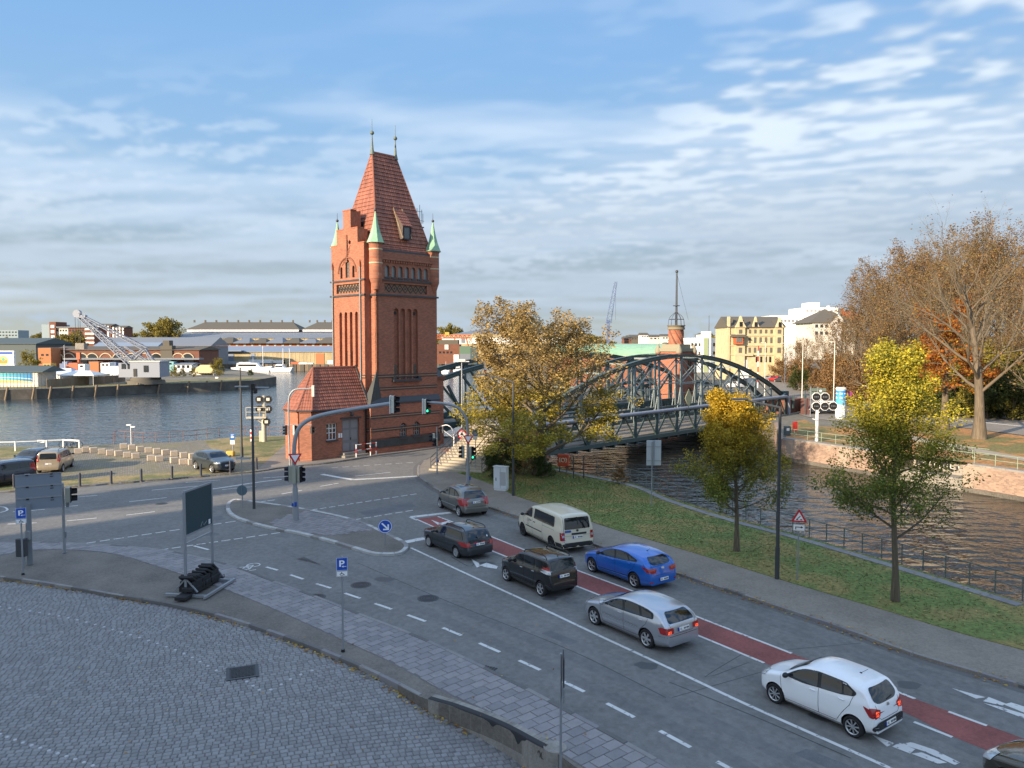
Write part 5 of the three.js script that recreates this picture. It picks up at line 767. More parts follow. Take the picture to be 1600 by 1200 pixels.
// ---- gate house
{
const h=thing('gate_house','small brick gate house with hipped tile roof against the tower','house',[TW.x,0,TW.z],TW.th),EH=4.55;
const plan=[[-0.95,-0.4],[-6.7,-0.4],[-7.45,-1.15],[-7.45,-3.3],[-6.7,-4.1],[-0.95,-4.1]];
// walls: the street wall has openings, the others are solid
mesh('wall',[slab([[-1.0,-0.75],[-6.55,-0.75],[-7.2,-1.3],[-7.2,-3.2],[-6.6,-3.9],[-1.0,-3.9]],0,EH - 0.02),extrude(rect(-6.7,0,-0.95,EH),0.36,0,[rect(-5.25,1.75,-4.15,3.25),rect(-3.6,0.55,-1.75,3.55)]).translate(0,0,-0.76),...[[1,2],[2,3],[3,4]].map(([i,j])=> beam(V(plan[i][0],EH / 2,plan[i][1]),V(plan[j][0],EH / 2,plan[j][1]),0.36,EH))],M.brick,h);
mesh('cornice',[1,2,3].map((i)=> beam(V(plan[i][0],EH - 0.12,plan[i][1]),V(plan[i + 1] ? plan[i + 1][0] :0,EH - 0.12,plan[i + 1][1]),0.52,0.2)).concat(box(5.8,0.2,0.5,-3.85,EH - 0.12,-0.5)),M.brickDark,h);
const w=mesh('window',box(1.1,1.5,0.04,-4.7,2.5,-0.66),M.glass,h);mesh('frame',[...[-0.52,-0.17,0.17,0.52].map((x)=> box(0.07,1.5,0.06,-4.7 + x,2.5,-0.6)),...[-0.72,-0.1,0.3,0.72].map((y)=> box(1.1,0.06,0.055,-4.7,2.5 + y,-0.6))],M.white,w);mesh('sill',box(1.25,0.12,0.2,-4.7,1.7,-0.36),M.slate,w);
const grey=std([0.19,0.19,0.20],0.6);for (const s of [-1,1]) {const d=mesh('door',box(0.91,2.98,0.08,-2.675 + s * 0.46,2.04,-0.62),grey,h);const ps=[];for (const y of [0.9,2.0,3.0]) ps.push(box(0.66,y===2.0 ? 0.9 :0.7,0.03,-2.675 + s * 0.46,y + 0.05,-0.575));mesh('door_panel',ps,std([0.235,0.235,0.245],0.6),d);}
mesh('door_handle',box(0.05,0.2,0.08,-2.6,1.7,-0.56),M.black,h);mesh('lintel',box(2.2,0.14,0.12,-2.675,3.62,-0.37),M.slate,h);
const lamp=mesh('wall_lamp',[new THREE.SphereGeometry(0.17,12,10).translate(-2.7,3.95,-0.12),bar(V(-2.7,4.1,-0.4),V(-2.7,4.1,-0.12),0.03)],M.darkPole,h);
for (const x of [-3.95,-3.72]) mesh('letter_box',box(0.16,0.4,0.06,x,2.1,-0.37),M.white,h);
mesh('step',[box(2.6,0.2,0.9,-2.6,0.2,0.02),box(2.3,0.22,0.5,-2.6,0.42,-0.12)],M.concrete,h);
mesh('downpipe',bar(V(-1.1,0.2,-0.3),V(-1.1,EH,-0.3),0.06,8),M.black,h);
// roof
const rf=mesh('roof',slab(plan.map(([x,z])=> [x,z]),EH - 0.02,EH + 0.03),M.slate,h),o=0.28,E=[V(-0.95,EH,-0.4 + o),V(-6.85,EH,-0.4 + o),V(-7.75,EH,-1.05),V(-7.75,EH,-3.4),V(-6.85,EH,-4.1 - o),V(-0.95,EH,-4.1 - o)],r0=V(-5.4,8.2,-2.25),r1=V(-0.75,8.2,-2.25);
tileSlope(rf,E[1],E[0],r0,r1,13,M.roofTile,0.06);tileSlope(rf,E[2],E[1],r0,r0,13,M.roofTile,0.06);tileSlope(rf,E[3],E[2],r0,r0,13,M.roofTile,0.06);tileSlope(rf,E[4],E[3],r0,r0,13,M.roofTile,0.06);tileSlope(rf,E[5],E[4],r1,r0,13,M.roofTile,0.06);
mesh('hip_tiles',[hipCap(E[1],r0,0.1),hipCap(E[2],r0,0.1),hipCap(E[3],r0,0.1),hipCap(E[4],r0,0.1),hipCap(r0,r1,0.12)],M.roofTile,rf);
mesh('gutter',[bar(E[0].clone().setY(EH - 0.05),E[1].clone().setY(EH - 0.05),0.07),bar(E[1].clone().setY(EH - 0.05),E[2].clone().setY(EH - 0.05),0.07),bar(E[2].clone().setY(EH - 0.05),E[3].clone().setY(EH - 0.05),0.07)],M.lead,rf);
mesh('verge_flashing',beam(V(-0.8,EH + 0.1,-0.1),V(-0.8,8.35,-2.25),0.22,0.14),M.lead,rf);
}
// red and white barrier rail and prohibition sign by the gate house door
{
const b=thing('barrier_rail','red and white rail beside the gate house steps','barrier',[TW.x,0,TW.z],TW.th);
for (const x of [-2.9,-1.35,-0.7]) {mesh('post',[cyl(0.05,0.05,0.4,x,0.1,0.75,8),cyl(0.05,0.05,0.4,x,0.9,0.75,8)],M.white,b);mesh('post',[cyl(0.051,0.051,0.4,x,0.5,0.75,8)],M.red,b);}
for (const y of [1.25,0.75]) for (let i=0;i < 4;i++) mesh('rail',bar(V(-2.9 + i * 0.55,y,0.75),V(-2.9 + (i + 1) * 0.55,y,0.75),0.04),i % 2 ? M.red :M.white,b);
}
// ================================================================ BRIDGES over the canal
const BU=V(0.695,0,-0.719),BN=V(-0.719,0,-0.695);
const BP=(t,w,y=0)=> V(3.16 + BU.x * t + BN.x * w,y,-71 + BU.z * t + BN.z * w);
function bowRib(parent,w,t0,t1,hEnd,hTop,n,deck,mats,opt={}) {
const tc=(t0 + t1) / 2,hs=(t1 - t0) / 2,H=(t)=> hEnd + (hTop - hEnd) * (1 - ((t - tc) / hs) ** 2),step=(t1 - t0) / n;
const rib=[];for (let i=0;i < n * 3;i++) {const a=t0 + (i * step) / 3,b=a + step / 3;rib.push(beam(BP(a,w,H(a)),BP(b,w,H(b)).addScaledVector(BU,0.03),0.34,0.30));} rib.push(...[0.25,-0.25].flatMap((o)=> {const r=[];for (let i=0;i < n * 3;i++) {const a=t0 + (i * step) / 3,b=a + step / 3;r.push(beam(BP(a,w,H(a) + o * 0.9),BP(b,w,H(b) + o * 0.9).addScaledVector(BU,0.03),0.50,0.05));} return r;}));
mesh('arch_rib',rib,mats[0],parent);
for (let i=0;i <=n;i++) {const t=t0 + i * step;if (H(t) - deck < 0.5) continue;mesh('hanger',[beam(BP(t,w,deck),BP(t,w,H(t)),0.30,0.05),beam(BP(t - 0.14,w,deck),BP(t - 0.14,w,H(t)),0.05,0.3),beam(BP(t + 0.14,w,deck),BP(t + 0.14,w,H(t)),0.05,0.3)],mats[1],parent);}
if (opt.diag) for (let i=0;i < n;i++) {const a=t0 + i * step,b=a + step,up=i < n / 2;mesh('diagonal',beam(BP(a,w,up ? H(a) :deck),BP(b,w,up ? deck :H(b)),0.2,0.24),mats[0],parent);}
if (opt.cross) for (let i=1;i < n - 1;i++) {const a=t0 + i * step,b=a + step,lo=Math.max(deck + 1.6,Math.min(H(a),H(b)) - 3.1),g=[];g.push(beam(BP(a,w,H(a) - 0.3),BP(b,w,lo),0.10,0.10),beam(BP(a,w,lo),BP(b,w,H(b) - 0.3),0.10,0.10),beam(BP(a,w,lo),BP(b,w,lo),0.14,0.12),beam(BP(a,w,lo),BP(a + 0.9,w,deck + 1.1),0.08,0.08),beam(BP(b,w,lo),BP(b - 0.9,w,deck + 1.1),0.08,0.08));mesh('bracing',g,mats[1],parent);}
return H;
}
function deckTruss(parent,w,t0,t1,y0,y1,n,mat,member=0.24) {
const step=(t1 - t0) / n;mesh('bottom_chord',[beam(BP(t0,w,y0),BP(t1,w,y0),0.36,0.34),beam(BP(t0,w,y0 - 0.19),BP(t1,w,y0 - 0.19),0.5,0.05)],mat,parent);
mesh('top_chord',beam(BP(t0,w,y1),BP(t1,w,y1),0.32,0.24),mat,parent);
for (let i=0;i <=n;i++) {const t=t0 + i * step;mesh('post',[beam(BP(t,w,y0),BP(t,w,y1),member,0.07),beam(BP(t - member / 2,w,y0),BP(t - member / 2,w,y1),0.2,0.05),beam(BP(t + member / 2,w,y0),BP(t + member / 2,w,y1),0.2,0.05)],mat,parent);}
for (let i=0;i < n;i++) {const t=t0 + i * step;mesh('diagonal',beam(BP(t + 0.1,w,y0 + 0.1),BP(t + step / 2,w,y1 - 0.1),member * 0.7,0.1),mat,parent);mesh('diagonal',beam(BP(t + step / 2,w,y1 - 0.1),BP(t + step - 0.1,w,y0 + 0.1),member * 0.7,0.1),mat,parent);}
}
{
const b=thing('arch_bridge','green steel bridge with riveted arch ribs across the canal','bridge');
deckTruss(b,0,-1.9,51.5,0.1,2.72,13,M.bridgeGreen,0.26);
deckTruss(b,9.2,-1.9,55.6,1.2,2.8,20,M.bridgeGreen,0.16);
deckTruss(b,4.4,2,52,1.35,2.55,18,M.bridgeGreen,0.14);
const H=bowRib(b,3,-1,58,2.1,8.85,12,1.0,[M.bridgeGreen,M.bridgePale],{cross:true});
bowRib(b,6.8,-1,58,2.1,8.85,12,1.0,[M.bridgeGreen,M.bridgePale],{cross:true});
for (let i=2;i < 11;i++) {const t=-1 + i * 4.917;mesh('portal_strut',[beam(BP(t,3,H(t) - 0.1),BP(t,6.8,H(t) - 0.1),0.2,0.2)],M.bridgePale,b);}
const dk=(w0,w1,y0,y1,t0=-3,t1=58)=> {const q=[BP(t0,w0),BP(t1,w0),BP(t1,w1),BP(t0,w1)].map((p)=> [p.x,p.z]);return slab(q,y0,y1);};
mesh('deck',dk(0.35,9.0,0.05,0.42),M.asphaltSide,b);
for (let t=-1.5;t < 52;t +=2.05) mesh('cross_beam',beam(BP(t,0,-0.25),BP(t,9.2,-0.25),0.25,0.4),M.bridgeGreen,b);
mesh('pipe',[bar(BP(-2,-0.45,2.9),BP(50,-0.45,2.9),0.2,12),tube([BP(50,-0.45,2.9),BP(51,-0.45,2.75),BP(51.5,-0.45,2.0),BP(51.6,-0.45,0.2)],0.2,16,12)],std([0.27,0.29,0.34],0.5,0.1),b);
for (let t=0.5;t < 52;t +=4.1) mesh('pipe_bracket',box(0.2,0.5,0.5),M.bridgeGreen,b).position.copy(BP(t,-0.3,2.75));
// diamond shaped navigation board on the truss
mesh('diamond_board',new THREE.CylinderGeometry(0.95,0.95,0.06,4).rotateX(Math.PI / 2).scale(0.72,1.12,1).rotateY(Math.PI / 4 - 0.1),std([0.30,0.31,0.20],0.6),b).position.copy(BP(23.8,-0.9,4.1));
mesh('handrail',[bar(BP(0,8.6,3.6),BP(52,8.6,3.6),0.05),bar(BP(0,1.2,1.5),BP(52,1.2,1.5),0.04)],M.bridgePale,b);
const ab=thing('bridge_abutment','red brick abutment under the near end of the arch bridge','abutment');mesh('masonry',[slab([BP(-5,-0.6),BP(-0.2,-0.6),BP(-0.2,9.5),BP(-5,9.5)].map((p)=> [p.x,p.z]),-3,0.02),slab([BP(-2.6,-0.5),BP(-1.3,-0.5),BP(-1.3,0.6),BP(-2.6,0.6)].map((p)=> [p.x,p.z]),0,2.5)],M.brick,ab);
const fa=thing('bridge_abutment','brown brick abutment under the far end of the arch bridge','abutment');mesh('masonry',[slab([BP(50,0.2),BP(59,0.2),BP(59,9.6),BP(50,9.6)].map((p)=> [p.x,p.z]),-3,0.7),slab([BP(52,0.3),BP(58.5,0.3),BP(58.5,3.2),BP(52,3.2)].map((p)=> [p.x,p.z]),0,2.2)],M.brickDark,fa);
mesh('end_post',[box(1.0,2.2,1.0,0,0,0)],M.bridgeGreen,b).position.copy(BP(57.6,3,2.1));mesh('end_frame',[beam(BP(50,0,2.75),BP(58,3,2.75),0.3,0.3),beam(BP(58,0,0),BP(58,0,2.7),0.3,0.3),beam(BP(54,0,1.0),BP(54,0,2.7),0.24,0.24)],M.bridgeGreen,b);
// stairs down to the road at the far end
const st=thing('bridge_stair_rail','dark sloping stair railing at the far end of the arch bridge','railing');const A=BP(58,0,3.4),B=G3(1258,650,0.2).setY(1.1);mesh('handrail',[bar(A,B,0.06),bar(A.clone().setY(2.7),B.clone().setY(0.4),0.05)],M.bridgeGreen,st);for (let i=0;i <=14;i++) {const p=A.clone().lerp(B,i / 14);mesh('baluster',bar(p,p.clone().setY(p.y - 0.95),0.025,4),M.bridgeGreen,st);} mesh('flight',beam(A.clone().setY(2.0),B.clone().setY(-0.1),1.2,0.5),M.brickDark,st);
}
{
const b=thing('railway_bridge','green steel railway bridge with high bow trusses behind the tower','bridge');
for (const w of [15.6,20.6]) {bowRib(b,w,-2,46,5.9,9.1,9,1.6,[M.bridgeGreen,M.bridgePale],{diag:true});mesh('bottom_chord',beam(BP(-2,w,1.5),BP(46,w,1.5),0.5,0.6),M.bridgeGreen,b);mesh('end_post',[beam(BP(-2,w,0),BP(-2,w,6.0),0.5,0.5),beam(BP(46,w,0),BP(46,w,6.0),0.5,0.5),beam(BP(1.5,w,5.8),BP(4.2,w,1.7),0.2,0.3),beam(BP(-2,w,0.4),BP(6,w,2.2),0.5,0.5),beam(BP(-1,w,0.9),BP(3,w,-0.8),0.4,0.4)],M.bridgeGreen,b);}
mesh('deck',slab([BP(-4,15.6),BP(48,15.6),BP(48,20.6),BP(-4,20.6)].map((p)=> [p.x,p.z]),1.2,1.6),M.slateBase,b);
mesh('railing',[1.9,2.3,2.7].map((y)=> bar(BP(-2,21.2,y),BP(46,21.2,y),0.03,5)).concat(Array.from({length:25},(_,i)=> bar(BP(-2 + i * 2,21.2,1.5),BP(-2 + i * 2,21.2,2.7),0.03,4))),M.darkPole,b);
const c=thing('low_bridge','low green girder bridge with shallow arch beyond the arch bridge','bridge');bowRib(c,24,44,76,2.2,3.9,8,0.8,[M.bridgeGreen,M.bridgePale],{diag:true});bowRib(c,29,44,76,2.2,3.9,8,0.8,[M.bridgeGreen,M.bridgePale],{diag:true});mesh('deck',slab([BP(40,24),BP(80,24),BP(80,29),BP(40,29)].map((p)=> [p.x,p.z]),0.4,0.8),M.slateBase,c);
}
// ---- second tower beyond the bridge, with a flagmast
{
const p=BP(50.2,17.3),t=thing('mast_tower','squat red brick tower with twisted chimney and tall mast beyond the arch bridge','tower',[p.x,0,p.z],0.75);
mesh('wall',[box(3.9,9.2,3.9,0,4.6,0),box(4.3,2.4,4.3,0,1.2,0),...[[-1,-1],[-1,1],[1,-1],[1,1]].map(([i,j])=> cyl(0.42,0.42,8.9,i * 1.95,0,j * 1.95,8))],M.brick,t);
mesh('coping',[box(4.3,0.5,4.3,0,9.35,0),box(3.2,0.6,3.2,0,9.9,0)],std([0.26,0.24,0.17],0.85),t);
for (const [i,j] of [[-1,-1],[-1,1],[1,-1],[1,1]]) mesh('pinnacle',lathe([[0.5,0],[0.52,0.4],[0.32,0.8],[0.1,1.3],[0,1.4]],8).translate(i * 1.95,8.9,j * 1.95),std([0.26,0.24,0.17],0.85),t);
mesh('drum',cyl(1.08,1.08,3.2,0,9.9,0,20),M.brick,t);
for (let k=0;k < 8;k++) {const pts=[];for (let i=0;i <=10;i++) {const a=(k / 8) * 6.283 + i * 0.13;pts.push(V(1.08 * Math.cos(a),9.9 + i * 0.26,1.08 * Math.sin(a)));} mesh('twisted_rib',tube(pts,0.12,10,6),k % 2 ? M.brickDark :M.brickPlain,t);}
mesh('drum_head',[cyl(1.35,1.35,0.35,0,12.5,0,20),cyl(1.2,1.45,0.3,0,12.85,0,20)],std([0.22,0.19,0.13],0.85),t);
const cg=[];for (let k=0;k < 10;k++) {const a=(k / 10) * 6.283;cg.push(tube([V(1.3 * Math.cos(a),13.1,1.3 * Math.sin(a)),V(1.1 * Math.cos(a),14.3,1.1 * Math.sin(a)),V(0.15 * Math.cos(a),15.2,0.15 * Math.sin(a))],0.035,8,4));} cg.push(new THREE.TorusGeometry(1.15,0.04,5,20).rotateX(Math.PI / 2).translate(0,14.1,0),new THREE.TorusGeometry(0.5,0.05,5,16).rotateX(Math.PI / 2).translate(0,16.2,0));mesh('crown_cage',cg,M.slate,t);
mesh('mast',[cyl(0.2,0.12,8.4,0,13,0,8),new THREE.SphereGeometry(0.24,10,8).translate(0,21.5,0),bar(V(0.1,21,0),V(1.5,14,1.2),0.02,4)],M.darkPole,t);
for (const [y,h] of [[1.5,2],[6,2]]) mesh('window',extrude(arch(0,y,0.9,h),0.1).rotateY(-0.02).translate(0.8,0,1.95),M.glass,t);
}
// ---- steps from the pavement up to the footbridge
{
const s=thing('stone_stairs','broad stone steps with iron railings leading up beside the tree','stairs'),A=G3(712,737,0.1),B=G3(775,667,2.7),dir=B.clone().sub(A).setY(0),Ln=dir.length(),n=18;dir.normalize();const side=V(-dir.z,0,dir.x);
for (let i=0;i < n;i++) {const st=box(4.6 - i * 0.05,0.17,Ln / n + 0.28,0,0,0);const m=mesh('step',st,M.stepStone ||=std([0.40,0.35,0.27],0.85,0,{map:M.slabA.map}),s);const p=A.clone().addScaledVector(dir,((i + 0.5) * Ln) / n);m.position.set(p.x,0.16 + i * 0.155,p.z);m.rotation.y=Math.atan2(dir.x,dir.z);}
const base=A.clone().addScaledVector(dir,Ln / 2);const sl=beam(A.clone().setY(-0.4),B.clone().setY(2.2),4.4,0.7);mesh('flight',sl,M.brick,s);
for (const sd of [-2.2,0.9,2.25]) {const a=A.clone().addScaledVector(side,sd).setY(1.15),b=B.clone().addScaledVector(side,sd * 0.9).setY(3.75);mesh('handrail',[bar(a,b,0.035),bar(a.clone().setY(0.75),b.clone().setY(3.35),0.025),bar(a.clone().setY(0.45),b.clone().setY(3.05),0.02)],M.darkPole,s);for (let i=0;i <=9;i++) {const p=a.clone().lerp(b,i / 9);mesh('rail_post',bar(p,p.clone().setY(p.y - 1.0),0.025,5),M.darkPole,s);}}
mesh('landing',box(6,0.4,5),M.concrete,s).position.copy(B.clone().addScaledVector(dir,2.6).setY(2.72));s.children.at(-1).rotation.y=Math.atan2(dir.x,dir.z);mesh('landing_wall',box(5.6,2.6,4.6),M.brick,s).position.copy(B.clone().addScaledVector(dir,2.6).setY(1.25));s.children.at(-1).rotation.y=Math.atan2(dir.x,dir.z);
}
// ================================================================ STREET FURNITURE
const textTex=(w,h,draw)=> new THREE.MeshStandardMaterial({map:ctex(w,h,draw),roughness:0.45});
// a flat sign plate: printed front, grey back. Outline in metres, u/v from its bounding box
function plate(pts,front,back,th=0.02) {
const xs=pts.map((p)=> p[0]),ys=pts.map((p)=> p[1]),x0=Math.min(...xs),x1=Math.max(...xs),y0=Math.min(...ys),y1=Math.max(...ys);
const f=new THREE.ShapeGeometry(shapeOf(pts));const uv=f.attributes.uv,p=f.attributes.position;for (let i=0;i < p.count;i++) uv.setXY(i,(p.getX(i) - x0) / (x1 - x0),(p.getY(i) - y0) / (y1 - y0));f.translate(0,0,th + 0.003);
return {f,b:extrude(pts,th)};
}
const disc=(r,n=28)=> Array.from({length:n},(_,i)=> [r * Math.cos((i / n) * 6.28319),r * Math.sin((i / n) * 6.28319)]);
function signOn(parent,pts,front,x,y,z,turn=0,name='sign_plate',back=M.grey) {
const {f,b}=plate(pts,front,back),g=new THREE.Group();g.name=name;g.position.set(x,y,z);g.rotation.y=turn;parent.add(g);mesh('plate',b,back,g);mesh('print',f,front,g);return g;
}
const face=(x,z)=> Math.atan2(-x,-z);// turn that faces the viewer's side of the square
M.signP=textTex(128,192,(g,w,h)=> {g.fillStyle='#1d4fb0';g.fillRect(0,0,w,h);g.strokeStyle='#e8eef8';g.lineWidth=4;g.strokeRect(6,6,w - 12,h - 12);g.fillStyle='#f2f5fb';g.font='bold 128px sans-serif';g.fillText('P',22,132);g.lineWidth=7;g.strokeStyle='#f2f5fb';g.beginPath();g.moveTo(112,132);g.lineTo(66,132);g.moveTo(80,120);g.lineTo(66,132);g.lineTo(80,144);g.stroke();});
M.signWheel=textTex(128,96,(g,w,h)=> {g.fillStyle='#eef0f0';g.fillRect(0,0,w,h);g.strokeStyle='#222';g.lineWidth=3;g.strokeRect(5,5,w - 10,h - 10);g.lineWidth=7;g.beginPath();g.arc(62,58,20,0.3,5.2);g.moveTo(60,18);g.lineTo(60,52);g.lineTo(80,52);g.lineTo(90,76);g.stroke();});
M.signArrow=textTex(128,128,(g,w,h)=> {g.fillStyle='#1d4fb0';g.fillRect(0,0,w,h);g.strokeStyle='#f2f5fb';g.lineWidth=5;g.beginPath();g.arc(64,64,58,0,7);g.stroke();g.lineWidth=14;g.beginPath();g.moveTo(34,34);g.lineTo(88,88);g.stroke();g.beginPath();g.moveTo(92,46);g.lineTo(92,92);g.lineTo(46,92);g.stroke();});
M.signYield=textTex(128,112,(g,w,h)=> {g.fillStyle='#c2202a';g.fillRect(0,0,w,h);g.fillStyle='#eceeef';g.beginPath();g.moveTo(22,13);g.lineTo(106,13);g.lineTo(64,86);g.fill();});
M.signBridge=textTex(128,112,(g,w,h)=> {g.fillStyle='#c2202a';g.fillRect(0,0,w,h);g.fillStyle='#f0f0ee';g.beginPath();g.moveTo(64,24);g.lineTo(106,99);g.lineTo(22,99);g.fill();g.strokeStyle='#111';g.lineWidth=6;g.beginPath();g.moveTo(40,92);g.lineTo(56,88);g.moveTo(72,90);g.lineTo(90,92);g.moveTo(50,84);g.lineTo(74,58);g.stroke();g.fillStyle='#111';g.fillRect(40,86,14,9);g.fillRect(74,86,14,9);});
M.signTurn=textTex(128,80,(g,w,h)=> {g.fillStyle='#f0f0ee';g.fillRect(0,0,w,h);g.strokeStyle='#111';g.lineWidth=3;g.strokeRect(4,4,w - 8,h - 8);g.lineWidth=9;g.beginPath();g.moveTo(30,62);g.lineTo(30,34);g.lineTo(92,34);g.stroke();g.beginPath();g.moveTo(84,20);g.lineTo(108,34);g.lineTo(84,48);g.fillStyle='#111';g.fill();});
M.signProhib=textTex(128,128,(g,w,h)=> {g.fillStyle='#c2202a';g.fillRect(0,0,w,h);g.fillStyle='#f0f0ee';g.beginPath();g.arc(64,64,44,0,7);g.fill();g.fillStyle='#222';g.fillRect(46,52,36,22);g.fillRect(42,74,44,8);});
M.signNoStop=textTex(128,128,(g,w,h)=> {g.fillStyle='#b8506a';g.fillRect(0,0,w,h);g.fillStyle='#2b50a0';g.beginPath();g.arc(64,64,46,0,7);g.fill();g.strokeStyle='#c2202a';g.lineWidth=15;g.beginPath();g.moveTo(30,30);g.lineTo(98,98);g.moveTo(98,30);g.lineTo(30,98);g.stroke();});
M.signBike=textTex(96,128,(g,w,h)=> {g.fillStyle='#1d63b8';g.fillRect(0,0,w,h);g.strokeStyle='#fff';g.lineWidth=6;g.beginPath();g.arc(30,84,16,0,7);g.moveTo(82,84);g.arc(66,84,16,0,7);g.moveTo(30,84);g.lineTo(44,58);g.lineTo(62,58);g.lineTo(66,84);g.stroke();});
M.signInfo=textTex(96,128,(g,w,h)=> {g.fillStyle='#2f7fd0';g.fillRect(0,0,w,h);g.fillStyle='#fff';g.fillRect(18,20,60,10);g.fillRect(18,40,44,8);g.fillRect(18,58,60,34);});
const square=(w,h)=> rect(-w / 2,-h / 2,w / 2,h / 2),tri=(s,down)=> {const h=s * 0.866,r=0.08 * s,p=down ? [[-s / 2,h / 2],[0,-h / 2],[s / 2,h / 2]] :[[-s / 2,-h / 2],[s / 2,-h / 2],[0,h / 2]];return round(p,r);};
function pole(parent,h,r,mat,y0=0.1,name='post') {return mesh(name,[cyl(r,r * 0.92,h,0,0,0,12),cyl(r * 1.3,r * 1.3,0.06,0,0,0,12),new THREE.SphereGeometry(r * 0.95,10,5,0,6.3,0,1.57).translate(0,h,0)],mat,parent);}
function postAt(name,label,cat,px,py,y=0.1,group) {const p=G3(px,py,y);const t=thing(name,label,cat,[p.x,y,p.z],0,group);t.userData.base=undefined;return [t,p];}
const rowY=(p,py,y0=0.1)=> Hat(p.x,p.z,py) - y0;// height above the post's foot seen in that row
// --- parking signs
for (const [px,py,top,bot,lab] of [[536,1018,870,899,'parking sign with wheelchair plate on the slab pavement in the middle'],[36,898,793,817,'parking sign with wheelchair plate at the left beside the direction board post']]) {
const [t,p]=postAt('parking_sign',lab,'parking sign',px,py),hT=rowY(p,top),hB=rowY(p,bot),a=face(p.x,p.z),s=(hT - hB) * 0.72;
pole(t,hT,0.035,M.galv);mesh('foot',cyl(0.07,0.06,0.08,0,0,0,10),M.black,t);
signOn(t,round(square(s * 0.84,s * 0.98),0.05),M.signP,Math.sin(a) * 0.05,hT - s * 0.5,Math.cos(a) * 0.05,a);signOn(t,square(s * 0.84,s * 0.40),M.signWheel,Math.sin(a) * 0.05,hT - s * 1.22,Math.cos(a) * 0.05,a,'extra_plate');
}
{// sign seen edge-on at the wall end
const [t,p]=postAt('parking_sign','parking sign seen edge on beside the end of the low wall','parking sign',876,1212,0.11);const hT=rowY(p,1022,0.11);pole(t,hT,0.032,M.galv);const a=face(p.x,p.z) + 1.60;signOn(t,round(square(0.6,0.70),0.05),M.signP,Math.sin(a) * 0.05,hT - 0.35,Math.cos(a) * 0.05,a,'sign_plate',M.black);signOn(t,square(0.6,0.32),M.signWheel,Math.sin(a) * 0.05,hT - 0.9,Math.cos(a) * 0.05,a,'extra_plate');
}
{// litter bin on the left post, direction board seen from behind, signal post
const [lb,q]=postAt('litter_bin','narrow dark litter bin behind the left parking sign post','litter bin',35,887);mesh('bin_body',[rbox(0.42,0.85,0.28,0.04,0,0.95,0)],M.darkPole,lb);mesh('bin_post',cyl(0.03,0.03,1.3,0,0,-0.16,8),M.galv,lb);
const [t,p]=postAt('direction_board','back of a grey three-panel direction board on a thick post','road sign',47,882);const hT=rowY(p,741),h1=rowY(p,797),W=(57 * Math.hypot(p.x,p.z)) / 1190 * 0.93,a=face(p.x,p.z) - 0.1,ph=(hT - h1) / 3;
mesh('post',[box(0.22,h1 + 0.3,0.26,0,(h1 + 0.3) / 2,0),box(0.2,hT - h1,0.12,0,h1 + (hT - h1) / 2,-0.06)].map((g)=> g.rotateY(a)),M.grey,t);const off=0.45;
for (let i=0;i < 3;i++) {const g=new THREE.Group();g.name='panel';g.rotation.y=a;t.add(g);g.position.set(Math.cos(a) * off,h1 + ph * (i + 0.5),-Math.sin(a) * off);mesh('board',rbox(W,ph * 0.95,0.05,0.015),std([0.23,0.26,0.31],0.5,0.3),g);mesh('rim',[box(W,0.03,0.03,0,ph * 0.47,0.035),box(W,0.03,0.03,0,-ph * 0.47,0.035)],M.galv,g);mesh('clamp',[box(0.12,0.06,0.05,-off,ph * 0.42,0.05),box(0.10,0.05,0.05,W / 2 - 0.4,ph * 0.42,0.05),box(0.14,0.03,0.02,W / 2 - 0.4,ph * 0.2,0.035)],M.black,g);}
mesh('cabinet',[rbox(0.2,0.42,0.14,0.02,0.06,rowY(p,835),0.18),box(0.10,0.10,0.01,0.03,rowY(p,829),0.265)],M.galv,t);
}
// --- traffic signal heads
function signalHead(parent,x,y,z,turn,n=3,lit=-1,back=M.sigBack,name='signal_head',s=1) {
const g=new THREE.Group();g.name=name;g.position.set(x,y,z);g.rotation.y=turn;g.scale.setScalar(s);parent.add(g);
mesh('housing',[rbox(0.32,n * 0.32 + 0.04,0.22,0.03,0,0,0)],back,g);
const vis=[],lens=[];for (let i=0;i < n;i++) {const yy=(n - 1 - 2 * i) * 0.16;vis.push(new THREE.CylinderGeometry(0.125,0.135,0.26,14,1,true,Math.PI * 0.58,Math.PI * 1.35).rotateX(Math.PI / 2).rotateZ(Math.PI).translate(0,yy,0.22));const l=new THREE.CylinderGeometry(0.105,0.105,0.02,16).rotateX(Math.PI / 2).translate(0,yy,0.115);if (i===lit) mesh('lit_lens',l,M.greenLit,g);else lens.push(l);}
mesh('visor',vis,M.visor,g);mesh('front_plate',box(0.33,n * 0.32 + 0.05,0.02,0,0,0.105),M.visor,g);if (lens.length) mesh('lens',lens,M.lensOff,g);return g;
}
M.sigBack=std([0.32,0.33,0.27],0.6);M.sigWhite=std([0.55,0.55,0.48],0.6);M.visor=std([0.012,0.013,0.02],0.6,0,{side:THREE.DoubleSide});M.lensOff=std([0.05,0.04,0.04],0.3);M.greenLit=std([0.02,0.3,0.16],0.4,0,{emissive:rgb(0.05,1.0,0.45),emissiveIntensity:1.3});
{
const [t,p]=postAt('signal_post','grey signal post at the left with sideways black visors','traffic light',101,864);const h=rowY(p,756),a=face(p.x,p.z);pole(t,h,0.07,M.galv);signalHead(t,0.28,rowY(p,773),0.02,a + 1.45,2,-1,M.sigBack,'signal_head',1.1);mesh('button_box',rbox(0.14,0.22,0.12,0.03,0.22,rowY(p,789),0),M.grey,t);mesh('cable_box',rbox(0.08,0.3,0.08,0.02,0.09,rowY(p,835),0.02),M.grey,t);
}
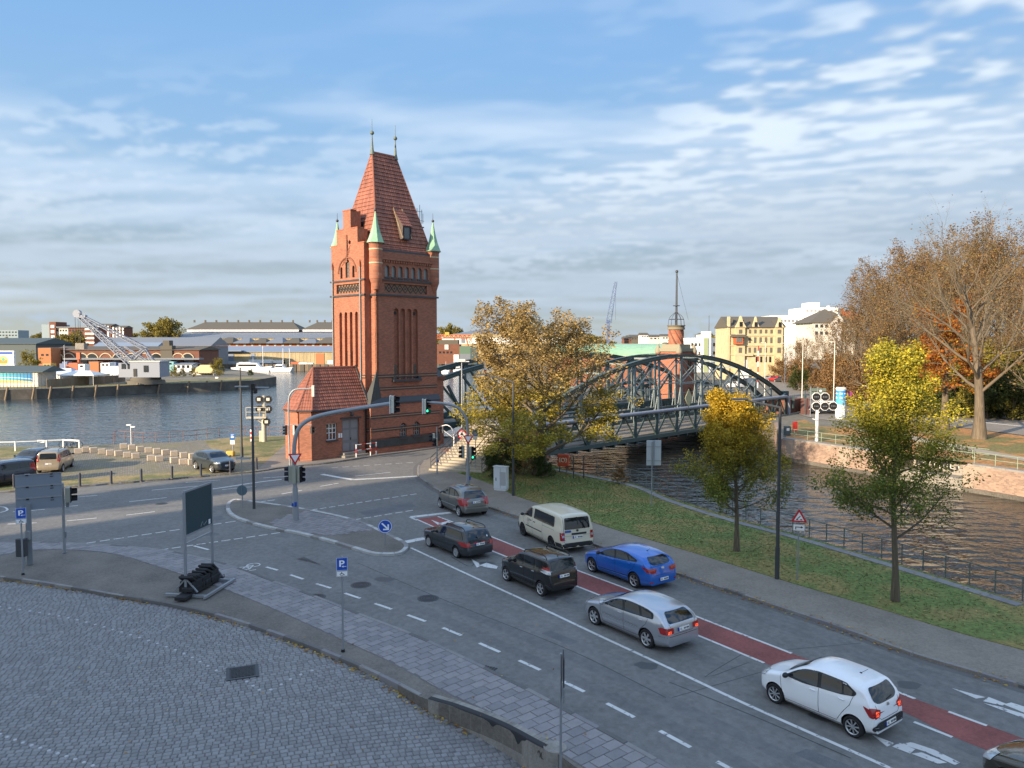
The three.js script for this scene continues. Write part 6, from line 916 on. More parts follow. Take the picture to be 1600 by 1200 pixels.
function cantilever(t,h,pts,r) {mesh('mast',[cyl(r * 1.25,r,h * 0.55,0,0,0,14),tube([V(0,h * 0.5,0),...pts.map((q)=> V(...q))],r * 0.8,40,10)],M.galv,t);}
{// mast on the island: long arm over the side street
const [t,p]=postAt('signal_mast','grey curved signal mast on the traffic island with long arm','traffic light',462,813);const D=-p.z,u=D / 1190;
const tipY=rowY(p,634),tipX=(607 - 462) * u,yB=rowY(p,690);cantilever(t,rowY(p,720),[[0.02,yB,0],[0.28,rowY(p,668),-0.1],[0.9,rowY(p,655),-0.3],[1.8,rowY(p,648),-0.6],[tipX * 0.6,rowY(p,642),-1.2],[tipX + 0.1,tipY,-1.9]],0.15);
signalHead(t,tipX + 0.12,rowY(p,636),-1.85,1.35,3,-1,M.sigWhite,'signal_head',1.05);mesh('reflector_plate',rbox(0.05,1.1,0.5,0.02,tipX - 0.07,rowY(p,636),-1.9),M.white,t);
signOn(t,tri(0.78,true),M.signYield,0.08,rowY(p,717),0.2,face(p.x,p.z) + 0.05,'yield_sign');
signalHead(t,-0.28,rowY(p,740),0,-1.35,3,-1,M.sigBack,'signal_head',0.92);signalHead(t,0.28,rowY(p,741),0.02,1.25,3,-1,M.sigBack,'signal_head',0.92);mesh('cabinet',rbox(0.24,1.05,0.2,0.03,-0.02,rowY(p,741),0.14),M.sigBack,t);
mesh('push_button',[rbox(0.14,0.28,0.14,0.03,0.06,rowY(p,787),0.16),rbox(0.14,0.2,0.14,0.03,-0.12,rowY(p,788),0.1)],M.blue,t);
}
{// mast on the right pavement with green light
const [t,p]=postAt('signal_mast','grey curved signal mast with green light on the right pavement','traffic light',731,762);const u=-p.z / 1190,tx=(666 - 731) * u;
cantilever(t,rowY(p,700),[[0,rowY(p,668),0],[-0.15,rowY(p,652),0],[-0.7,rowY(p,637),0],[-1.6,rowY(p,631),0],[tx,rowY(p,628.5),0]],0.13);
signalHead(t,tx - 0.02,rowY(p,635),0.02,1.2,3,2,M.sigWhite,'signal_head',1.05);mesh('reflector_plate',rbox(0.05,1.1,0.42,0.02,tx - 0.24,rowY(p,635),0),M.white,t);
signOn(t,tri(0.78,true),M.signYield,0.05,rowY(p,687),0.2,face(p.x,p.z),'yield_sign');signalHead(t,0.26,rowY(p,708),0.02,1.1,3,2,M.sigBack,'signal_head',0.95);signalHead(t,-0.34,rowY(p,706),0,-1.35,3,-1,M.sigBack,'signal_head',0.9);mesh('push_button',rbox(0.14,0.26,0.16,0.03,0.14,rowY(p,747),0.02),M.blue,t);
}
{// pale pedestrian signal and the white bow of its neighbour
const [t,p]=postAt('pedestrian_signal','pale pedestrian signal post at the pavement corner','traffic light',683,741);pole(t,rowY(p,668),0.06,M.galv);signalHead(t,-0.28,rowY(p,684),0,-1.2,2,-1,M.sigWhite);signalHead(t,-0.1,rowY(p,690),0.2,-0.5,2,-1,M.sigWhite,'signal_head',0.9);mesh('push_button',rbox(0.14,0.2,0.12,0.03,0.09,rowY(p,720),0.04),M.blue,t);
const [b,q]=postAt('signal_bow','white curved signal post beside the tower corner','traffic light',709,703);const u=-q.z / 1190;mesh('post',tube([V(0,0,0),V(0,rowY(q,680),0),V(-0.25,rowY(q,668),0),V(-0.7,rowY(q,664),0),V(-1.15,rowY(q,666),0)],0.05,30,8),M.white,b);mesh('brace',bar(V(-1.1,rowY(q,671),0),V(-0.03,rowY(q,684),0),0.03),M.white,b);signalHead(b,-1.2,rowY(q,671),0,-0.6,2,-1,M.sigWhite,'signal_head',1);
}
{// small signals and lamp by the gate house
const [t,p]=postAt('signal_lamp_post','grey curved lamp and signal post at the gate house corner','traffic light',453,729);const u=-p.z / 1190;
mesh('post',tube([V(0,0,0),V(0,rowY(p,625),0),V(0.12,rowY(p,616),0),V(0.5,rowY(p,609),0),V(1.7,rowY(p,607),0),V(2.0,rowY(p,606),0)],0.07,40,8),M.galv,t);
mesh('hanging_sign',rbox(0.22,0.95,0.28,0.03,2.05,rowY(p,611),0),M.sigWhite,t);for (const [x,ry] of [[-0.25,-1.2],[0.45,1.2],[1.9,1.2]]) {signalHead(t,x,rowY(p,672),0.05,ry,x > 1 ? 2 :3,-1,x > 0.3 && x < 1 ? M.sigWhite :M.visor,'signal_head',0.8);} mesh('bracket',bar(V(-0.25,rowY(p,664),0),V(1.9,rowY(p,664),0),0.03),M.galv,t);
}
// --- election board with a heap of black ballast
{
const L=G3(291,934,0.1),Rr=G3(333,909,0.1),t=thing('notice_board','large blank dark green board on a grey steel frame with black ballast','notice board'),D=-L.z;
const top=Hat(L.x,L.z,769),b0=Hat(L.x,L.z,838),ax=Rr.clone().sub(L).setY(0).normalize(),W=Rr.clone().sub(L).length(),n=V(-ax.z,0,ax.x),P=(s,y,o=0)=> L.clone().addScaledVector(ax,s).addScaledVector(n,o).setY(y);
for (const s of [0,W]) {mesh('leg',[beam(P(s,0.1),P(s,top),0.09,0.09),beam(P(s,0.35,-0.5),P(s,0.9),0.05,0.05),beam(P(s,0.35,0.5),P(s,0.9),0.05,0.05)],M.galv,t);mesh('foot',beam(P(s,0.2,-0.9),P(s,0.2,0.9),0.10,0.1),M.galv,t);}
mesh('frame',[beam(P(0,top),P(W,top),0.06,0.08),beam(P(0,b0),P(W,b0),0.06,0.08),beam(P(0,b0 - 0.32),P(W,b0 - 0.32),0.05,0.05)],M.galv,t);mesh('skid',[beam(P(-0.2,0.2,0.9),P(W + 0.2,0.2,0.9),0.1,0.1)],M.galv,t);
mesh('board',beam(P(W / 2,b0 + 0.02),P(W / 2,top - 0.02),1,1),M.black,t).visible=true;t.children.pop();
const bd=box(W - 0.06,top - b0 - 0.04,0.05);bd.rotateY(Math.atan2(-ax.z,ax.x));const c=P(W / 2,(top + b0) / 2);bd.translate(c.x,c.y,c.z);mesh('board',bd,std([0.018,0.052,0.066],0.5),t);
const tear=box(0.14,0.2,0.01);tear.rotateY(Math.atan2(-ax.z,ax.x));const tc=P(W * 0.88,b0 + 0.18,0.035);mesh('paper_scrap',[tear.translate(tc.x,tc.y,tc.z)],M.white,t);
const sc=P(W * 0.66,b0 + 0.2,0.03);mesh('scrawl',[tube([P(W * 0.55,b0 + 0.12,0.032),P(W * 0.62,b0 + 0.3,0.032),P(W * 0.66,b0 + 0.15,0.032),P(W * 0.78,b0 + 0.26,0.032)],0.012,14,4)],M.galv,t);
const h=thing('ballast_heap','heap of black rubber ballast slabs under the notice board','ballast'),R=RNG(4),blk=std([0.018,0.019,0.022],0.75);
for (let i=0;i < 5;i++) {const b=rbox(0.95,0.16,0.5,0.04,0,0,0);b.rotateY(Math.atan2(-ax.z,ax.x) + (R() - 0.5) * 0.12);const q=P(-0.1 + i * W * 0.26,0.24 + (i % 2) * 0.04,0.05);mesh('rubber_foot',b.translate(q.x,q.y,q.z),blk,h);}
for (let j=0;j < 2;j++) for (let i=0;i < 3;i++) {const b=rbox(W * 0.32,0.24,0.62,0.04);b.rotateY(Math.atan2(-ax.z,ax.x) + (R() - 0.5) * 0.12);const q=P(W * (0.17 + i * 0.33),0.42 + j * 0.22,(R() - 0.5) * 0.08);mesh('rubber_block',b.translate(q.x,q.y,q.z),blk,h);}
for (let i=0;i < 8;i++) {const b=rbox(0.11,0.5,0.6,0.04);b.rotateZ(0.95 + (R() - 0.5) * 0.2);b.rotateY(Math.atan2(-ax.z,ax.x) + (R() - 0.5) * 0.2);const q=P(0.08 + (i / 7) * W * 0.85,0.80 + 0.06 * Math.sin(i * 1.1 + 1),(R() - 0.5) * 0.1);mesh('rubber_slab',b.translate(q.x,q.y,q.z),blk,h);}
for (let i=0;i < 4;i++) {const b=rbox(0.9,0.2,0.45,0.05);b.rotateY(Math.atan2(-ax.z,ax.x) + (R() - 0.5) * 0.3);const q=P(0.3 + i * 0.5,0.45,0.1);mesh('rubber_slab',b.translate(q.x,q.y,q.z),blk,h);}
}
// --- round arrow sign at the island nose, back of a round sign, street lamps
{const [t,p]=postAt('keep_right_sign','round blue arrow sign on the nose of the traffic island','road sign',602,851);const h=rowY(p,822);pole(t,h,0.03,M.galv);const a=face(p.x,p.z);signOn(t,disc(0.36),M.signArrow,Math.sin(a) * 0.05,h,Math.cos(a) * 0.05,a);}
{const [t,p]=postAt('street_name_post','thin post with street name plate and round sign back on the island','road sign',379,792);const h=rowY(p,712);pole(t,h,0.035,M.galv);mesh('sign_back',new THREE.CylinderGeometry(0.33,0.33,0.02,24).rotateX(Math.PI / 2).translate(0,rowY(p,766),0.05),std([0.10,0.16,0.20],0.5,0.2),t);mesh('sign_stiffener',box(0.03,0.5,0.03,0,rowY(p,766),0.08),M.grey,t);mesh('name_plate',rbox(0.95,0.14,0.03,0.01,0.1,rowY(p,716),0),std([0.32,0.38,0.42],0.5),t);}
function lampHead(g,tip,dir) {mesh('lamp_head',[rbox(0.7,0.09,0.26,0.04,0,0,0).rotateY(Math.atan2(-dir.z,dir.x)).translate(tip.x,tip.y,tip.z)],M.darkPole,g);mesh('lamp_glass',box(0.42,0.02,0.18).rotateY(Math.atan2(-dir.z,dir.x)).translate(tip.x,tip.y - 0.05,tip.z),M.lampClear,g);}
for (const [px,py,top,tx,ty,lab] of [[802,774,597,757,586,'dark angled street lamp beside the white cabinet on the grass'],[1214,904,637,1160,625,'dark angled street lamp on the grass by the triangular sign']]) {
const [t,p]=postAt('street_lamp',lab,'street lamp',px,py,0.12),u=-p.z / 1190,h=rowY(p,top,0.12);const tip=V((tx - px) * u,h + (top - ty) * u,-0.3);
mesh('post',[cyl(0.10,0.10,1.4,0,0,0,12),cyl(0.085,0.06,h,0,0,0,12)],M.darkPole,t);mesh('arm',bar(V(0,h,0),tip,0.055,8,0.04),M.darkPole,t);lampHead(t,tip.clone().add(V(-0.2,0.02,0)),V(-1,0,0));
}
{const [t,p]=postAt('street_lamp','tall dark lamp post with two heads on the traffic island','street lamp',397,795);const h=rowY(p,596);mesh('post',cyl(0.09,0.07,h,0,0,0,12),M.darkPole,t);for (const s of [-1,1]) mesh('lamp_head',rbox(0.85,0.08,0.25,0.03,s * 0.62,h - 0.35 + s * -0.03,0),M.galv,t);mesh('loudspeaker',[rbox(0.25,0.4,0.25,0.05,0.12,h - 0.3,0.1),rbox(0.2,0.3,0.25,0.05,0.25,h - 0.6,0.1)],M.black,t);}
{const [t,p]=postAt('street_lamp','tall slim bare lamp post at the edge of the harbour plaza','street lamp',378,716);mesh('post',cyl(0.10,0.06,rowY(p,574),0,0,0,10),M.darkPole,t);mesh('collar',cyl(0.14,0.14,1.0,0,0,0,10),M.darkPole,t);}
{const [t,p]=postAt('street_lamp','tall pale lamp post with round prohibition sign beside the tower','street lamp',722,700);const h=rowY(p,565);mesh('post',cyl(0.09,0.06,h,0,0,0,10),M.galv,t);mesh('lamp_head',[rbox(1.5,0.1,0.4,0.04,0,h,0),rbox(0.8,0.3,0.5,0.08,0.0,h + 0.1,0)],M.offwhite,t);signOn(t,disc(0.47),M.signProhib,0,rowY(p,678),0.12,face(p.x,p.z));}
{const [t,p]=postAt('bike_sign','small blue cycle sign on a pale post at the foot of the steps','road sign',743,737);pole(t,rowY(p,672),0.035,M.galv);signOn(t,square(0.36,0.5),M.signBike,-0.03,rowY(p,676),0.05,face(p.x,p.z));mesh('extra_plate',box(0.34,0.26,0.02,-0.03,rowY(p,684),0.05),M.white,t);}
{// triangular bridge warning sign and the back of a big white sign
const [t,p]=postAt('warning_sign','red triangle opening bridge sign with turn arrow plate on the grass','road sign',1246,906,0.12),a=face(p.x,p.z),u=-p.z / 1190,h=rowY(p,792,0.12);pole(t,h - 0.1,0.032,M.galv);signOn(t,tri(0.68,false),M.signBridge,0.02 + Math.sin(a) * 0.05,h - 0.36,Math.cos(a) * 0.05,a);signOn(t,round(square(0.5,0.30),0.03),M.signTurn,0.02 + Math.sin(a) * 0.05,h - 0.90,Math.cos(a) * 0.05,a,'extra_plate');
const [b,q]=postAt('tall_sign','back of a tall white sign on the grass by the canal railing','road sign',1018,790,0.12);const v=-q.z / 1190,hb=rowY(q,688,0.12),hh=40 * v;pole(b,hb - 0.1,0.035,M.galv);mesh('board',rbox(23 * v,hh,0.05,0.02,0.12,hb - hh / 2,-0.06),std([0.42,0.46,0.48],0.5),b);mesh('stiffener',[box(0.06,hh,0.04,0.12,hb - hh / 2,0.0),box(23 * v,0.03,0.03,0.12,hb - hh * 0.25,-0.02),box(23 * v,0.03,0.03,0.12,hb - hh * 0.8,-0.02)],M.galv,b);
}
{// white switch cabinet, life buoy housing
const p=G3(783,766,0.1),c=thing('switch_cabinet','white street cabinet with pasted print on the grass beside the lamp','cabinet',[p.x,0.1,p.z],-0.42),u=-p.z / 1190;const W=1.0,H=1.55;
mesh('cabinet_body',[rbox(W,H,0.42,0.03,0,H / 2 + 0.12,0),rbox(W + 0.08,0.08,0.5,0.03,0,H + 0.14,0),box(W * 0.92,0.14,0.36,0,0.07,0)],std([0.62,0.66,0.70],0.5),c);mesh('door_gap',[box(0.012,H * 0.9,0.01,0.03,H / 2 + 0.1,0.213),box(0.1,0.02,0.01,0.1,H * 0.6,0.214)],M.seam,c);
mesh('poster',box(0.46,0.95,0.008,0.22,H * 0.55,0.217),std([0.40,0.42,0.43],0.6),c);mesh('tag_mark',[box(0.06,0.2,0.006,-0.3,H * 0.52,0.216),box(0.09,0.03,0.006,-0.3,H * 0.46,0.217)],M.black,c);
const q=G3(880,738,0.1),l=thing('lifebuoy_box','orange red lifebuoy housing at the canal railing','lifebuoy',[q.x,0.1,q.z],-0.3);mesh('housing',[rbox(0.95,1.0,0.25,0.12,0,0.98,0,2)],std([0.62,0.09,0.035],0.5),l);mesh('symbol',[new THREE.TorusGeometry(0.15,0.04,6,20).translate(0,1.0,0.13),new THREE.TorusGeometry(0.27,0.035,6,14,1.6).rotateZ(-0.8).translate(0.02,1.0,0.13),new THREE.TorusGeometry(0.27,0.035,6,14,1.6).rotateZ(2.34).translate(-0.02,1.0,0.13)],std([0.8,0.7,0.5],0.5),l);mesh('post',[cyl(0.04,0.04,0.6,-0.3,0,0,8),cyl(0.04,0.04,0.6,0.3,0,0,8)],M.darkPole,l);
}
// --- canal railing along the grass, with a small gate
{
const t=thing('canal_railing','low green grey steel railing along the near canal bank','railing'),line=[G(1640,958),G(1500,916),G(1396,884),G(1258,843),G(1150,814),G(1050,782),G(994,760),G(930,742)].map(([x,z])=> V(x + 0.15,0,z - 0.1)),c=new THREE.CatmullRomCurve3(line),n=31,pts=c.getSpacedPoints(n),m=std([0.15,0.18,0.16],0.6,0.2);
pts.forEach((p)=> mesh('rail_post',cyl(0.03,0.03,0.98,p.x,0.12,p.z,6),m,t));for (const [y,r] of [[1.08,0.028],[0.62,0.02]]) mesh('rail',new THREE.TubeGeometry(new THREE.CatmullRomCurve3(pts.map((p)=> p.clone().setY(y))),90,r,6),m,t);
const g=thing('railing_gate','dark upright gate posts beside the lifebuoy housing','gate');for (const px of [896,912]) {const p=G3(px,748,0.1);mesh('gate_post',cyl(0.05,0.05,1.75,p.x,0.1,p.z,8),M.darkPole,g);} const a=G3(896,748,0.1),b=G3(912,748,0.1);mesh('gate_rail',[bar(a.clone().setY(1.75),b.clone().setY(1.75),0.03),bar(a.clone().setY(0.9),b.clone().setY(0.9),0.02)],M.darkPole,g);
}
// --- plaza: bollards, concrete blocks, signs, signal tower by the quay
{
const bl=[[22,762,743],[125,760,742],[174,756.5,739],[221,753,735],[269,748,731],[314,744,727],[360,739,723],[401,733.5,718]];
const spots=['beside the dark blue van','between the beige van and the direction board','first in the open plaza edge','second in the open plaza edge','third in the open plaza edge','behind the front wheel of the grey car','in front of the nose of the grey car','beside the tall island lamp'];
let first;bl.forEach(([px,py],i)=> {const p=G3(px,py,0.1);const b=first ? first.clone() :thing('bollard','','bollard');if (!first) {first=b;mesh('bollard_post',[cyl(0.085,0.085,0.92,0,0,0,10),new THREE.SphereGeometry(0.085,10,5,0,6.3,0,1.57).translate(0,0.92,0)],std([0.05,0.055,0.075],0.5,0.2),b);mesh('bollard_foot',cyl(0.12,0.12,0.05,0,0,0,10),M.kerbDark,b);} else {b.name=numbered('bollard');scene.add(b);} b.position.set(p.x,0.1,p.z);b.userData.label='dark steel bollard on the plaza kerb ' + spots[i];b.userData.group='bollards along the plaza kerb';});
// rows of pale concrete blocks
const rowA=[[193,700],[206,702],[219,704.5],[232,706.5],[245,708],[258.5,710],[272,712],[287,714.5],[301,716],[314,717.5]].map(([x,y])=> [x,y + 0.5]),rowB=[[122,708.5],[134,706],[146,707],[159,709],[172,711],[185,712],[198.5,714.5],[212,716]],rowC=[[236,719.5],[249,720.5],[272,723],[286,725.5],[300,726]];
let fb;const names={A:'far row nearer the water',B:'left row behind the beige van',C:'short row beside the grey car'},ord=['first','second','third','fourth','fifth','sixth','seventh','eighth','ninth','tenth'];
for (const [k,row] of Object.entries({A:rowA,B:rowB,C:rowC})) row.forEach(([px,py],i)=> {const p=G3(px,py,0.1);const b=fb ? fb.clone() :thing('concrete_block','','concrete block');if (!fb) {fb=b;mesh('block',rbox(0.62,0.48,0.5,0.03,0,0.24,0),M.concretePale ||=std([0.50,0.42,0.33],0.85,0,{map:M.slabA.map}),b);} else {b.name=numbered('concrete_block');scene.add(b);} b.position.set(p.x,0.1,p.z);b.rotation.y=0.5 + (i % 3) * 0.06;b.userData.label=`${ord[i]} pale block from left in the ${names[k]}`;b.userData.group='concrete blocks lined up on the plaza';});
{const [t,p]=postAt('info_sign','blue and white info sign beside the grey car on the plaza','sign',364,712);pole(t,rowY(p,678),0.05,M.galv);signOn(t,square(0.42,0.55),M.signInfo,0,rowY(p,682),0.06,face(p.x,p.z));mesh('extra_plate',box(0.42,0.36,0.02,0,rowY(p,691),0.06),M.white,t);const y=thing('yellow_stone','yellow painted stone at the foot of the info sign','stone',[p.x - 0.1,0.1,p.z + 0.3]);mesh('stone',rbox(0.75,0.5,0.5,0.15,0,0.25,0,2),std([0.5,0.36,0.08],0.8),y);}
{const [t,p]=postAt('harbour_lamp','slim white post with two flat lamps at the water edge','lamp',205,694);pole(t,rowY(p,664),0.04,M.white);mesh('lamp_head',[rbox(0.45,0.14,0.2,0.03,-0.18,rowY(p,664),0),rbox(0.42,0.14,0.2,0.03,0.25,rowY(p,667),0)],M.white,t);}
{const t=thing('quay_railing','thin red brown railing along the harbour edge of the plaza','railing'),L=[[178,694],[182,689],[230,692],[290,689],[340,684],[388,682],[440,682]].map(([x,y])=> G3(x,y,0.1)),c=new THREE.CatmullRomCurve3(L),m=std([0.22,0.12,0.10],0.7);for (const y of [0.65,1.15]) mesh('rail',new THREE.TubeGeometry(new THREE.CatmullRomCurve3(c.getSpacedPoints(30).map((p)=> p.setY(y))),40,0.025,5),m,t);c.getSpacedPoints(16).forEach((p)=> mesh('rail_post',cyl(0.03,0.03,1.1,p.x,0.1,p.z,5),m,t));}
{const t=thing('white_railing','white railing with plates behind the parked cars','railing'),L=[[-40,706],[24,705],[73,703],[99,701.5],[124,703]].map(([x,y])=> G3(x,y,0.1));for (let i=0;i < 4;i++) mesh('rail',beam(L[i].clone().setY(1.0),L[i + 1].clone().setY(1.0),0.08,i > 1 ? 0.14 :0.07),M.white,t);L.forEach((p)=> mesh('rail_post',box(0.1,1.0,0.1,p.x,0.55,p.z),M.white,t));mesh('plate',box(0.7,0.25,0.05,L[2].x - 0.5,0.95,L[2].z + 0.06),M.white,t);}
for (const [px,py,lab,ry] of [[107,700,'dark bicycle leaning on the left of the white railing',0.2],[117,700,'second bicycle leaning beside the white railing end',-0.15]]) {const p=G3(px,py,0.1);bicycle('bicycle',lab,p.x,0.1,p.z,ry,M.black);}
// signal tower with round lamps on a pale column
const p=G3(413,690,0.1),s=thing('shipping_signal','pale column with platform and round shipping signal lamps by the water','signal tower',[p.x,0.1,p.z],0.1),u=-p.z / 1190,hh=(py)=> Hat(p.x,p.z,py) - 0.1,pale=std([0.46,0.43,0.34],0.6);
mesh('column',[cyl(0.26,0.24,hh(652),0,0,0,14),box(0.22,hh(618) - hh(652),0.2,0,(hh(618) + hh(652)) / 2,0)],pale,s);mesh('platform',[box(2.0,0.16,1.0,-0.7,hh(652),0),...[-1.7,-1.0,-0.35,0.3].map((x)=> box(0.05,hh(636) - hh(652),0.05,x,(hh(636) + hh(652)) / 2,0.48)),box(2.0,0.06,0.06,-0.7,hh(636),0.48),box(2.0,0.06,0.06,-0.7,hh(643),0.48)],pale,s);mesh('bracket',bar(V(-0.9,hh(653),0),V(-0.1,hh(662),0),0.06),pale,s);
for (const [x,py] of [[-0.42,624],[0.50,624],[-0.42,639],[0.50,639],[0.30,659]]) {const l=mesh('signal_lamp',[new THREE.CylinderGeometry(0.38,0.38,0.3,12).rotateX(Math.PI / 2).translate(x,hh(py),0.1)],M.black,s);mesh('lamp_face',box(0.34,0.30,0.05,x,hh(py) + 0.02,0.27),M.offwhite,l);mesh('lamp_back',box(0.4,0.12,0.3,x,hh(py) - 0.38,0.1),M.darkPole,l);}
const g=G3(408,690,0.1),cb=thing('control_box','grey slim control box beside the shipping signal column','cabinet',[g.x,0.1,g.z]);mesh('box_body',[rbox(0.34,1.15,0.3,0.03,0,0.58,0)],pale,cb);
const w=G3(393,690,0.1),bc=thing('marker_beacon','red and white striped beacon by the harbour railing','beacon',[w.x,0.1,w.z]);for (let i=0;i < 5;i++) mesh('stripe',box(0.24,0.25,0.08,0,0.15 + i * 0.25,0),i % 2 ? M.red :M.white,bc);
}
function bicycle(name,label,x,y,z,ry,mat,s=1) {
const b=thing(name,label,'bicycle',[x,y,z],ry);b.scale.setScalar(s);for (const wx of [-0.52,0.52]) {const w=mesh('wheel',new THREE.TorusGeometry(0.33,0.025,6,22).translate(wx,0.34,0),M.rubber,b);mesh('spokes',[0,1,2,3,4,5].map((k)=> bar(V(wx - 0.32 * Math.cos(k * 0.52),0.34 - 0.32 * Math.sin(k * 0.52),0),V(wx + 0.32 * Math.cos(k * 0.52),0.34 + 0.32 * Math.sin(k * 0.52),0),0.005,3)),M.galv,w);}
mesh('frame',[bar(V(-0.52,0.34,0),V(-0.1,0.34,0),0.02),bar(V(-0.1,0.34,0),V(-0.22,0.85,0),0.02),bar(V(-0.1,0.34,0),V(0.38,0.78,0),0.022),bar(V(-0.2,0.75,0),V(0.36,0.84,0),0.02),bar(V(-0.52,0.34,0),V(-0.2,0.78,0),0.015),bar(V(0.52,0.34,0),V(0.36,0.95,0),0.02)],mat,b);mesh('saddle',rbox(0.26,0.06,0.14,0.03,-0.24,0.92,0),M.black,b);mesh('handlebar',[bar(V(0.34,1.0,-0.28),V(0.34,1.0,0.28),0.015),bar(V(0.36,0.92,0),V(0.34,1.0,0),0.018)],M.black,b);return b;
}
// --- cars on the plaza
{
const Gp='cars parked on the harbour plaza';
const kang={name:'family_van',L:4.21,W:1.83,clear:0.2,r:0.32,axles:[1.3,-1.4],belt:[1.02,1.06],lean:0.16,paint:paint(0.36,0.30,0.22,0.5),spokes:6,roofR:0.14,top:[[2.1,0.6],[2.05,0.85],[1.9,0.95],[1.5,1.08],[1.3,1.14],[0.75,1.58],[0.45,1.72],[0,1.79],[-1.0,1.80],[-1.75,1.76],[-1.92,1.70],[-2.0,1.3],[-2.05,0.8],[-2.1,0.55]],windows:[[[1.2,1.1],[0.72,1.52],[0.38,1.58],[0.34,1.1]],[[0.24,1.1],[0.26,1.6],[-0.8,1.6],[-0.84,1.12]],[[-0.94,1.13],[-0.9,1.6],[-1.55,1.56],[-1.62,1.14]]],screen:[[-0.66,1.16],[0.66,1.16],[0.58,1.6],[-0.58,1.6]],rear:[[-0.62,1.14],[0.62,1.14],[0.56,1.6],[-0.56,1.6]],doors:[[[0.3,1.08],[0.28,0.35]],[[-0.88,1.1],[-0.9,0.36]]],handles:[[0.42,0.98],[-0.7,1.0]],mirror:[1.1,1.08],tail:[[[[0.84,1.5],[0.7,1.5],[0.66,0.98],[0.84,0.92]],M.tailRed]],plate:[0.78,0.06],mirrorMat:M.plastic,rails:[0.2,-1.6,0.62,0.05]};
const k=makeCar(kang,'beige family van with roof rails seen from behind on the plaza','van',Gp);{const A=G3(69,737,0.1),B=G3(112,730,0.1);const r=G3(99,737,0.1),f=G3(114,729,0.1),d=f.clone().sub(r).setY(0).normalize();k.rotation.y=Math.atan2(-d.z,d.x);const mid=r.clone().add(f).multiplyScalar(0.5),right=V(-d.z,0,d.x);mid.addScaledVector(right,-0.87);k.position.set(mid.x,0.1,mid.z);}
const suvTop=[[2.15,0.62],[2.1,0.85],[1.98,0.95],[1.4,1.04],[1.0,1.10],[0.4,1.48],[0.05,1.58],[-0.6,1.60],[-1.3,1.54],[-1.75,1.42],[-2.0,1.1],[-2.08,0.9],[-2.15,0.6]];
const suv={name:'car',L:4.35,W:1.85,clear:0.21,r:0.35,axles:[1.32,-1.32],belt:[1.0,1.1],lean:0.26,paint:paint(0.06,0.075,0.085,0.6,0.3),spokes:5,rim:'twin',top:suvTop,windows:[[[0.85,1.08],[0.36,1.40],[0.0,1.48],[-0.1,1.08]],[[-0.2,1.09],[-0.1,1.48],[-0.85,1.44],[-0.98,1.12]],[[-1.05,1.13],[-0.95,1.43],[-1.45,1.3]]],screen:[[-0.66,1.14],[0.66,1.14],[0.54,1.5],[-0.54,1.5]],rear:[[-0.6,1.14],[0.6,1.14],[0.5,1.4],[-0.5,1.4]],doors:[[[1.0,1.0],[0.86,0.4]],[[-0.15,1.06],[-0.17,0.4]]],handles:[[0.0,0.96],[-1.0,1.0]],mirror:[0.82,1.06],head:[[[[0.88,0.86],[0.58,0.90],[0.56,0.80],[0.86,0.76]],'front']],frontPanels:[['grille',round([[-0.46,0.45],[0.46,0.45],[0.56,0.72],[0.4,0.86],[-0.4,0.86],[-0.56,0.72]],0.06),M.plastic,0.012],['air_intake',round([[-0.9,0.5],[-0.62,0.46],[-0.62,0.62],[-0.88,0.66]],0.04),M.plastic,0.012],['air_intake',round([[0.9,0.5],[0.62,0.46],[0.62,0.62],[0.88,0.66]],0.04),M.plastic,0.012]],plate:[0.8,0.1],frontPlate:0.6};
const s1=makeCar(suv,'dark grey car facing the street beside the short row of blocks','car',Gp);{const f=G3(329,738.5,0.1),r=G3(309,734,0.1),d=f.clone().sub(r).setY(0).normalize();s1.rotation.y=Math.atan2(-d.z,d.x);const right=V(-d.z,0,d.x),mid=f.clone().add(r).multiplyScalar(0.5).addScaledVector(right,-0.86);s1.position.set(mid.x,0.1,mid.z);}
const s2spec={...suv,paint:paint(0.012,0.016,0.035,0.4,0.25),frontPlate:undefined};const s2=makeCar(s2spec,'dark blue car parked behind the beige van','car',Gp);{const f=G3(48,736,0.1),r=G3(64,730,0.1),d=f.clone().sub(r).setY(0).normalize();s2.rotation.y=Math.atan2(-d.z,d.x) - 0.25;s2.position.set(f.x - 0.8,0.1,f.z - 1.6);}
const vn={...kang,paint:paint(0.02,0.026,0.045,0.4,0.25),rails:undefined};const v2=makeCar(vn,'dark blue van cut by the left edge of the view','van',Gp);{const p=G3(-2,762,0.1);v2.position.set(p.x - 0.4,0.1,p.z - 0.9);v2.rotation.y=-2.2;}
}
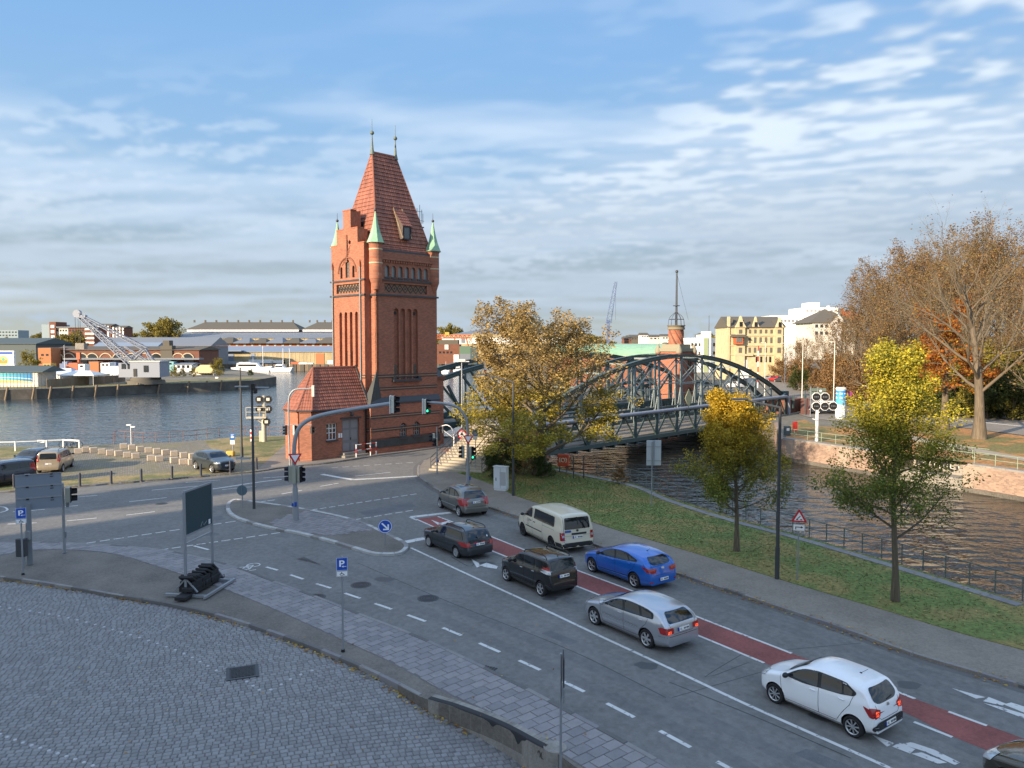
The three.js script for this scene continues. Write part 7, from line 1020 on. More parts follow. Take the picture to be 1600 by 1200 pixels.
// ================================================================ FAR BANKS
const WD=V(0.477,0,0.879),WN=V(0.879,0,-0.477),WL=(s,o=0)=> [28.84 + WD.x * s + WN.x * o,-80.2 + WD.z * s + WN.z * o];
M.leafGrass=std([1,1,1],0.95,0,{map:dtex(1024,(u,v)=> {const a=fbm(u * 7,v * 7,7,6,121),b=fbm(u * 90,v * 90,90,3,123),k=0.45 + 1.1 * b,t=sstep(a,0.34,0.56);return [lerp(0.17,0.40,t) * k,lerp(0.15,0.19,t) * k,lerp(0.045,0.06,t) * k];},14)});
M.landMix=std([1,1,1],0.95,0,{map:dtex(512,mottled([0.17,0.155,0.12],0.4,6,131,512,0.1),40)});
const Gw=(a,b)=> G(a,b,WATER);
const farPoly=[[-900,-165],[-260,-164],Gw(0,625),Gw(70,623),Gw(150,619.6),Gw(227,615),Gw(280,612.6),Gw(330,611),Gw(396,607),Gw(432,600),Gw(412,594),Gw(376,588),Gw(340,583),Gw(330,580),Gw(400,579),Gw(540,578),Gw(690,576),Gw(770,573),[5,-260],[16,-160],[14,-122],[19,-112],[30,-104],[34,-97],WL(0),WL(13),WL(13,2.6),WL(19.2,2.6),WL(19.2),WL(150),[700,60],[5000,60],[5000,-5600],[-5000,-5600],[-5000,-165]];
struct('far_bank',slab(farPoly,-4,0.3),[M.landMix,M.quay]);
tag(mesh('quay_grass',sheet(smooth([...GP([[-30,608],[70,606],[150,604],[227,601],[280,598.5],[330,597],[390,594],[410,592],[380,589.5],[330,592],[280,594.5],[200,599],[100,603],[-30,604]],0.3)],3),0.33),M.grassDry),'thin strip of dry grass along the top of the peninsula quay','grass',null,'stuff');
// red stone facing of the far canal wall with its coping
{
const w=thing('canal_wall','long red stone canal wall on the far bank','wall');const seg=(s0,s1,o0,o1,y0,y1,th,mat,name)=> {const a=V(...[WL(s0,o0)[0],(y0 + y1) / 2,WL(s0,o0)[1]]),b=V(WL(s1,o1)[0],(y0 + y1) / 2,WL(s1,o1)[1]);mesh(name,beam(a,b,th,y1 - y0),mat,w);};
seg(0,13,-0.15,-0.15,-3,0.28,0.4,M.redWall,'wall_face');seg(19.2,90,-0.15,-0.15,-3,0.28,0.4,M.redWall,'wall_face');seg(13,19.2,2.5,2.5,-3,0.28,0.3,M.concrete,'wall_face');
const A=V(28.7,-1.36,-80.4),B=V(33.8,-1.36,-97);mesh('wall_face',beam(A,B,0.4,3.28),M.redWall,w);
for (let i=0;i < 60;i++) {const s=i * 1.5;if (s > 12 && s < 19) continue;seg(s + 0.01,s + 1.49,0.1,0.1,0.28,0.44,0.75,i % 3 ? M.concrete :M.kerb,'coping_stone');}
seg(0,12.9,-0.4,-0.4,-2.2,-1.55,0.2,M.quay,'wall_foot');seg(19.3,90,-0.4,-0.4,-2.2,-1.55,0.2,M.quay,'wall_foot');
seg(12.8,19.3,1.2,1.2,-3,-0.95,2.6,M.concrete,'landing_stage');for (let i=0;i < 6;i++) seg(17.0 + i * 0.4,19.2,1.9,1.9,-0.95 + i * 0.2,-0.75 + i * 0.2,1.1,M.concrete,'step');
// graffiti on the back of the landing: black letters with pale outline
const gl=(s,y)=> V(WL(s,2.33)[0],y,WL(s,2.33)[1]),letters=[[[0,0],[0.1,0.9],[0.6,0.7],[0.2,0.4],[0.8,0.1]],[[0,0.1],[0.3,0.9],[0.6,0.1]],[[0,0],[0.1,0.85],[0.35,0.3],[0.6,0.85],[0.75,0]],[[0.7,0.8],[0.1,0.8],[0.05,0.1],[0.75,0.05],[0.7,0.45]]];
letters.forEach((p,i)=> {const c=p.map(([x,y])=> gl(13.4 + i * 1.0 + x,-0.75 + y * 0.95));mesh('graffiti_outline',new THREE.TubeGeometry(new THREE.CatmullRomCurve3(c),24,0.16,6),M.white,w);mesh('graffiti_letter',new THREE.TubeGeometry(new THREE.CatmullRomCurve3(c.map((q)=> q.clone().add(V(-WN.x * 0.1,0,-WN.z * 0.1)))),24,0.11,6),M.black,w);});
const rl=thing('far_bank_railing','pale green railing along the top of the far canal wall','railing');for (let s=1;s < 80;s +=1.7) {const [x,z]=WL(s,s > 12.5 && s < 19.4 ? 3.0 :0.35);mesh('rail_post',cyl(0.035,0.035,1.0,x,0.4,z,6),M.steelGreen,rl);} for (const y of [0.9,1.38]) for (const [a,b,o] of [[0.5,12.5,0.35],[12.6,19.4,3.0],[19.5,80,0.35]]) mesh('rail',bar(V(WL(a,o)[0],y,WL(a,o)[1]),V(WL(b,o)[0],y,WL(b,o)[1]),0.028),M.steelGreen,rl);
const [bx,bz]=WL(14.2,3.6),[cx,cz]=WL(16.6,3.7);bicycle('bicycle','white bicycle on the far bank above the graffiti',bx,0.42,bz,-1.0,M.white);bicycle('bicycle','dark bicycle on the far bank beside the railing stair',cx,0.42,cz,-0.8,M.black);
}
const Y1=0.3,GQ=(l,y=Y1)=> l.map(([a,b])=> G(a,b,y));
tag(mesh('leafy_grass',[sheet(smooth(GQ([[1228,684],[1300,694],[1400,710],[1600,735],[1900,790],[1900,715],[1600,682],[1480,667],[1400,662],[1330,668],[1290,668],[1255,656],[1230,668]]),4),Y1 + 0.05)],M.leafGrass),'grass strewn with orange leaves between far canal wall and road','grass',null,'stuff');
struct('far_road',sheet(smooth(GQ([[2100,740],[1600,681],[1480,666],[1400,660],[1330,661],[1262,652],[1236,632],[1215,612],[1180,598],[1140,590],[1188,588],[1236,596],[1277,609],[1335,622],[1440,640],[1600,654],[2100,690]]),5),Y1 + 0.06),std([1,1,1],0.9,0,{map:M.asphaltSide.map}));
struct('far_footpath',[sheet(smooth(GQ([[1300,661],[1360,671],[1420,681],[1600,716],[1800,750],[1800,756],[1600,722],[1420,688],[1350,676]]),4),Y1 + 0.09),sheet(smooth(GQ([[1236,595.5],[1262,588],[1275,587],[1260,596],[1290,607],[1340,619],[1440,635],[1440,639],[1335,622],[1277,609]]),4),Y1 + 0.09)],std([0.34,0.29,0.22],0.9));
struct('far_road_marking',[[[1245,606],[1300,622],0.14],[[1480,655],[1600,667],0.14],[[1262,640],[1290,641],0.2]].map(([a,b,w])=> {const p=G3(...a,Y1),q=G3(...b,Y1);return beam(p.setY(Y1 + 0.065),q.setY(Y1 + 0.065),w * 2,0.012);}),M.paint);
// wooded bank behind the far road
const bankH=(x,z)=> {const d=(x - 45) * 0.42 + (-z - 118) * 0.55 - 6;return 0.2 + 7.5 * sstep(d,4,46) * sstep(x / -z,0.39,0.50);};
{
const N=70,P=[],I=[],x0=34,x1=240,z0=-320,z1=-92;for (let j=0;j <=N;j++) for (let i=0;i <=N;i++) {const x=lerp(x0,x1,i / N),z=lerp(z0,z1,j / N);P.push(x,bankH(x,z) - (bankH(x,z) < 0.4 ? 0.5 :0),z);} for (let j=0;j < N;j++) for (let i=0;i < N;i++) {const a=j * (N + 1) + i;I.push(a,a + N + 1,a + 1,a + 1,a + N + 1,a + N + 2);}
const g=new THREE.BufferGeometry();g.setAttribute('position',new THREE.Float32BufferAttribute(P,3));g.setAttribute('uv',new THREE.Float32BufferAttribute(P.flatMap((v,i)=> (i % 3===0 ? [v,P[i + 2]] :[])),2));g.setIndex(I);g.computeVertexNormals();struct('hill',g,M.leafGrass);
tag(mesh('green_slope',sheet(smooth(GQ([[1165,590],[1200,588],[1236,594],[1255,588],[1238,577],[1190,574],[1165,578]]),4),Y1 + 0.08),std([1,1,1],0.95,0,{map:M.grass.map})),'bright green lawn before the yellow house','grass',null,'stuff');
}
// ================================================================ TREES
function addTube(out,pts,rad,sides) {
const base=out.P.length / 3,n=pts.length;let ref=Math.abs(pts[n - 1].y - pts[0].y) > 0.9 * pts[n - 1].distanceTo(pts[0]) ? V(1,0,0) :V(0,1,0);
for (let i=0;i < n;i++) {const d=(i < n - 1 ? pts[i + 1] :pts[i]).clone().sub(i ? pts[i - 1] :pts[i]).normalize(),a=ref.clone().cross(d).normalize(),b=d.clone().cross(a);for (let k=0;k < sides;k++) {const t=(k / sides) * 6.28319,c=Math.cos(t),s=Math.sin(t);out.N.push(a.x * c + b.x * s,a.y * c + b.y * s,a.z * c + b.z * s);out.P.push(pts[i].x + (a.x * c + b.x * s) * rad[i],pts[i].y + (a.y * c + b.y * s) * rad[i],pts[i].z + (a.z * c + b.z * s) * rad[i]);out.U.push((k / sides) * 2,i * 0.7);}}
for (let i=0;i < n - 1;i++) for (let k=0;k < sides;k++) {const a=base + i * sides + k,b=base + i * sides + ((k + 1) % sides);out.I.push(a,b,a + sides,b,b + sides,a + sides);}
}
const toGeo=(o)=> {const g=new THREE.BufferGeometry();g.setAttribute('position',new THREE.Float32BufferAttribute(o.P,3));g.setAttribute('normal',new THREE.Float32BufferAttribute(o.N,3));g.setAttribute('uv',new THREE.Float32BufferAttribute(o.U,2));if (o.C) g.setAttribute('color',new THREE.Float32BufferAttribute(o.C,3));g.setIndex(o.I);return g;};
const buf=(c)=> ({P:[],N:[],U:[],I:[],C:c ? [] :null});
M.leaf=new THREE.MeshPhysicalMaterial({vertexColors:true,roughness:0.8,transmission:0.35,thickness:0,side:THREE.DoubleSide,specularIntensity:0.3});
function growTree(o) {// o: seed, h, r, fork, levels: [{n, len, ang, from}], up, wob, leaf
const R=RNG(o.seed),rr=(a,b)=> a + (b - a) * R(),wood=buf(),twig=buf(),anchors=[],sides=[9,6,4,3,3];
function grow(p,d,len,r,lv,az) {
const segs=[7,5,4,3,2][lv],pts=[p.clone()],rad=[r],dirs=[d.clone()];let q=p.clone(),dd=d.clone();const rEnd=lv===0 ? r * 0.25 :r * 0.22;
for (let i=1;i <=segs;i++) {dd.add(V(rr(-1,1),rr(-1,1),rr(-1,1)).multiplyScalar((o.wob ?? 0.16) * (lv ? 1.2 :0.45)));dd.y +=(lv===0 ? 0.05 :(o.up ?? 0.08)) ;dd.normalize();q=q.clone().addScaledVector(dd,len / segs);pts.push(q);rad.push(lerp(r,rEnd,Math.pow(i / segs,0.85)));dirs.push(dd.clone());}
if (lv===0) rad[0] *=1.35;
addTube(lv <=1 ? wood :twig,pts,rad,sides[lv]);
const L=o.levels[lv];if (!L) {for (let i=1;i <=segs;i++) anchors.push(pts[i]);return;}
if (lv >=o.levels.length - 1 || lv > 2) anchors.push(pts[segs]);
const n=Math.round(L.n * rr(0.8,1.2));
for (let k=0;k < n;k++) {const f=lerp(L.from,1.0,(k + R() * 0.8) / n),x=f * segs,i=Math.min(segs - 1,Math.floor(x)),pos=pts[i].clone().lerp(pts[i + 1],x - i),ax=dirs[i + 1],perp=V(rr(-1,1),rr(-1,1),rr(-1,1));const a2=az + k * 2.39996 + rr(-0.4,0.4);const e1=(Math.abs(ax.y) > 0.9 ? V(1,0,0) :V(0,1,0)).cross(ax).normalize(),e2=ax.clone().cross(e1);const side=e1.multiplyScalar(Math.cos(a2)).addScaledVector(e2,Math.sin(a2));const ang=L.ang * rr(0.75,1.25) * (o.openTop ? lerp(1.15,0.6,f) :lerp(1.05,0.75,f));const nd=ax.clone().multiplyScalar(Math.cos(ang)).addScaledVector(side,Math.sin(ang));if (lv > 0 && nd.y < -0.25) nd.y *=0.4;nd.normalize();
grow(pos,nd,L.len * rr(0.7,1.15) * (lv===0 ? lerp(1,o.taper ?? 0.55,(f - L.from) / (1 - L.from)) :lerp(1,0.65,f)) * (lv===0 ? o.h :len),lerp(rad[i],rad[i + 1],x - i) * rr(0.42,0.6),lv + 1,R() * 6.28);}
}
grow(V(0,0,0),V(o.lean?.[0] || 0,1,o.lean?.[1] || 0).normalize(),o.h * (o.trunk ?? 0.85),o.r,0,R() * 6.28);
const leaves=o.leaf ? buf(true) :null;
if (o.leaf) {const {n,size,spread,color,min=0}=o.leaf;for (const a of anchors) {const k=n * (o.leaf.dens ? o.leaf.dens(a,R) :1),m=Math.floor(k) + (R() < k % 1 ? 1 :0);for (let i=0;i < m;i++) {const c=a.clone().add(V(rr(-1,1),rr(-1,1),rr(-1,1)).multiplyScalar(spread));if (c.y < min) continue;const s=size * rr(0.6,1.3),u=V(rr(-1,1),rr(-0.7,0.7),rr(-1,1)).normalize(),w=V(rr(-1,1),rr(-1,1),rr(-1,1)).cross(u).normalize(),nn=u.clone().cross(w);const col=color(c,R),b=leaves.P.length / 3;for (const [x,y,t] of [[-0.5,0,0],[0,-0.3,0.12],[0.55,0,0],[0,0.3,0.12]]) {leaves.P.push(c.x + u.x * x * s + w.x * y * s + nn.x * t * s,c.y + u.y * x * s + w.y * y * s + nn.y * t * s,c.z + u.z * x * s + w.z * y * s + nn.z * t * s);leaves.N.push(nn.x,nn.y,nn.z);leaves.U.push(x,y);leaves.C.push(...col);} leaves.I.push(b,b + 1,b + 2,b,b + 2,b + 3);}}}
return {wood:toGeo(wood),twig:twig.P.length ? toGeo(twig) :null,leaves:leaves && leaves.P.length ? toGeo(leaves) :null};
}
function plantTree(geo,name,label,x,y,z,s=1,ry=0,group,wood=M.bark,tw=M.twig) {
const t=thing(name,label,name.includes('shrub') ? 'shrub' :'tree',[x,y,z],ry,group);t.scale.setScalar(s);mesh('trunk',geo.wood,wood,t);if (geo.twig) tag(mesh('branches',geo.twig,tw,t),null,null,null,'stuff');if (geo.leaves) tag(mesh('crown',geo.leaves,M.leaf,t),null,null,null,'stuff');return t;
}
const mix3=(a,b,t)=> a.map((v,i)=> lerp(v,b[i],t)),jit=(c,R,a=0.35)=> {const k=1 - a + 2 * a * R();return c.map((v)=> v * k);};
{// big sparse tree by the steps
const g=growTree({seed:12,h:12.6,r:0.44,trunk:0.70,lean:[0.13,0.0],wob:0.17,up:0.05,openTop:true,taper:0.78,levels:[{n:19,len:0.58,ang:1.1,from:0.16},{n:9,len:0.52,ang:0.75,from:0.22},{n:7,len:0.5,ang:0.75,from:0.2},{n:4,len:0.5,ang:0.8,from:0.2}],leaf:{n:2.2,size:0.17,spread:0.24,min:1.6,dens:(a)=> (a.y < 6.8 ? 3.2 :1.7),color:(c,R)=> jit(mix3(R() < 0.3 ? [0.26,0.25,0.035] :[0.42,0.33,0.045],[0.36,0.255,0.095],sstep(c.y + (R() - 0.5) * 3,5.2,8.2)),R,0.45)}});
const p=G3(838,742,0.1);plantTree(g,'autumn_tree','big half-bare tree with brown and yellow leaves by the stone steps',p.x + 0.3,0.1,p.z,1,0.0,null,M.bark,M.barkPale).scale.set(1.16,0.98,1.12);
}
{// two street trees on the grass strip
const a=growTree({seed:34,h:8.0,r:0.13,trunk:0.92,wob:0.14,up:0.05,taper:0.38,levels:[{n:26,len:0.34,ang:1.15,from:0.26},{n:7,len:0.5,ang:0.8,from:0.2},{n:5,len:0.45,ang:0.8,from:0.15}],leaf:{n:13,size:0.105,spread:0.26,min:1.8,color:(c,R)=> jit(mix3(R() < 0.15 ? [0.28,0.25,0.04] :[0.17,0.205,0.04],[0.52,0.36,0.03],sstep(c.y + (R() - 0.5) * 1.8,3.0,6.8)),R,0.5)}});
const p=G3(1151,861,0.12);plantTree(a,'street_tree','street tree with golden top and green lower crown on the grass strip',p.x,0.12,p.z,1,1.1);
const b=growTree({seed:52,h:10.4,r:0.14,trunk:0.93,wob:0.15,up:0.06,taper:0.30,levels:[{n:32,len:0.31,ang:1.15,from:0.26},{n:8,len:0.55,ang:0.75,from:0.15},{n:5,len:0.5,ang:0.75,from:0.1}],leaf:{n:11.5,size:0.10,spread:0.26,min:2.4,color:(c,R)=> jit(mix3(R() < 0.12 ? [0.24,0.24,0.04] :[0.145,0.195,0.04],R() < 0.3 ? [0.28,0.29,0.04] :[0.48,0.40,0.04],sstep(c.y + (R() - 0.5) * 1.8,4.2,8.0)),R,0.5)}});
const q=G3(1399,939,0.12);plantTree(b,'street_tree','tall loose street tree, green below and yellow above, at right',q.x,0.12,q.z,1,0.2);
}
// bare and orange trees of the wooded bank
const XD0=(px,d)=> AT(px,d)[0];
const bare=[61,62,63].map((s,i)=> growTree({seed:s,h:20,r:0.42,trunk:0.62,wob:0.2,up:0.10,openTop:true,taper:0.75,levels:[{n:11,len:0.46,ang:0.8,from:0.26},{n:8,len:0.55,ang:0.65,from:0.25},{n:8,len:0.5,ang:0.65,from:0.2},{n:6,len:0.5,ang:0.7,from:0.15}],leaf:{n:[0.2,0.55,0.8][i],size:0.25,spread:0.35,color:(c,R)=> jit(R() < 0.3 ? [0.23,0.165,0.055] :[0.215,0.125,0.055],R,0.5)}}));
{
const oak=growTree({seed:71,h:22.5,r:0.56,trunk:0.70,lean:[0.10,0.0],wob:0.22,up:0.09,openTop:true,taper:0.75,levels:[{n:17,len:0.46,ang:0.85,from:0.27},{n:10,len:0.55,ang:0.65,from:0.25},{n:8,len:0.5,ang:0.65,from:0.2},{n:6,len:0.5,ang:0.7,from:0.15}],leaf:{n:0.03,size:0.2,spread:0.3,color:(c,R)=> jit([0.22,0.15,0.06],R,0.4)}});
let p=G3(1530,686,Y1);plantTree(oak,'bare_tree','tallest bare tree at right, thick pale leaning trunk on the leafy verge',p.x,Y1,p.z,1.05,2.2,null,M.bark,M.barkPale);
const orange=growTree({seed:81,h:14.5,r:0.5,trunk:0.8,wob:0.18,up:0.05,taper:0.6,levels:[{n:14,len:0.36,ang:1.0,from:0.30},{n:8,len:0.5,ang:0.75,from:0.2},{n:6,len:0.5,ang:0.75,from:0.2}],leaf:{n:5,size:0.30,spread:0.4,min:3,color:(c,R)=> jit(R() < 0.25 ? [0.42,0.24,0.03] :[0.36,0.115,0.018],R,0.45)}});
p=G3(1475,673,Y1);plantTree(orange,'orange_tree','orange leaved tree with dark trunk beside the far road',p.x,Y1,p.z,1,0.5,null,M.bark);p=V(XD0(1438,108),0,-108);plantTree(orange,'orange_tree','second orange tree farther back in the wood',p.x,0.3,p.z,0.78,2.1);
p=G3(1612,700,Y1);plantTree(bare[0],'bare_tree','bare tree at the right edge beside the footpath',p.x + 2,Y1,p.z,0.95,1.0,null,M.barkPale,M.barkPale);
// the wood on the bank: rows with their own place and size
const R=RNG(91),spots=[[1350,150,0.95],[1385,112,0.72],[1412,150,1.15],[1470,150,1.25],[1520,150,1.28],[1575,150,1.3],[1345,128,0.72],[1372,122,0.86],[1400,135,0.96],[1428,120,0.98],[1455,140,1.12],[1482,126,1.08],[1508,118,0.98],[1535,138,1.15],[1562,122,1.0],[1592,132,1.18],[1622,120,1.0],[1310,150,0.62],[1290,165,0.60],[1330,160,0.76],[1362,158,0.88],[1395,165,1.02],[1440,165,1.10],[1500,165,1.22],[1560,165,1.2],[1265,182,0.55],[1248,195,0.5],[1232,205,0.46],[1610,160,1.2],[1420,112,0.7],[1545,112,0.66],[1590,108,0.62]];
const cnt={},nth=(k)=> ORD[(cnt[k]=(cnt[k] ?? -1) + 1)];
spots.sort((a,b)=> a[0] - b[0]).forEach(([px,d,s],i)=> {const [x,z]=AT(px,d),pl=px < 1300 ? 'near the yellow house' :px < 1400 ? 'at the left of the wood' :px < 1500 ? 'in the middle of the wood' :'at the right of the wood';plantTree(bare[i % 3===0 ? 0 :i % 3],'bare_tree',`brownish bare tree, ${nth(pl)} from left ${pl}`,x,bankH(x,z) - 0.3,z,s * 1.16,R() * 6.28,'bare trees of the wooded bank ' + pl,i % 2 ? M.barkPale :M.bark,i % 2 ? M.twig :M.barkPale);});
// undergrowth: shrubs with a few stems
const shrub=[0,1,2].map((k)=> growTree({seed:95 + k,h:4.6,r:0.09,trunk:0.7,wob:0.3,up:0.06,openTop:true,taper:0.9,levels:[{n:14,len:0.6,ang:0.9,from:0.05},{n:8,len:0.55,ang:0.7,from:0.15},{n:5,len:0.5,ang:0.7,from:0.1}],leaf:{n:[1.6,2.6,3.2][k],size:0.24,spread:0.25,color:(c,r)=> jit(k===0 ? [0.24,0.14,0.055] :k===1 ? [0.24,0.20,0.03] :[0.055,0.075,0.016],r,0.5)}}));
const und=[[1275,150,0,1.1],[1290,140,0,1.2],[1305,132,0,1.2],[1322,126,0,1.3],[1340,121,0,1.3],[1262,168,0,1.1],[1358,117,0,1.2],[1378,118,1,1.2],[1398,113,0,1.3],[1415,110,1,1.1],[1446,108,1,1.2],[1462,104,2,1.1],[1500,103,1,1.3],[1520,104,2,1.2],[1545,101,2,1.2],[1565,102,1,1.3],[1585,99,2,1.3],[1610,100,1,1.3],[1248,160,2,0.9],[1556,108,1,1.7],[1482,112,1,1.6],[1432,118,0,1.8],[1386,126,0,1.8],[1350,132,0,1.7],[1318,140,0,1.6],[1296,152,0,1.5],[1525,112,1,1.8],[1600,110,2,1.8],[1238,185,0,1.2],[1222,200,0,1.2],[1255,190,0,1.4]];
und.sort((a,b)=> a[0] - b[0]).forEach(([px,d,k,s])=> {const [x,z]=AT(px,d);const pl=px < 1300 ? 'left of the far street lamps' :px < 1420 ? 'behind the advertising column' :px < 1500 ? 'behind the orange tree' :'behind the tallest bare tree';plantTree(shrub[k],'shrub',`${['brown twiggy', 'yellow green', 'dark green'][k]} shrub, ${nth(pl + k)} from left ${pl}`,x,bankH(x,z) - 0.2,z,s,R() * 6.28,`${['brown', 'yellow', 'green'][k]} shrubs ${pl}`);});
// bushes at the foot of the steps, clump by the canal rail
for (const [px,py,k,s,l] of [[770,748,2,0.40,'dark green bush at the foot of the stone steps'],[800,738,2,0.46,'dark bush between street lamp and steps'],[818,742,0,0.45,'brown bush in front of the big tree trunk'],[845,746,2,0.36,'low green bush right of the big tree trunk'],[785,728,0,0.5,'brownish bush against the stair side'],[972,757,0,0.26,'small dry shrub at the canal railing']]) {const p=G3(px,py,0.1);plantTree(shrub[k],'shrub',l,p.x,0.1,p.z,s,px);}
// harbour greenery on the left
for (const [px,d,k,s,l] of [[48,225,1,1.35,'round pale willow left of the orange brick block'],[272,222,1,0.55,'low yellow shrub right of the harbour crane'],[285,224,1,0.45,'second low yellow shrub beside the crane'],[302,226,1,0.5,'yellow shrub under the pale tent'],[340,230,1,0.95,'tall yellow bush near the tip of the quay'],[392,232,2,0.35,'small green bush at the tip of the quay']]) {const [x,z]=AT(px,d);plantTree(shrub[k],'shrub',l,x,0.3,z,s,px);}
const round1=growTree({seed:99,h:12,r:0.3,trunk:0.8,wob:0.2,up:0.05,openTop:true,taper:0.8,levels:[{n:16,len:0.4,ang:1.0,from:0.2},{n:8,len:0.5,ang:0.75,from:0.2},{n:5,len:0.5,ang:0.75,from:0.2}],leaf:{n:3.2,size:0.55,spread:0.6,color:(c,r)=> jit([0.24,0.20,0.045],r,0.4)}});
for (const [px,d,s,l] of [[243,480,1.9,'yellow tree left of the long warehouse roof'],[266,470,1.9,'second yellow tree by the warehouse roof'],[100,330,1.0,'tree before the apartment block'],[118,320,1.15,'pine like tree in front of the striped block'],[70,420,1.1,'tree left of the apartment block'],[20,460,1.0,'tree behind the green shed'],[695,560,1.8,'tall bare tree right of the tower'],[712,600,1.7,'second tree above the white hall']]) {const [x,z]=AT(px,d);plantTree(round1,'tree',l,x,0.3,z,s,px);}
// far treeline, one mass
const im=new THREE.InstancedMesh(round1.leaves,M.leaf,260),mt=new THREE.Matrix4();for (let i=0;i < 260;i++) {const px=-300 + 2300 * R(),d=560 + 360 * R(),[x,z]=AT(px,d),s=1.0 + R() * 0.7;mt.makeRotationY(R() * 6).scale(V(s * 1.5,s,s * 1.5)).setPosition(x,-2,z);im.setMatrixAt(i,mt);} im.name='distant_treeline';tag(im,'brownish far wood along the horizon','trees',null,'stuff');scene.add(im);
}
// ---- grass blades and fallen leaves
{
const R=RNG(41),blade=(()=> {const P=[],N=[],I=[],U=[];for (let k=0;k < 5;k++) {const a=k * 1.3,r=0.035,x=r * Math.cos(a * 2),z=r * Math.sin(a * 2),dx=0.012 * Math.cos(a),dz=0.012 * Math.sin(a),b=P.length / 3;P.push(x - dx,0,z - dz,x + dx,0,z + dz,x + 0.03 * Math.cos(a * 3),0.08 + 0.012 * k,z + 0.03 * Math.sin(a * 3));N.push(0,1,0,0,1,0,0,1,0);U.push(0,0,0,0,0,0);I.push(b,b + 1,b + 2);} return toGeo({P,N,U,I});})();
const gm=std([1,1,1],0.9,0,{side:THREE.DoubleSide}),lm=new THREE.MeshPhysicalMaterial({roughness:0.85,side:THREE.DoubleSide});
const pts=[];while (pts.length < 36000) {const d=20 + 45 * Math.sqrt(R()),x=lerp(-4,24,R()),z=-d;if (inPoly(x,z,bankPoly)) pts.push([x,z]);}
const im=new THREE.InstancedMesh(blade,gm,pts.length),mt=new THREE.Matrix4(),q=new THREE.Quaternion(),up=V(0,1,0);pts.forEach(([x,z],i)=> {const s=0.6 + R() * 0.7;mt.compose(V(x,0.125,z),q.setFromAxisAngle(up,R() * 6),V(s * 0.8,s * (0.2 + 0.25 * R()),s * 0.8));im.setMatrixAt(i,mt);const t=fbm((x + 50) * 0.25,(z + 100) * 0.25,1024,4,8) + (R() - 0.5) * 0.3;im.setColorAt(i,rgb(...mix3([0.13,0.19,0.042],[0.26,0.23,0.07],sstep(t,0.35,0.68))));});im.name='grass_blades';tag(im,'short grass blades of the strip between pavement and canal','grass',null,'stuff');scene.add(im);
const lg=(()=> {const P=[-0.5,0,0,0,0.06,-0.3,0.5,0,0,0,0.06,0.3];return toGeo({P,N:[0,1,0,0,1,0,0,1,0,0,1,0],U:[0,0,0,0,0,0,0,0],I:[0,2,1,0,3,2]});})();
const spots=[];const T1=G(840,742);while (spots.length < 2600) {const x=lerp(-4,24,R()),z=-lerp(24,64,R());if (inPoly(x,z,bankPoly) && R() < 0.25 + Math.exp(-Math.hypot(x - T1[0],z - T1[1]) / 9)) spots.push([x,0.19,z,0.09]);}
const along=(line,n,w,y,sd)=> {for (let i=0;i < n;i++) {const k=Math.floor(R() * (line.length - 1)),a=line[k],b=line[k + 1],t=R(),dx=b[0] - a[0],dz=b[1] - a[1],l=Math.hypot(dx,dz),o=Math.abs(R() + R() - 1) * w * sd;if (fbm(k * 0.33 + 9,3.5,1024,3,6) < 0.45) continue;const x=lerp(a[0],b[0],t) - (dz / l) * o,z=lerp(a[1],b[1],t) + (dx / l) * o;spots.push([x,typeof y==='function' ? y(x,z) :y,z,0.09]);}};
along(innerKerb.filter(([x,z])=> x > z * 0.7),700,0.28,(x,z)=> sqDip(x,z) + 0.02,-1);along(innerKerb.filter(([x,z])=> x > z * 0.7),700,0.28,(x,z)=> sqDip(x,z) + 0.02,1);along(rightKerb.filter(([x,z])=> x < -z * 0.75 && z > -50),700,0.35,0.02,1);along(rightKerb.filter(([x,z])=> x < -z * 0.75 && z > -50),300,0.35,0.13,-1);
for (let i=0;i < 110;i++) {const x=lerp(-14,2,R()),z=-lerp(18,30,R());spots.push([x,inPoly(x,z,[...innerKerb,[2.6,-8],[-60,-8],[-60,-30]]) ? sqDip(x,z) + 0.02 :0.13,z,0.07]);}
const lim=new THREE.InstancedMesh(lg,lm,spots.length);spots.forEach(([x,y,z,s],i)=> {mt.compose(V(x,y,z),q.setFromEuler(new THREE.Euler((R() - 0.5) * 0.6,R() * 6,(R() - 0.5) * 0.6)),V(1,1,1).multiplyScalar(s * (0.7 + 0.8 * R())));lim.setMatrixAt(i,mt);lim.setColorAt(i,rgb(...jit(R() < 0.5 ? [0.34,0.20,0.05] :R() < 0.5 ? [0.22,0.10,0.03] :[0.38,0.30,0.08],R,0.4)));});lim.name='fallen_leaves';tag(lim,'scattered yellow and brown fallen leaves','leaves',null,'stuff');scene.add(lim);
}
// ================================================================ HARBOUR AND TOWN in the distance
const XD=(px,d)=> ((px - 800) / FOC) * d / cP,HD=(py,d)=> CAMH + (d * (535 - py)) / FOC;
function blk(parent,name,px0,px1,pt,d,dep,mat,yb=0.2) {const x0=XD(px0,d),x1=XD(px1,d),h=typeof pt==='number' ? HD(pt,d) :5;return mesh(name,box(x1 - x0,h - yb,dep,(x0 + x1) / 2,(h + yb) / 2,-d - dep / 2),mat,parent);}
function wins(parent,px0,px1,n,pt,pb,d,mat=M.glass,fill=0.55,name='window') {const w=(XD(px1,d) - XD(px0,d)) / n,y0=HD(pb,d),y1=HD(pt,d);const g=(wins.c[[w,y1 - y0,fill]] ||=box(w * fill,y1 - y0,0.12));for (let i=0;i < n;i++) mesh(name,g,mat,parent).position.set(XD(px0,d) + w * (i + 0.5),(y0 + y1) / 2,-d + 0.03);}
wins.c={};
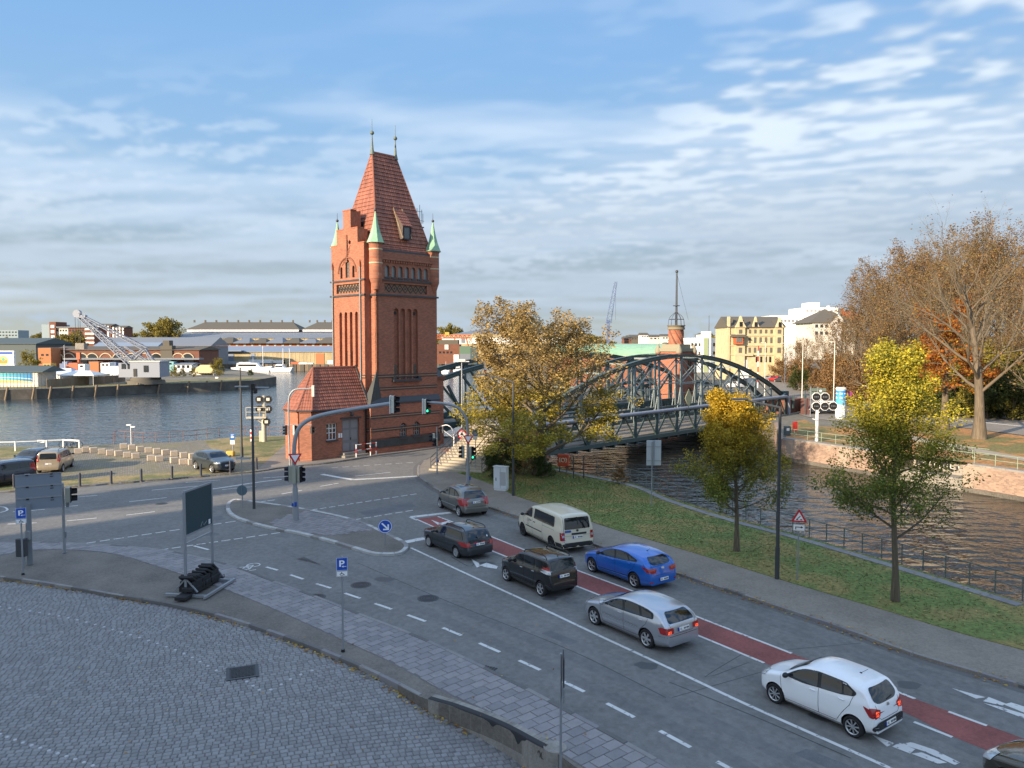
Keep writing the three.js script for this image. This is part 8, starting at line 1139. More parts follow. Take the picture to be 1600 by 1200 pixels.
// gabled or hipped roof over a block: eave and ridge rows
function roofOn(parent,px0,px1,pe,pr,d,dep,mat,hip0=0,hip1=0,over=0.5,name='roof') {const x0=XD(px0,d) - over,x1=XD(px1,d) + over,ye=HD(pe,d),yr=HD(pr,d + dep / 2),z0=-d + over,z1=-d - dep - over,zm=(z0 + z1) / 2;const g=new ConvexGeometry([V(x0,ye,z0),V(x1,ye,z0),V(x0,ye,z1),V(x1,ye,z1),V(x0 + hip0,yr,zm),V(x1 - hip1,yr,zm),V(x0,ye - 0.15,z0),V(x1,ye - 0.15,z0),V(x0,ye - 0.15,z1),V(x1,ye - 0.15,z1)]);return mesh(name,g,mat,parent);}
const C={ochre:std([1,1,1],0.9,0,{map:dtex(256,mottled([0.40,0.33,0.19],0.25,6,141,256,0.06),12)}),roofGrey:std([0.17,0.19,0.22],0.6),roofBlue:std([0.20,0.25,0.33],0.5),roofBrown:std([0.105,0.095,0.075],0.8),yellow:std([1,1,1],0.85,0,{map:dtex(256,mottled([0.52,0.44,0.27],0.2,6,151,256,0.05),5)}),darkGreen:std([0.07,0.095,0.10],0.7),blockGrey:std([0.26,0.33,0.36],0.8),orangeBrick:std([0.42,0.17,0.075],0.85),stoneW:std([0.50,0.42,0.29],0.85),craneW:std([0.25,0.28,0.34],0.5),win:std([0.13,0.125,0.11],0.3),redLead:std([0.45,0.11,0.045],0.6),blueS:std([0.11,0.16,0.29],0.5),turq:std([0.20,0.42,0.45],0.6)};
// ---- white harbour crane on the quay
{
const d=186,t=thing('harbour_crane','old white harbour crane with lattice jib on the quay','crane'),P=(px,py,dz=0)=> V(XD(px,d),HD(py,d),-d + dz),lat=(a,b,w,h,n,r)=> {const dir=b.clone().sub(a),L=dir.length();dir.normalize();const side=V(0,0,1),up=side.clone().cross(dir).normalize(),q=(f,i,j)=> a.clone().addScaledVector(dir,L * f).addScaledVector(side,(i * w * (1 - 0.6 * f)) / 2).addScaledVector(up,(j * h * (1 - 0.5 * f)) / 2),g=[];for (const [i,j] of [[1,1],[1,-1],[-1,1],[-1,-1]]) g.push(bar(q(0,i,j),q(1,i,j),r,5));for (let k=0;k < n;k++) {const f=k / n,e=(k + 1) / n;for (const i of [1,-1]) g.push(bar(q(f,i,-1),q(e,i,1),r * 0.6,4),bar(q(e,i,-1),q(e,i,1),r * 0.6,4));for (const j of [1,-1]) g.push(bar(q(f,-1,j),q(e,1,j),r * 0.6,4));} return merge(g);};
mesh('undercarriage',[cyl(4.6,4.3,0.9,XD(222,d),0.3,-d - 2,22),cyl(3.6,3.4,1.0,XD(222,d),1.0,-d - 2,22)],C.roofBrown,t);
const house=mesh('crane_house',[box(7.2,HD(565,d) - 2,5.4,XD(229,d),(HD(565,d) + 2) / 2,-d - 2),box(3.2,HD(567,d) - 2,4.4,XD(198,d),(HD(567,d) + 2) / 2,-d - 1.6)],C.craneW,t);
mesh('house_roof',box(7.6,0.25,5.8,XD(229,d),HD(565,d) + 0.1,-d - 2),M.offwhite,t);mesh('window',[box(1.1,1.6,0.2,XD(231,d),HD(576,d),-d + 0.72)],M.glass,t);mesh('window',[box(1.0,1.3,0.2,XD(196,d),HD(572,d),-d + 0.6),box(0.6,1.3,0.2,XD(204,d),HD(572,d),-d + 0.6)],M.glass,t);mesh('doorway',box(0.8,1.9,0.2,XD(214,d),HD(582,d),-d + 0.72),M.black,t);
mesh('jib',lat(P(206,566),P(127,494),1.9,1.6,14,0.16),C.craneW,t);mesh('stay',[lat(P(231,546),P(134,495),1.3,0.9,12,0.11)],C.craneW,t);mesh('brace',[lat(P(206,562),P(228,545),1.2,1.0,4,0.12),lat(P(240,565),P(228,545),1.2,0.7,3,0.12),lat(P(231,564),P(196,541),1.0,0.5,4,0.08)],C.craneW,t);
mesh('sheave',[new THREE.CylinderGeometry(0.95,0.95,0.9,18).rotateX(Math.PI / 2).translate(XD(124.5,d),HD(490.5,d),-d),box(2.2,0.6,1.0,XD(131,d),HD(494.5,d),-d)],C.craneW,t);mesh('catwalk',[box(2.2,0.06,0.06,XD(134,d),HD(489.5,d),-d + 0.6),...[129,134,138].map((x)=> box(0.06,1.0,0.06,XD(x,d),HD(491.5,d),-d + 0.6))],C.craneW,t);
mesh('hoist_rope',[bar(P(120.5,491),P(120.5,548),0.06,4),bar(P(128,495),P(128,562),0.06,4),bar(P(125,495),P(125,556),0.05,4)],M.darkPole,t);mesh('hook_block',[box(0.9,1.6,0.7,XD(124.5,d),HD(556,d),-d),bar(P(124.5,560),P(124.5,566),0.3,6)],C.redLead,t);mesh('machine_box',box(2.1,1.5,1.6,XD(129,d),HD(541,d),-d),M.concrete,t);
}
// ---- quay furniture: piles, fence, tents, poster, kiosk
{
const q=thing('quay_piles','upright timber piles against the dark quay wall of the peninsula','piles');[[12,624.5],[54,623.5],[80,622.5],[115,621],[151,619.5],[185,618],[215,615.5],[249,614],[295,612],[323,611],[346,610],[375,608.5]].forEach(([px,py])=> {const p=G3(px,py,WATER);mesh('pile',bar(V(p.x - 0.25,-2.6,p.z + 0.6),V(p.x + 0.2,0.75,p.z + 0.15),0.24,8),M.wood,q);});
const f=thing('board_fence','weathered wooden board fence along the quay left of the crane','fence'),R=RNG(6),ax=XD(74,172),az=-172,bx=XD(196,196),bz=-196,n=22;for (let i=0;i < n;i++) {const a=V(lerp(ax,bx,i / n),1.25,lerp(az,bz,i / n)),b=V(lerp(ax,bx,(i + 0.96) / n),1.25,lerp(az,bz,(i + 0.96) / n));mesh('fence_panel',beam(a,b,0.08,1.9 - 0.1 * R()),i % 3 ? M.wood :std([0.20 + 0.05 * R(),0.17,0.12],0.9),f);if (i % 2===0) mesh('fence_post',box(0.14,2.1,0.14,a.x,1.35,a.z + 0.1),M.wood,f);}
const g2=thing('mesh_fence','thin wire fence before the painted kiosk wall','fence');for (let i=0;i < 14;i++) mesh('fence_post',cyl(0.05,0.05,3.4,XD(i * 5.4,168),0.3,-168,5),M.darkPole,g2);mesh('fence_wire',[1,2,3.4].map((y)=> bar(V(XD(-5,168),y,-168),V(XD(72,168),y,-168),0.02,3)),M.darkPole,g2);
const k=thing('kiosk','long low kiosk with green sheet roof and beach mural at the left edge','kiosk');blk(k,'wall',-60,60,580,175,7,M.offwhite);const mur=ctex(512,96,(c,w,h)=> {const gr=c.createLinearGradient(0,0,w,0);gr.addColorStop(0,'#e9b46a');gr.addColorStop(0.3,'#e8d2b0');gr.addColorStop(0.6,'#4fb6c8');gr.addColorStop(1,'#2c79b4');c.fillStyle=gr;c.fillRect(0,0,w,h);c.fillStyle='#dcc57e';c.beginPath();c.moveTo(0,96);c.quadraticCurveTo(220,40,512,84);c.lineTo(512,96);c.fill();c.strokeStyle='#fff';c.lineWidth=4;c.beginPath();c.moveTo(150,56);c.quadraticCurveTo(330,30,512,60);c.stroke();});mesh('mural',new THREE.PlaneGeometry(XD(51,175) - XD(-60,175),HD(583,175) - HD(598,175)).translate((XD(51,175) + XD(-60,175)) / 2,(HD(583,175) + HD(598,175)) / 2,-174.94),new THREE.MeshStandardMaterial({map:mur,roughness:0.7}),k);roofOn(k,-62,66,580.5,571,175,8,C.darkGreen);
const po=thing('poster_board','large white poster board with a round painted emblem at the left edge','billboard');blk(po,'board',-10,24,548,190,0.4,M.white,HD(572,190));mesh('poster',new THREE.PlaneGeometry(5.2,3.4).translate(XD(7,190),HD(559,190),-189.9),new THREE.MeshStandardMaterial({map:ctex(256,168,(c,w,h)=> {c.fillStyle='#f2f2ec';c.fillRect(0,0,w,h);c.fillStyle='#2b55a8';c.fillRect(10,10,236,34);c.fillStyle='#f3d26a';c.beginPath();c.arc(128,118,58,0,7);c.fill();c.fillStyle='#d88a3a';c.fillRect(76,108,104,44);c.fillStyle='#58a38e';c.beginPath();c.arc(128,104,22,0,7);c.fill();}),roughness:0.6}),po);for (const x of [-6,20]) mesh('board_post',cyl(0.15,0.15,HD(572,190),XD(x,190),0.2,-190.3,6),M.darkPole,po);
const tent=(l,px0,px1,pe,pr,d,mat)=> {const t=thing('tent',l,'tent');roofOn(t,px0,px1,pe,pr,d,6,mat,(XD(px1,d) - XD(px0,d)) * 0.3,(XD(px1,d) - XD(px0,d)) * 0.3,0.2,'canopy');for (const x of [px0,px1]) mesh('pole',cyl(0.06,0.06,HD(pe,d),XD(x,d),0.2,-d,5),M.white,t);blk(t,'side_wall',px0 + 2,px1 - 2,pe + 1,d + 4,0.1,M.whitePaint);};
tent('blue white marquee behind the board fence',72,112,584,575,190,std([0.50,0.58,0.72],0.7));tent('white pavilion tent with pitched canopy by the fence',92,146,586,579,180,M.whitePaint);tent('cream tent between the crane and the yellow bushes',298,334,582,570,235,std([0.55,0.46,0.24],0.8));tent('small white tent left of the marquee',64,82,585,578,200,M.whitePaint);
const bt=thing('info_stele','white stele near the tip of the quay','sign');blk(bt,'stele',336.5,341,589,215,0.3,M.white);const hut=thing('guard_hut','small white hut with awning right of the crane','hut');blk(hut,'wall',274,300,569,262,5,M.white);wins(hut,276,298,3,571,575,262);roofOn(hut,273,301,569,566.5,262,6,C.roofBlue);
const fl=thing('flag_pole','slim white pole beside the brick arches','pole');mesh('pole',cyl(0.1,0.06,HD(540,250),XD(102,250),0.2,-250,6),M.white,fl);
}
// ---- cabins, trucks, trailers, boats across the basin
{
const R=RNG(18),box2=(name,l,cat,px0,px1,pt,d,mat,n,grp)=> {const t=thing(name,l,cat,[0,0,0],0,grp);blk(t,name==='cabin' ? 'cabin_wall' :'box_body',px0,px1,pt,d,3,mat,name==='truck' ? 1.0 :0.3);if (n) wins(t,px0 + 1,px1 - 1,n,pt + 1.8,pt + 4.5,d);if (name==='truck') {blk(t,'cab',px0 - 4,px0,pt + 3,d + 0.3,2.4,mat,0.7);mesh('wheel',[-0.8,0.3,0.8].map((k)=> new THREE.CylinderGeometry(0.5,0.5,2.6,10).rotateX(Math.PI / 2).translate(XD(px0 + (px1 - px0) * (0.5 + k * 0.4),d),0.75,-d - 1.5)),M.rubber,t);}};
box2('trailer','pale blue grey trailer left of the white truck','trailer',342,377,565,345,std([0.40,0.43,0.46],0.6));box2('truck','long white truck trailer behind the yacht','truck',389,424,562,348,M.whitePaint);box2('truck','white box truck at the tail of the long trailer','truck',427,441,563,350,M.white);box2('container','dark green container by the white trucks','container',441,446,562,352,C.darkGreen);box2('cabin','white site cabin with two openings on the far quay','cabin',467,480,566.5,340,M.whitePaint,0);box2('cabin','white site cabin with windows right of its neighbour','cabin',481,489,567,340,M.white,2);box2('van','white van before the orange gate on the far quay','van',511,522,563,342,M.whitePaint);box2('container','rust red container left of the white cabins','container',455,467,565.5,345,C.redLead);box2('cabin','white cabin behind the crane hook','cabin',158,172,567,250,M.white,2);box2('container','blue container beside the crane house','container',170,182,566,255,C.blueS);box2('container','orange brown container behind the fence','container',140,155,565,258,C.orangeBrick);box2('trailer','pale trailer right of the containers','trailer',172,187,572,235,std([0.50,0.55,0.62],0.5));box2('caravan','turquoise white caravan right of the crane','caravan',250,272,565,262,C.turq,2);box2('truck','red loader truck behind the tents','truck',108,122,567,240,C.redLead);box2('truck','blue lorry beside the red loader','truck',98,106,565,255,C.blueS);box2('van','yellow works van left of the tents','van',68,80,568,235,std([0.45,0.30,0.06],0.6),2);box2('van','white delivery van behind the fence','van',123,133,569,238,M.whitePaint,1);box2('shed','pale blue shed on the quay between crane and caravan','shed',305,326,566,290,std([0.36,0.44,0.50],0.6),3);box2('cabin','pale cabin at the end of the quay road','cabin',326,340,567,300,M.offwhite,2);
const pl=thing('sheet_piling','brown sheet piling of the far quay behind the yacht','wall');for (let i=0;i < 60;i++) {const px=318 + i * 6.2;if (px > 690) break;mesh('pile_plank',blkGeo(6,332),i % 2 ? C.roofBrown :M.wood,pl).position.set(XD(px,332),-0.6,-332 + (i % 2) * 0.3);}
function blkGeo(w,d) {return (blkGeo.g ||=box((w / FOC) * d,3.2,0.8));}
const boat=(l,px0,px1,d,hh,cab,cat='boat')=> {const t=thing('motor_yacht',l,cat),x0=XD(px0,d),x1=XD(px1,d),L=x1 - x0,s=[[0,0.2],[0.04,-0.9],[0.9,-0.9],[1.0,0.5],[0.75,0.32]].map(([a,b])=> [x0 + a * L,b * hh]);mesh('hull',extrude(s,3.6,0.25).translate(0,WATER + 1.3,-d - 3.6),M.whitePaint,t);mesh('superstructure',[extrude([[x0 + L * cab[0],0],[x0 + L * cab[1],0],[x0 + L * (cab[1] - 0.10),hh],[x0 + L * (cab[0] + 0.02),hh]],2.8,0.1).translate(0,WATER + 1.5,-d - 3.2),box(L * 0.28,0.2,2.4,x0 + L * (cab[0] + 0.2),WATER + 1.7 + hh,-d - 2)],M.white,t);mesh('window',box(L * (cab[1] - cab[0]) * 0.72,hh * 0.36,0.1,x0 + L * ((cab[0] + cab[1]) / 2 - 0.03),WATER + 1.5 + hh * 0.55,-d - 0.26),M.glass,t);mesh('radar_mast',cyl(0.06,0.04,2.2,x0 + L * 0.5,WATER + 1.6 + hh,-d - 2,5),M.white,t);};
boat('long white motor yacht moored at the far quay',361,426,322,2.2,[0.12,0.72]);boat('smaller white motor boat ahead of the long yacht',422,458,318,1.5,[0.2,0.62]);boat('small white boat seen between the bridge arches',708,728,300,1.3,[0.2,0.6]);boat('white boat under the railway arch near the tower',690,702,290,1.3,[0.2,0.6]);
for (const [px,pt,l] of [[411.5,541,'white mast behind the yacht'],[443,545,'second white mast right of the yacht'],[453,545,'mast before the ochre shed']]) {const t=thing('mast',l,'mast');mesh('pole',cyl(0.14,0.1,HD(pt,330),XD(px,330),0.2,-330,6),M.white,t);}
}
// ---- big sheds and houses left of the tower
{
let t=thing('warehouse','very long warehouse with raised roof lantern on the skyline','warehouse');blk(t,'wall',236,620,528,470,60,C.ochre);roofOn(t,234,620,528,515,470,60,C.roofGrey,30,0);const lr=(a,b)=> {roofOn(t,a,b,515.5,503.5,490,24,C.roofBrown,8,8,1,'roof_lantern');blk(t,'lantern_band',a,b,515,489,0.8,M.white,HD(518,489));for (let i=0;i < 10;i++) {const px=a + 10 + ((b - a - 20) * i) / 9;mesh('vent',box(0.9,1.6,0.9,XD(px,500),HD(502,500),-502),C.roofBrown,t);}};lr(294,468);lr(474,600);wins(t,240,618,60,528.6,534,470,C.roofGrey,0.14,'wall_post');
t=thing('saw_roof_hall','low hall with row of dark pitched roofs before the warehouse','warehouse');blk(t,'wall',262,522,534.5,400,20,C.orangeBrick);for (let i=0;i < 10;i++) roofOn(t,262 + i * 26,286 + i * 26,536,527 + (i % 3),398,18,i % 2 ? C.roofBrown :C.roofGrey,3,3);wins(t,330,520,16,537,540.5,400,M.offwhite,0.3);
t=thing('quay_shed','long shed with blue grey roof and ochre wall on the far quay','shed');blk(t,'wall',307,560,549,352,26,C.ochre);roofOn(t,305,562,549.5,541,352,26,C.roofBlue);blk(t,'canopy',305,378,547.5,349,4,C.roofBlue,HD(549,349));blk(t,'gate',494,507,552,351.8,0.3,C.orangeBrick);blk(t,'gate',356,366,552,351.8,0.3,C.roofBlue);blk(t,'gate',393,399,552,351.8,0.3,C.roofBlue);blk(t,'dark_bay',307,320,551,351.8,0.3,C.roofBrown);wins(t,322,355,9,551,566,352,C.stoneW,0.12,'wall_post');wins(t,400,494,16,551,566,352,C.stoneW,0.12,'wall_post');
t=thing('orange_brick_house','plain orange brick house block beside the willow','house');blk(t,'wall',61,81,543.5,262,12,C.orangeBrick);wins(t,64,79,2,553,556,262,M.glass,0.5);
t=thing('arcade_hall','long dark brick hall with pale round arches behind the crane','hall');blk(t,'wall',81,312,546,268,18,M.brickDark);[91,109,130,146,167,187,207,227,246,263,280,295].forEach((px,i)=> {const r=1.9,g=arch(0,0,2 * r,3.6,10);const w=mesh('arch_window',extrude(g,0.15).translate(XD(px,268),1.6 + 1.2,-268 + 0.02),i % 3===1 ? M.brickDark :M.glass,t);mesh('arch_stone',new THREE.TorusGeometry(r + 0.25,0.24,5,14,Math.PI).translate(XD(px,268),2.8 + 1.7,-267.85),C.stoneW,w);});roofOn(t,81,312,546.5,541,268,18,C.roofBrown);blk(t,'gable_block',252,270,540,267.5,3,C.roofBrown);blk(t,'gable_top',256,266,532,267.6,3,C.roofBrown,HD(541,267));blk(t,'plinth_roof',100,312,559.5,264,4,C.roofGrey,HD(562,264));
t=thing('sheet_roof_halls','grey and blue sheet roofs between arcade and warehouse','hall');blk(t,'wall',150,330,541,320,20,C.roofGrey);roofOn(t,150,330,540,527,320,20,C.roofGrey);roofOn(t,150,246,542,535,312,8,C.roofBlue);
t=thing('apartment_block','apartment block with grey slab end and striped brick floors','building');blk(t,'grey_tower',68,88,507,400,14,C.blockGrey);blk(t,'stair_tower',80,90,503,399,10,M.brickDark);wins(t,82,88,1,508,512.5,399,M.white,0.9);wins(t,82,88,1,516,520.5,399,M.white,0.9);wins(t,82,88,1,524,528,399,M.white,0.9);blk(t,'white_front',89,109,511,400,12,M.offwhite);blk(t,'brick_front',109,149,512,400,12,M.brickDark);for (const y of [513,520,527,534]) blk(t,'white_band',135,149,y,399.7,0.4,M.white,HD(y + 2.8,399));wins(t,109,134,5,515,518,400);wins(t,109,134,5,523,526,400);wins(t,91,108,4,515,518,400);wins(t,91,108,4,523,526,400);blk(t,'roof',88,150,510.5,399,14,C.roofGrey,HD(512,399));
t=thing('green_shed','dark green sheet metal shed at the left edge','shed');blk(t,'wall',-60,58,537,290,24,C.darkGreen);roofOn(t,-60,58,537,528,290,24,C.darkGreen);
t=thing('office_block','low grey office block far at the left edge','building');blk(t,'wall',-40,31,516,620,14,C.blockGrey);wins(t,-38,30,14,518,520,620);wins(t,-38,30,14,523,525,620);
[[154,176,507,'white and red brick house row on the skyline'],[177,197,510,'second white house with dark roof on the skyline']].forEach(([a,b,y,l])=> {t=thing('far_house',l,'house');blk(t,'wall',a,b,y + 2,560,12,M.brickDark);for (let i=0;i < 4;i++) blk(t,'white_bay',a + 1 + i * 5,a + 3.4 + i * 5,y + 1 + (i % 2),559.6,0.5,M.white);roofOn(t,a,b,y + 2,y - 1,560,12,C.roofBrown);wins(t,a,b,5,y + 5,y + 7,559.4);});
}
// ---- right of the tower
{
let t=thing('white_hall','large white hall with grey vaulted roof on the skyline','hall');blk(t,'wall',690,900,526,480,50,M.whitePaint);roofOn(t,686,905,526,515,480,50,C.roofGrey,25,25);blk(t,'cornice',690,900,522.5,479,1,C.ochre,HD(526.5,479));wins(t,716,732,1,529,536,480,C.roofGrey,0.4);blk(t,'low_wing',720,900,537,470,6,C.ochre);
t=thing('gantry_crane','red gantry crane before the white hall','crane');const d=400;mesh('girder',[...[523.5,528.5].map((y)=> box(XD(737,d) - XD(682,d),0.5,1,(XD(737,d) + XD(682,d)) / 2,HD(y,d),-d)),...Array.from({length:16},(_,i)=> bar(V(XD(682 + i * 3.4,d),HD(i % 2 ? 523.5 :528.5,d),-d),V(XD(685.4 + i * 3.4,d),HD(i % 2 ? 528.5 :523.5,d),-d),0.2,4))],C.redLead,t);mesh('leg',[bar(V(XD(711,d),HD(529,d),-d),V(XD(708,d),HD(545,d),-d),0.35,5),bar(V(XD(729,d),HD(529,d),-d),V(XD(733,d),HD(545,d),-d),0.35,5),bar(V(XD(690,d),HD(529,d),-d),V(XD(693,d),HD(545,d),-d),0.35,5)],C.redLead,t);mesh('trolley',box(2.2,1.6,2,XD(699,d),HD(521.5,d),-d),std([0.6,0.35,0.06],0.6),t);
t=thing('works_building','brown brick works building with a white gate by the water','building');blk(t,'wall',683,718,538,360,14,M.brickDark);blk(t,'wall',686,716,531,372,10,C.roofBrown);blk(t,'gate',709,717,554,359.7,0.3,M.white);blk(t,'sign_field',695,701,538.5,359.7,0.3,M.offwhite,HD(546,360));wins(t,685,708,4,549,552,360);
t=thing('green_hall','green sheet hall right of the brown works building','hall');blk(t,'wall',718,735,541,358,14,std([0.10,0.17,0.12],0.7));blk(t,'wall',735,745,542,357,14,std([0.05,0.09,0.10],0.7));blk(t,'base',718,745,553,357.5,0.6,C.roofGrey);
// copper barrel roof
t=thing('barrel_hall','brick hall with green copper barrel roof behind the bridge','hall');{const dd=175,x0=XD(862,dd),x1=XD(1047,dd),y0=HD(557,dd),R0=HD(537,dd + 5) - y0;mesh('roof',new THREE.CylinderGeometry(1,1,x1 - x0,32,1,false,0,Math.PI).rotateZ(Math.PI / 2).rotateX(0).scale(1,R0,7).translate((x0 + x1) / 2,y0,-dd - 7),M.copper,t);blk(t,'wall',862,1047,557,dd,14,M.brick);mesh('gable',new THREE.CylinderGeometry(1,1,0.5,32,1,false,0,Math.PI).rotateZ(Math.PI / 2).scale(1,R0 + 0.3,7.3).translate(x1 + 0.2,y0,-dd - 7),C.roofBrown,t);blk(t,'eave',861,1048,556,dd - 0.3,0.6,C.stoneW,HD(558,dd));wins(t,925,1040,7,565,600,dd,C.roofBrown,0.35,'window_bay');}
t=thing('lattice_crane','blue lattice crane jib rising over the tree','crane');{const dd=420,a=V(XD(950,dd),HD(505,dd),-dd),b=V(XD(961,dd),HD(441,dd),-dd),g=[];const q=(f,i,j)=> a.clone().lerp(b,f).add(V(i * lerp(1.4,0.6,f),0,j * 1.0));for (const i of [-1,1]) for (const j of [-1,1]) g.push(bar(q(0,i,j),q(1,i,j),0.15,4));for (let k=0;k < 16;k++) g.push(bar(q(k / 16,k % 2 ? 1 :-1,1),q((k + 1) / 16,k % 2 ? -1 :1,1),0.09,4));mesh('jib',g,C.blueS,t);mesh('tower_base',box(1.6,HD(500,dd),1.6,XD(950,dd),HD(500,dd) / 2,-dd),C.blueS,t);mesh('hoist_rope',bar(b,V(XD(961,dd),HD(500,dd),-dd),0.06,3),M.darkPole,t);}
const R=RNG(27),lab=['low white silos beside the barrel roof','dark roofed far house left of the mast tower','pale far house under the treeline','white far house behind the mast tower','brown far house by the silos','grey far shed beyond the bridge'];[[1002,1012,521,380,M.white],[985,1000,524,470,C.roofBrown],[1014,1032,524,460,M.offwhite],[1034,1048,523,440,M.offwhite],[975,986,527,430,M.brickDark],[1050,1072,530,420,C.roofGrey]].forEach(([a,b,y,dd,m],i)=> {t=thing('far_house',lab[i],'house');blk(t,'wall',a,b,y + 2,dd,10,m);roofOn(t,a,b,y + 2,y - 1,dd,10,C.roofBrown);wins(t,a,b,3,y + 4,y + 6,dd);});
t=thing('white_office','modern white office building left of the yellow house','building');{const dd=262;blk(t,'wall',1076,1137,528,dd,16,M.whitePaint);blk(t,'stair_tower',1096,1110,523,dd - 2,8,M.white);blk(t,'tower_head',1101,1110,518,dd - 1,6,M.whitePaint);blk(t,'glazing',1099,1106,528,dd - 2.3,0.4,std([0.30,0.36,0.22],0.3));wins(t,1112,1136,4,536,541,dd);wins(t,1112,1136,4,549,554,dd);wins(t,1112,1136,4,561,566,dd);wins(t,1078,1095,3,536,541,dd);wins(t,1078,1095,3,549,554,dd);mesh('mast',cyl(0.12,0.06,5.5,XD(1106.5,dd),HD(518,dd),-dd,5),M.darkPole,t);}
// yellow gabled house
t=thing('yellow_house','yellow brick town house with four curved gables and dark roof','house');{const dd=205,yl=C.yellow;blk(t,'wall',1137,1224,511,dd,13,yl);roofOn(t,1138,1223,511,495,dd,13,C.roofBrown);const gab=(px,w,top,o)=> {const x=XD(px,dd),ww=XD(px + w,dd) - x,y0=HD(512,dd),y1=HD(top,dd),h=y1 - y0;mesh('gable',extrude([[x - ww,y0],[x + ww,y0],[x + ww * 0.62,y0 + h * 0.28],[x + ww * 0.3,y0 + h * 0.62],[x + ww * 0.16,y1 - 0.2],[x,y1],[x - ww * 0.16,y1 - 0.2],[x - ww * 0.3,y0 + h * 0.62],[x - ww * 0.62,y0 + h * 0.28]],0.9,0.05).translate(0,0,-dd + (o || 0) - 0.6),yl,t);const w2=mesh('window',box(0.8,1.3,0.15,x,y0 + h * 0.28,-dd + (o || 0) + 0.38),M.glass,t);roofOn(t,px - w * 0.7,px + w * 0.7,511,top + 3,dd,6,C.roofBrown,0,0,0,'cross_roof');return w2;};
gab(1154.5,9,494,0.7);gab(1179,6.5,495);gab(1215.5,7,496,0.4);blk(t,'bay',1148,1163,511,dd - 0.7,1,yl);blk(t,'bay',1209,1222,511,dd - 0.4,1,yl);blk(t,'corner_pier',1136,1139.5,495,dd - 0.3,1,yl);
for (const [y0,y1] of [[515,521],[527,536],[543,551]]) {wins(t,1166,1208,5,y0,y1,dd,C.win,0.42);wins(t,1211,1221,1,y0,y1,dd - 0.45,C.win,0.5);wins(t,1150,1161,1,y0,y1,dd - 0.75,C.win,0.42);} for (const y of [524,539.5,554]) blk(t,'string_course',1137,1224,y,dd - 0.25,0.3,C.stoneW,HD(y + 1,dd));blk(t,'oriel',1147,1160,526,dd - 1.6,1.6,C.redLead,HD(538,dd));wins(t,1149,1158,3,527.5,535,dd - 1.66,M.glassPale,0.7);roofOn(t,1146,1161,526,522.5,dd - 1.6,2,C.roofBrown);wins(t,1156,1168,2,562,576,dd - 0.02,M.white,0.7,'door');blk(t,'porch_cornice',1148,1176,553,dd - 0.8,0.9,C.stoneW,HD(556,dd));mesh('door',box(2.2,3.4,0.2,XD(1161.5,dd),2.0,-dd + 0.9),M.white,t);wins(t,1178,1206,4,557,566,dd,M.glass,0.45);}
t=thing('white_block','modern white block with flat roof behind the villa','building');{const dd=300;blk(t,'wall',1253,1307,481,dd,16,M.whitePaint);blk(t,'upper_floor',1262,1278,473,dd + 1,8,M.white);blk(t,'wing',1205,1260,493,dd + 2,14,M.whitePaint);wins(t,1256,1306,8,485,487,dd,C.roofGrey,0.6);wins(t,1210,1252,7,500,503,dd + 2,C.roofGrey,0.6);}
t=thing('villa','pale villa with brown hipped roof and white gable above the trees','house');{const dd=240;blk(t,'wall',1267,1334,504,dd,14,M.offwhite);roofOn(t,1264,1337,504,483,dd,14,C.roofBrown,8,8);blk(t,'gable_bay',1297,1314,503,dd - 0.6,1,M.white);mesh('gable',extrude([[XD(1295.5,dd),HD(504,dd)],[XD(1315.5,dd),HD(504,dd)],[XD(1305.5,dd),HD(492,dd)]],0.6).translate(0,0,-dd + 0.8),M.white,t);mesh('gable_window',box(0.7,1.0,0.1,XD(1305.5,dd),HD(501,dd),-dd + 1.44),M.glass,t);wins(t,1270,1332,8,507,512,dd);wins(t,1270,1332,8,518,523,dd);blk(t,'chimney',1291,1294,478,dd + 6,1.2,M.white,HD(486,dd));t=thing('red_roof_house','house with red tile roof right of the villa','house');blk(t,'wall',1334,1350,500,245,12,M.offwhite);roofOn(t,1332,1352,500,486,245,12,C.redLead,0,3);blk(t,'chimney',1313,1316,482,252,1.2,M.brickPlain,HD(492,252));}
// lamps and poles by the far road
[[1253.5,118,535,596],[1303,112,535,606],[1226,150,537,590],[1195,145,536,604]].forEach(([px,dd,top,b],i)=> {t=thing('street_lamp',['pale street lamp before the dark green tree','pale street lamp in front of the brown shrubs','pale street lamp at the parked cars','tall pale pole at the end of the bridge'][i],'street lamp');mesh('post',[cyl(0.09,0.06,HD(top,dd),XD(px,dd),0.2,-dd,8),bar(V(XD(px,dd),HD(top,dd),-dd),V(XD(px - 4,dd),HD(top,dd) + 0.1,-dd),0.05)],M.offwhite,t);mesh('lamp_head',box(0.6,0.1,0.25,XD(px - 5,dd),HD(top,dd) + 0.1,-dd),M.offwhite,t);});
const striped=(l,px,dd,top,b)=> {const s=thing('striped_pole',l,'barrier'),y0=HD(b,dd),n=8,h=(HD(top,dd) - y0) / n;for (let i=0;i < n;i++) mesh('stripe',cyl(0.11,0.11,h,XD(px,dd),y0 + i * h,-dd,8),i % 2 ? M.red :M.white,s);};striped('raised red and white barrier pole at the far bridge end',1184,128,540,606);striped('raised red and white barrier pole behind the big tree',758,80,548,668);
t=thing('white_sign','white board sign at the far end of the bridge','sign');blk(t,'board',1168,1180,590,122,0.1,M.offwhite,HD(602,122));blk(t,'post',1173,1174,602,122.1,0.1,M.galv);
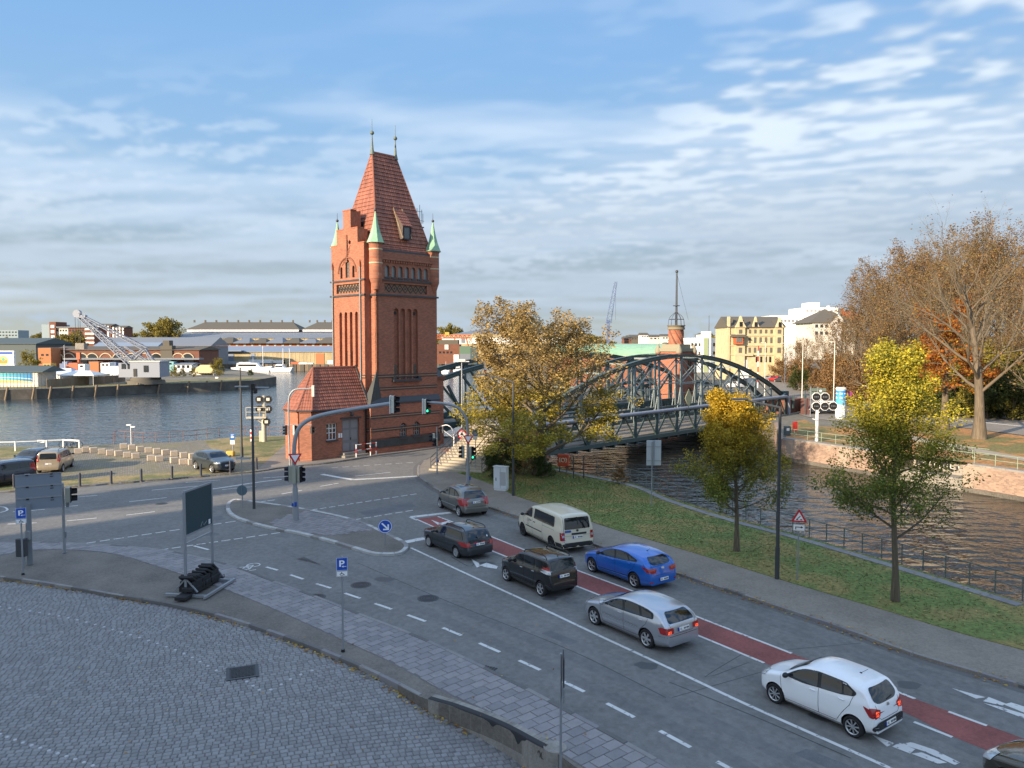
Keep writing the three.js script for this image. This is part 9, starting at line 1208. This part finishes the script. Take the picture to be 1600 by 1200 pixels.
// octagonal shipping signals
{const p=G3(1276,690,0.3),u=-p.z / FOC;t=thing('octagon_signals','five black octagon shipping signals on a white post on the far quay','signal',[p.x,0.3,p.z],-0.1);const H=(py)=> Hat(p.x,p.z,py) - 0.3;mesh('post',[cyl(0.17,0.16,H(640),0,0,0,12),box(0.08,0.08,1.0,-0.3,H(655),0)],M.white,t);[[1273.5,620],[1286.5,620],[1273.5,634.5],[1286.5,634.5],[1299,634]].forEach(([px,py])=> {const s=new THREE.Group();s.name='signal_disc';s.position.set((px - 1276) * u,H(py),0.1);t.add(s);mesh('rim',new THREE.CylinderGeometry(7.2 * u,7.2 * u,0.1,8).rotateX(Math.PI / 2).rotateZ(0.39),M.white,s);mesh('disc',new THREE.CylinderGeometry(6.3 * u,6.3 * u,0.06,8).rotateX(Math.PI / 2).rotateZ(0.39).translate(0,0,0.05),M.black,s);mesh('lamps',[-0.16,0,0.16].map((x)=> new THREE.CylinderGeometry(0.05,0.05,0.04,8).rotateX(Math.PI / 2).translate(x,0,0.09)),M.grey,s);});mesh('bracket',[box(1.7,0.08,0.08,0.8,H(627),0),box(0.08,1.0,0.08,0.3,H(627),0),new THREE.SphereGeometry(0.13,10,8).translate(0.3,H(611),0)],M.white,t);}
{const p=G3(1313,655,Y1),H=(py)=> Hat(p.x,p.z,py) - Y1;t=thing('advertising_column','round advertising column with blue poster on the far quay','advertising column',[p.x,Y1,p.z]);mesh('drum',[cyl(0.62,0.62,H(608),0,0,0,24),cyl(0.72,0.6,0.25,0,H(608),0,24)],M.offwhite,t);const tx=ctex(512,512,(c,w,h)=> {const g=c.createLinearGradient(0,0,0,h);g.addColorStop(0,'#2a86d8');g.addColorStop(0.5,'#53b4ea');g.addColorStop(0.52,'#cfd8de');g.addColorStop(1,'#9aa7b3');c.fillStyle=g;c.fillRect(0,0,w,h);c.fillStyle='#f4f7fa';for (let i=0;i < 6;i++) {c.fillRect(20 + i * 86,46,56,20);c.fillRect(30 + i * 86,120,40,26);c.fillRect(16 + i * 86,330,30,150);}});mesh('poster',new THREE.CylinderGeometry(0.635,0.635,H(608) * 0.92,24,1,true).translate(0,H(608) * 0.5,0),new THREE.MeshStandardMaterial({map:tx,roughness:0.6,side:THREE.DoubleSide}),t);}
{const p=G3(1277,652,Y1),H=(py)=> Hat(p.x,p.z,py) - Y1,u=-p.z / FOC;t=thing('sign_gantry','green grey direction panels on slim posts beside the far road','road sign',[p.x,Y1,p.z]);mesh('post',[cyl(0.06,0.06,H(604),-11 * u,0,0,8),cyl(0.06,0.06,H(604),0,0,0,8)],M.grey,t);for (const py of [609,615]) mesh('panel',box(26 * u,4.6 * u,0.06,0,H(py),0),std([0.12,0.17,0.15],0.5),t);}
for (const [px,py,l] of [[1327,640,'pink blue no stopping sign by the far road'],[1222,593,'pink round no stopping sign by the parked cars']]) {const p=G3(px,py,Y1);t=thing('no_stopping_sign',l,'road sign',[p.x,Y1,p.z]);pole(t,2.4,0.04,M.galv);signOn(t,disc(0.42),M.signNoStop,0,2.4,0.06,0);}
{const p=G3(1242,676,0.4);t=thing('red_box','red lifebuoy box at the far bridge end','lifebuoy',[p.x,0.4,p.z]);mesh('housing',rbox(0.5,1.1,0.3,0.08,0,0.7,0),M.red,t);const q=G3(1230,680,0.4);t=thing('control_cabinet','small dark control cabinet beside the red box','cabinet',[q.x,0.4,q.z]);mesh('cabinet_body',rbox(0.7,1.0,0.4,0.03,0,0.5,0),C.darkGreen,t);mesh('label_plate',box(0.3,0.3,0.02,0,0.65,0.21),M.white,t);const k=G3(1240,590,Y1);t=thing('brick_kiosk','small red brown brick hut on the lawn','hut',[k.x,Y1,k.z - 6]);mesh('wall',box(1.6,1.9,1.6,0,0.95,0),M.brickDark,t);mesh('roof',box(1.8,0.12,1.8,0,1.95,0),C.roofBrown,t);}
// cars on the far side
const base={L:4.2,W:1.78,clear:0.18,r:0.32,axles:[1.3,-1.3],belt:[0.92,1.02],lean:0.25,spokes:5,top:[[2.1,0.5],[2.05,0.7],[1.9,0.8],[1.15,0.97],[0.42,1.33],[0.1,1.43],[-0.6,1.5],[-1.4,1.42],[-1.9,1.0],[-2.05,0.7],[-2.1,0.5]],windows:[[[0.85,0.98],[0.36,1.28],[0.0,1.36],[-0.1,0.98]],[[-0.2,0.99],[-0.1,1.37],[-0.85,1.38],[-1.0,1.0]],[[-1.06,1.01],[-0.95,1.36],[-1.4,1.22]]],screen:[[-0.62,1.02],[0.62,1.02],[0.52,1.36],[-0.52,1.36]],rear:[[-0.6,1.02],[0.6,1.02],[0.5,1.34],[-0.5,1.34]],mirror:[0.8,0.97],doors:[[[-0.15,0.97],[-0.17,0.35]]],tail:[[[[0.82,0.92],[0.6,0.92],[0.6,0.75],[0.82,0.75]],M.tailRed]],plate:[0.6,0.1]};
const put=(c,px,py,ry,y=Y1 + 0.06)=> {const p=G3(px,py,y);c.position.set(p.x,y,p.z);c.rotation.y=ry;};
put(makeCar({...base,paint:paint(0.42,0.38,0.33,0.6)},'silver beige hatchback driving on the far road','car'),1353,646,Math.PI - 0.05);put(makeCar({...base,paint:paint(0.02,0.03,0.05,0.3)},'dark blue car half hidden by the octagon signals','car'),1287,646,0.1);put(makeCar({...base,paint:paint(0.45,0.02,0.02)},'red car parked between two dark cars on the lawn edge','car'),1211,596,2.0);put(makeCar({...base,paint:paint(0.05,0.055,0.06,0.4)},'dark car parked right of the red car','car'),1221,597,2.0);put(makeCar({...base,paint:paint(0.30,0.32,0.35,0.6)},'grey car parked left of the red car','car'),1200,595,2.0);put(makeCar({...base,paint:paint(0.7,0.7,0.7)},'white car on the road beyond the bridge','car'),1148,606,2.1);put(makeCar({...base,paint:paint(0.03,0.04,0.06)},'dark car on the bridge road near the barrier','car'),1165,600,2.1);{const c=makeCar({...base,paint:paint(0.30,0.32,0.34,0.6)},'grey car on the bridge deck behind the big tree','car'),p=BP(7,6.2,0.43);c.position.copy(p);c.rotation.y=0.8;}
}
renderer.render(scene,camera);
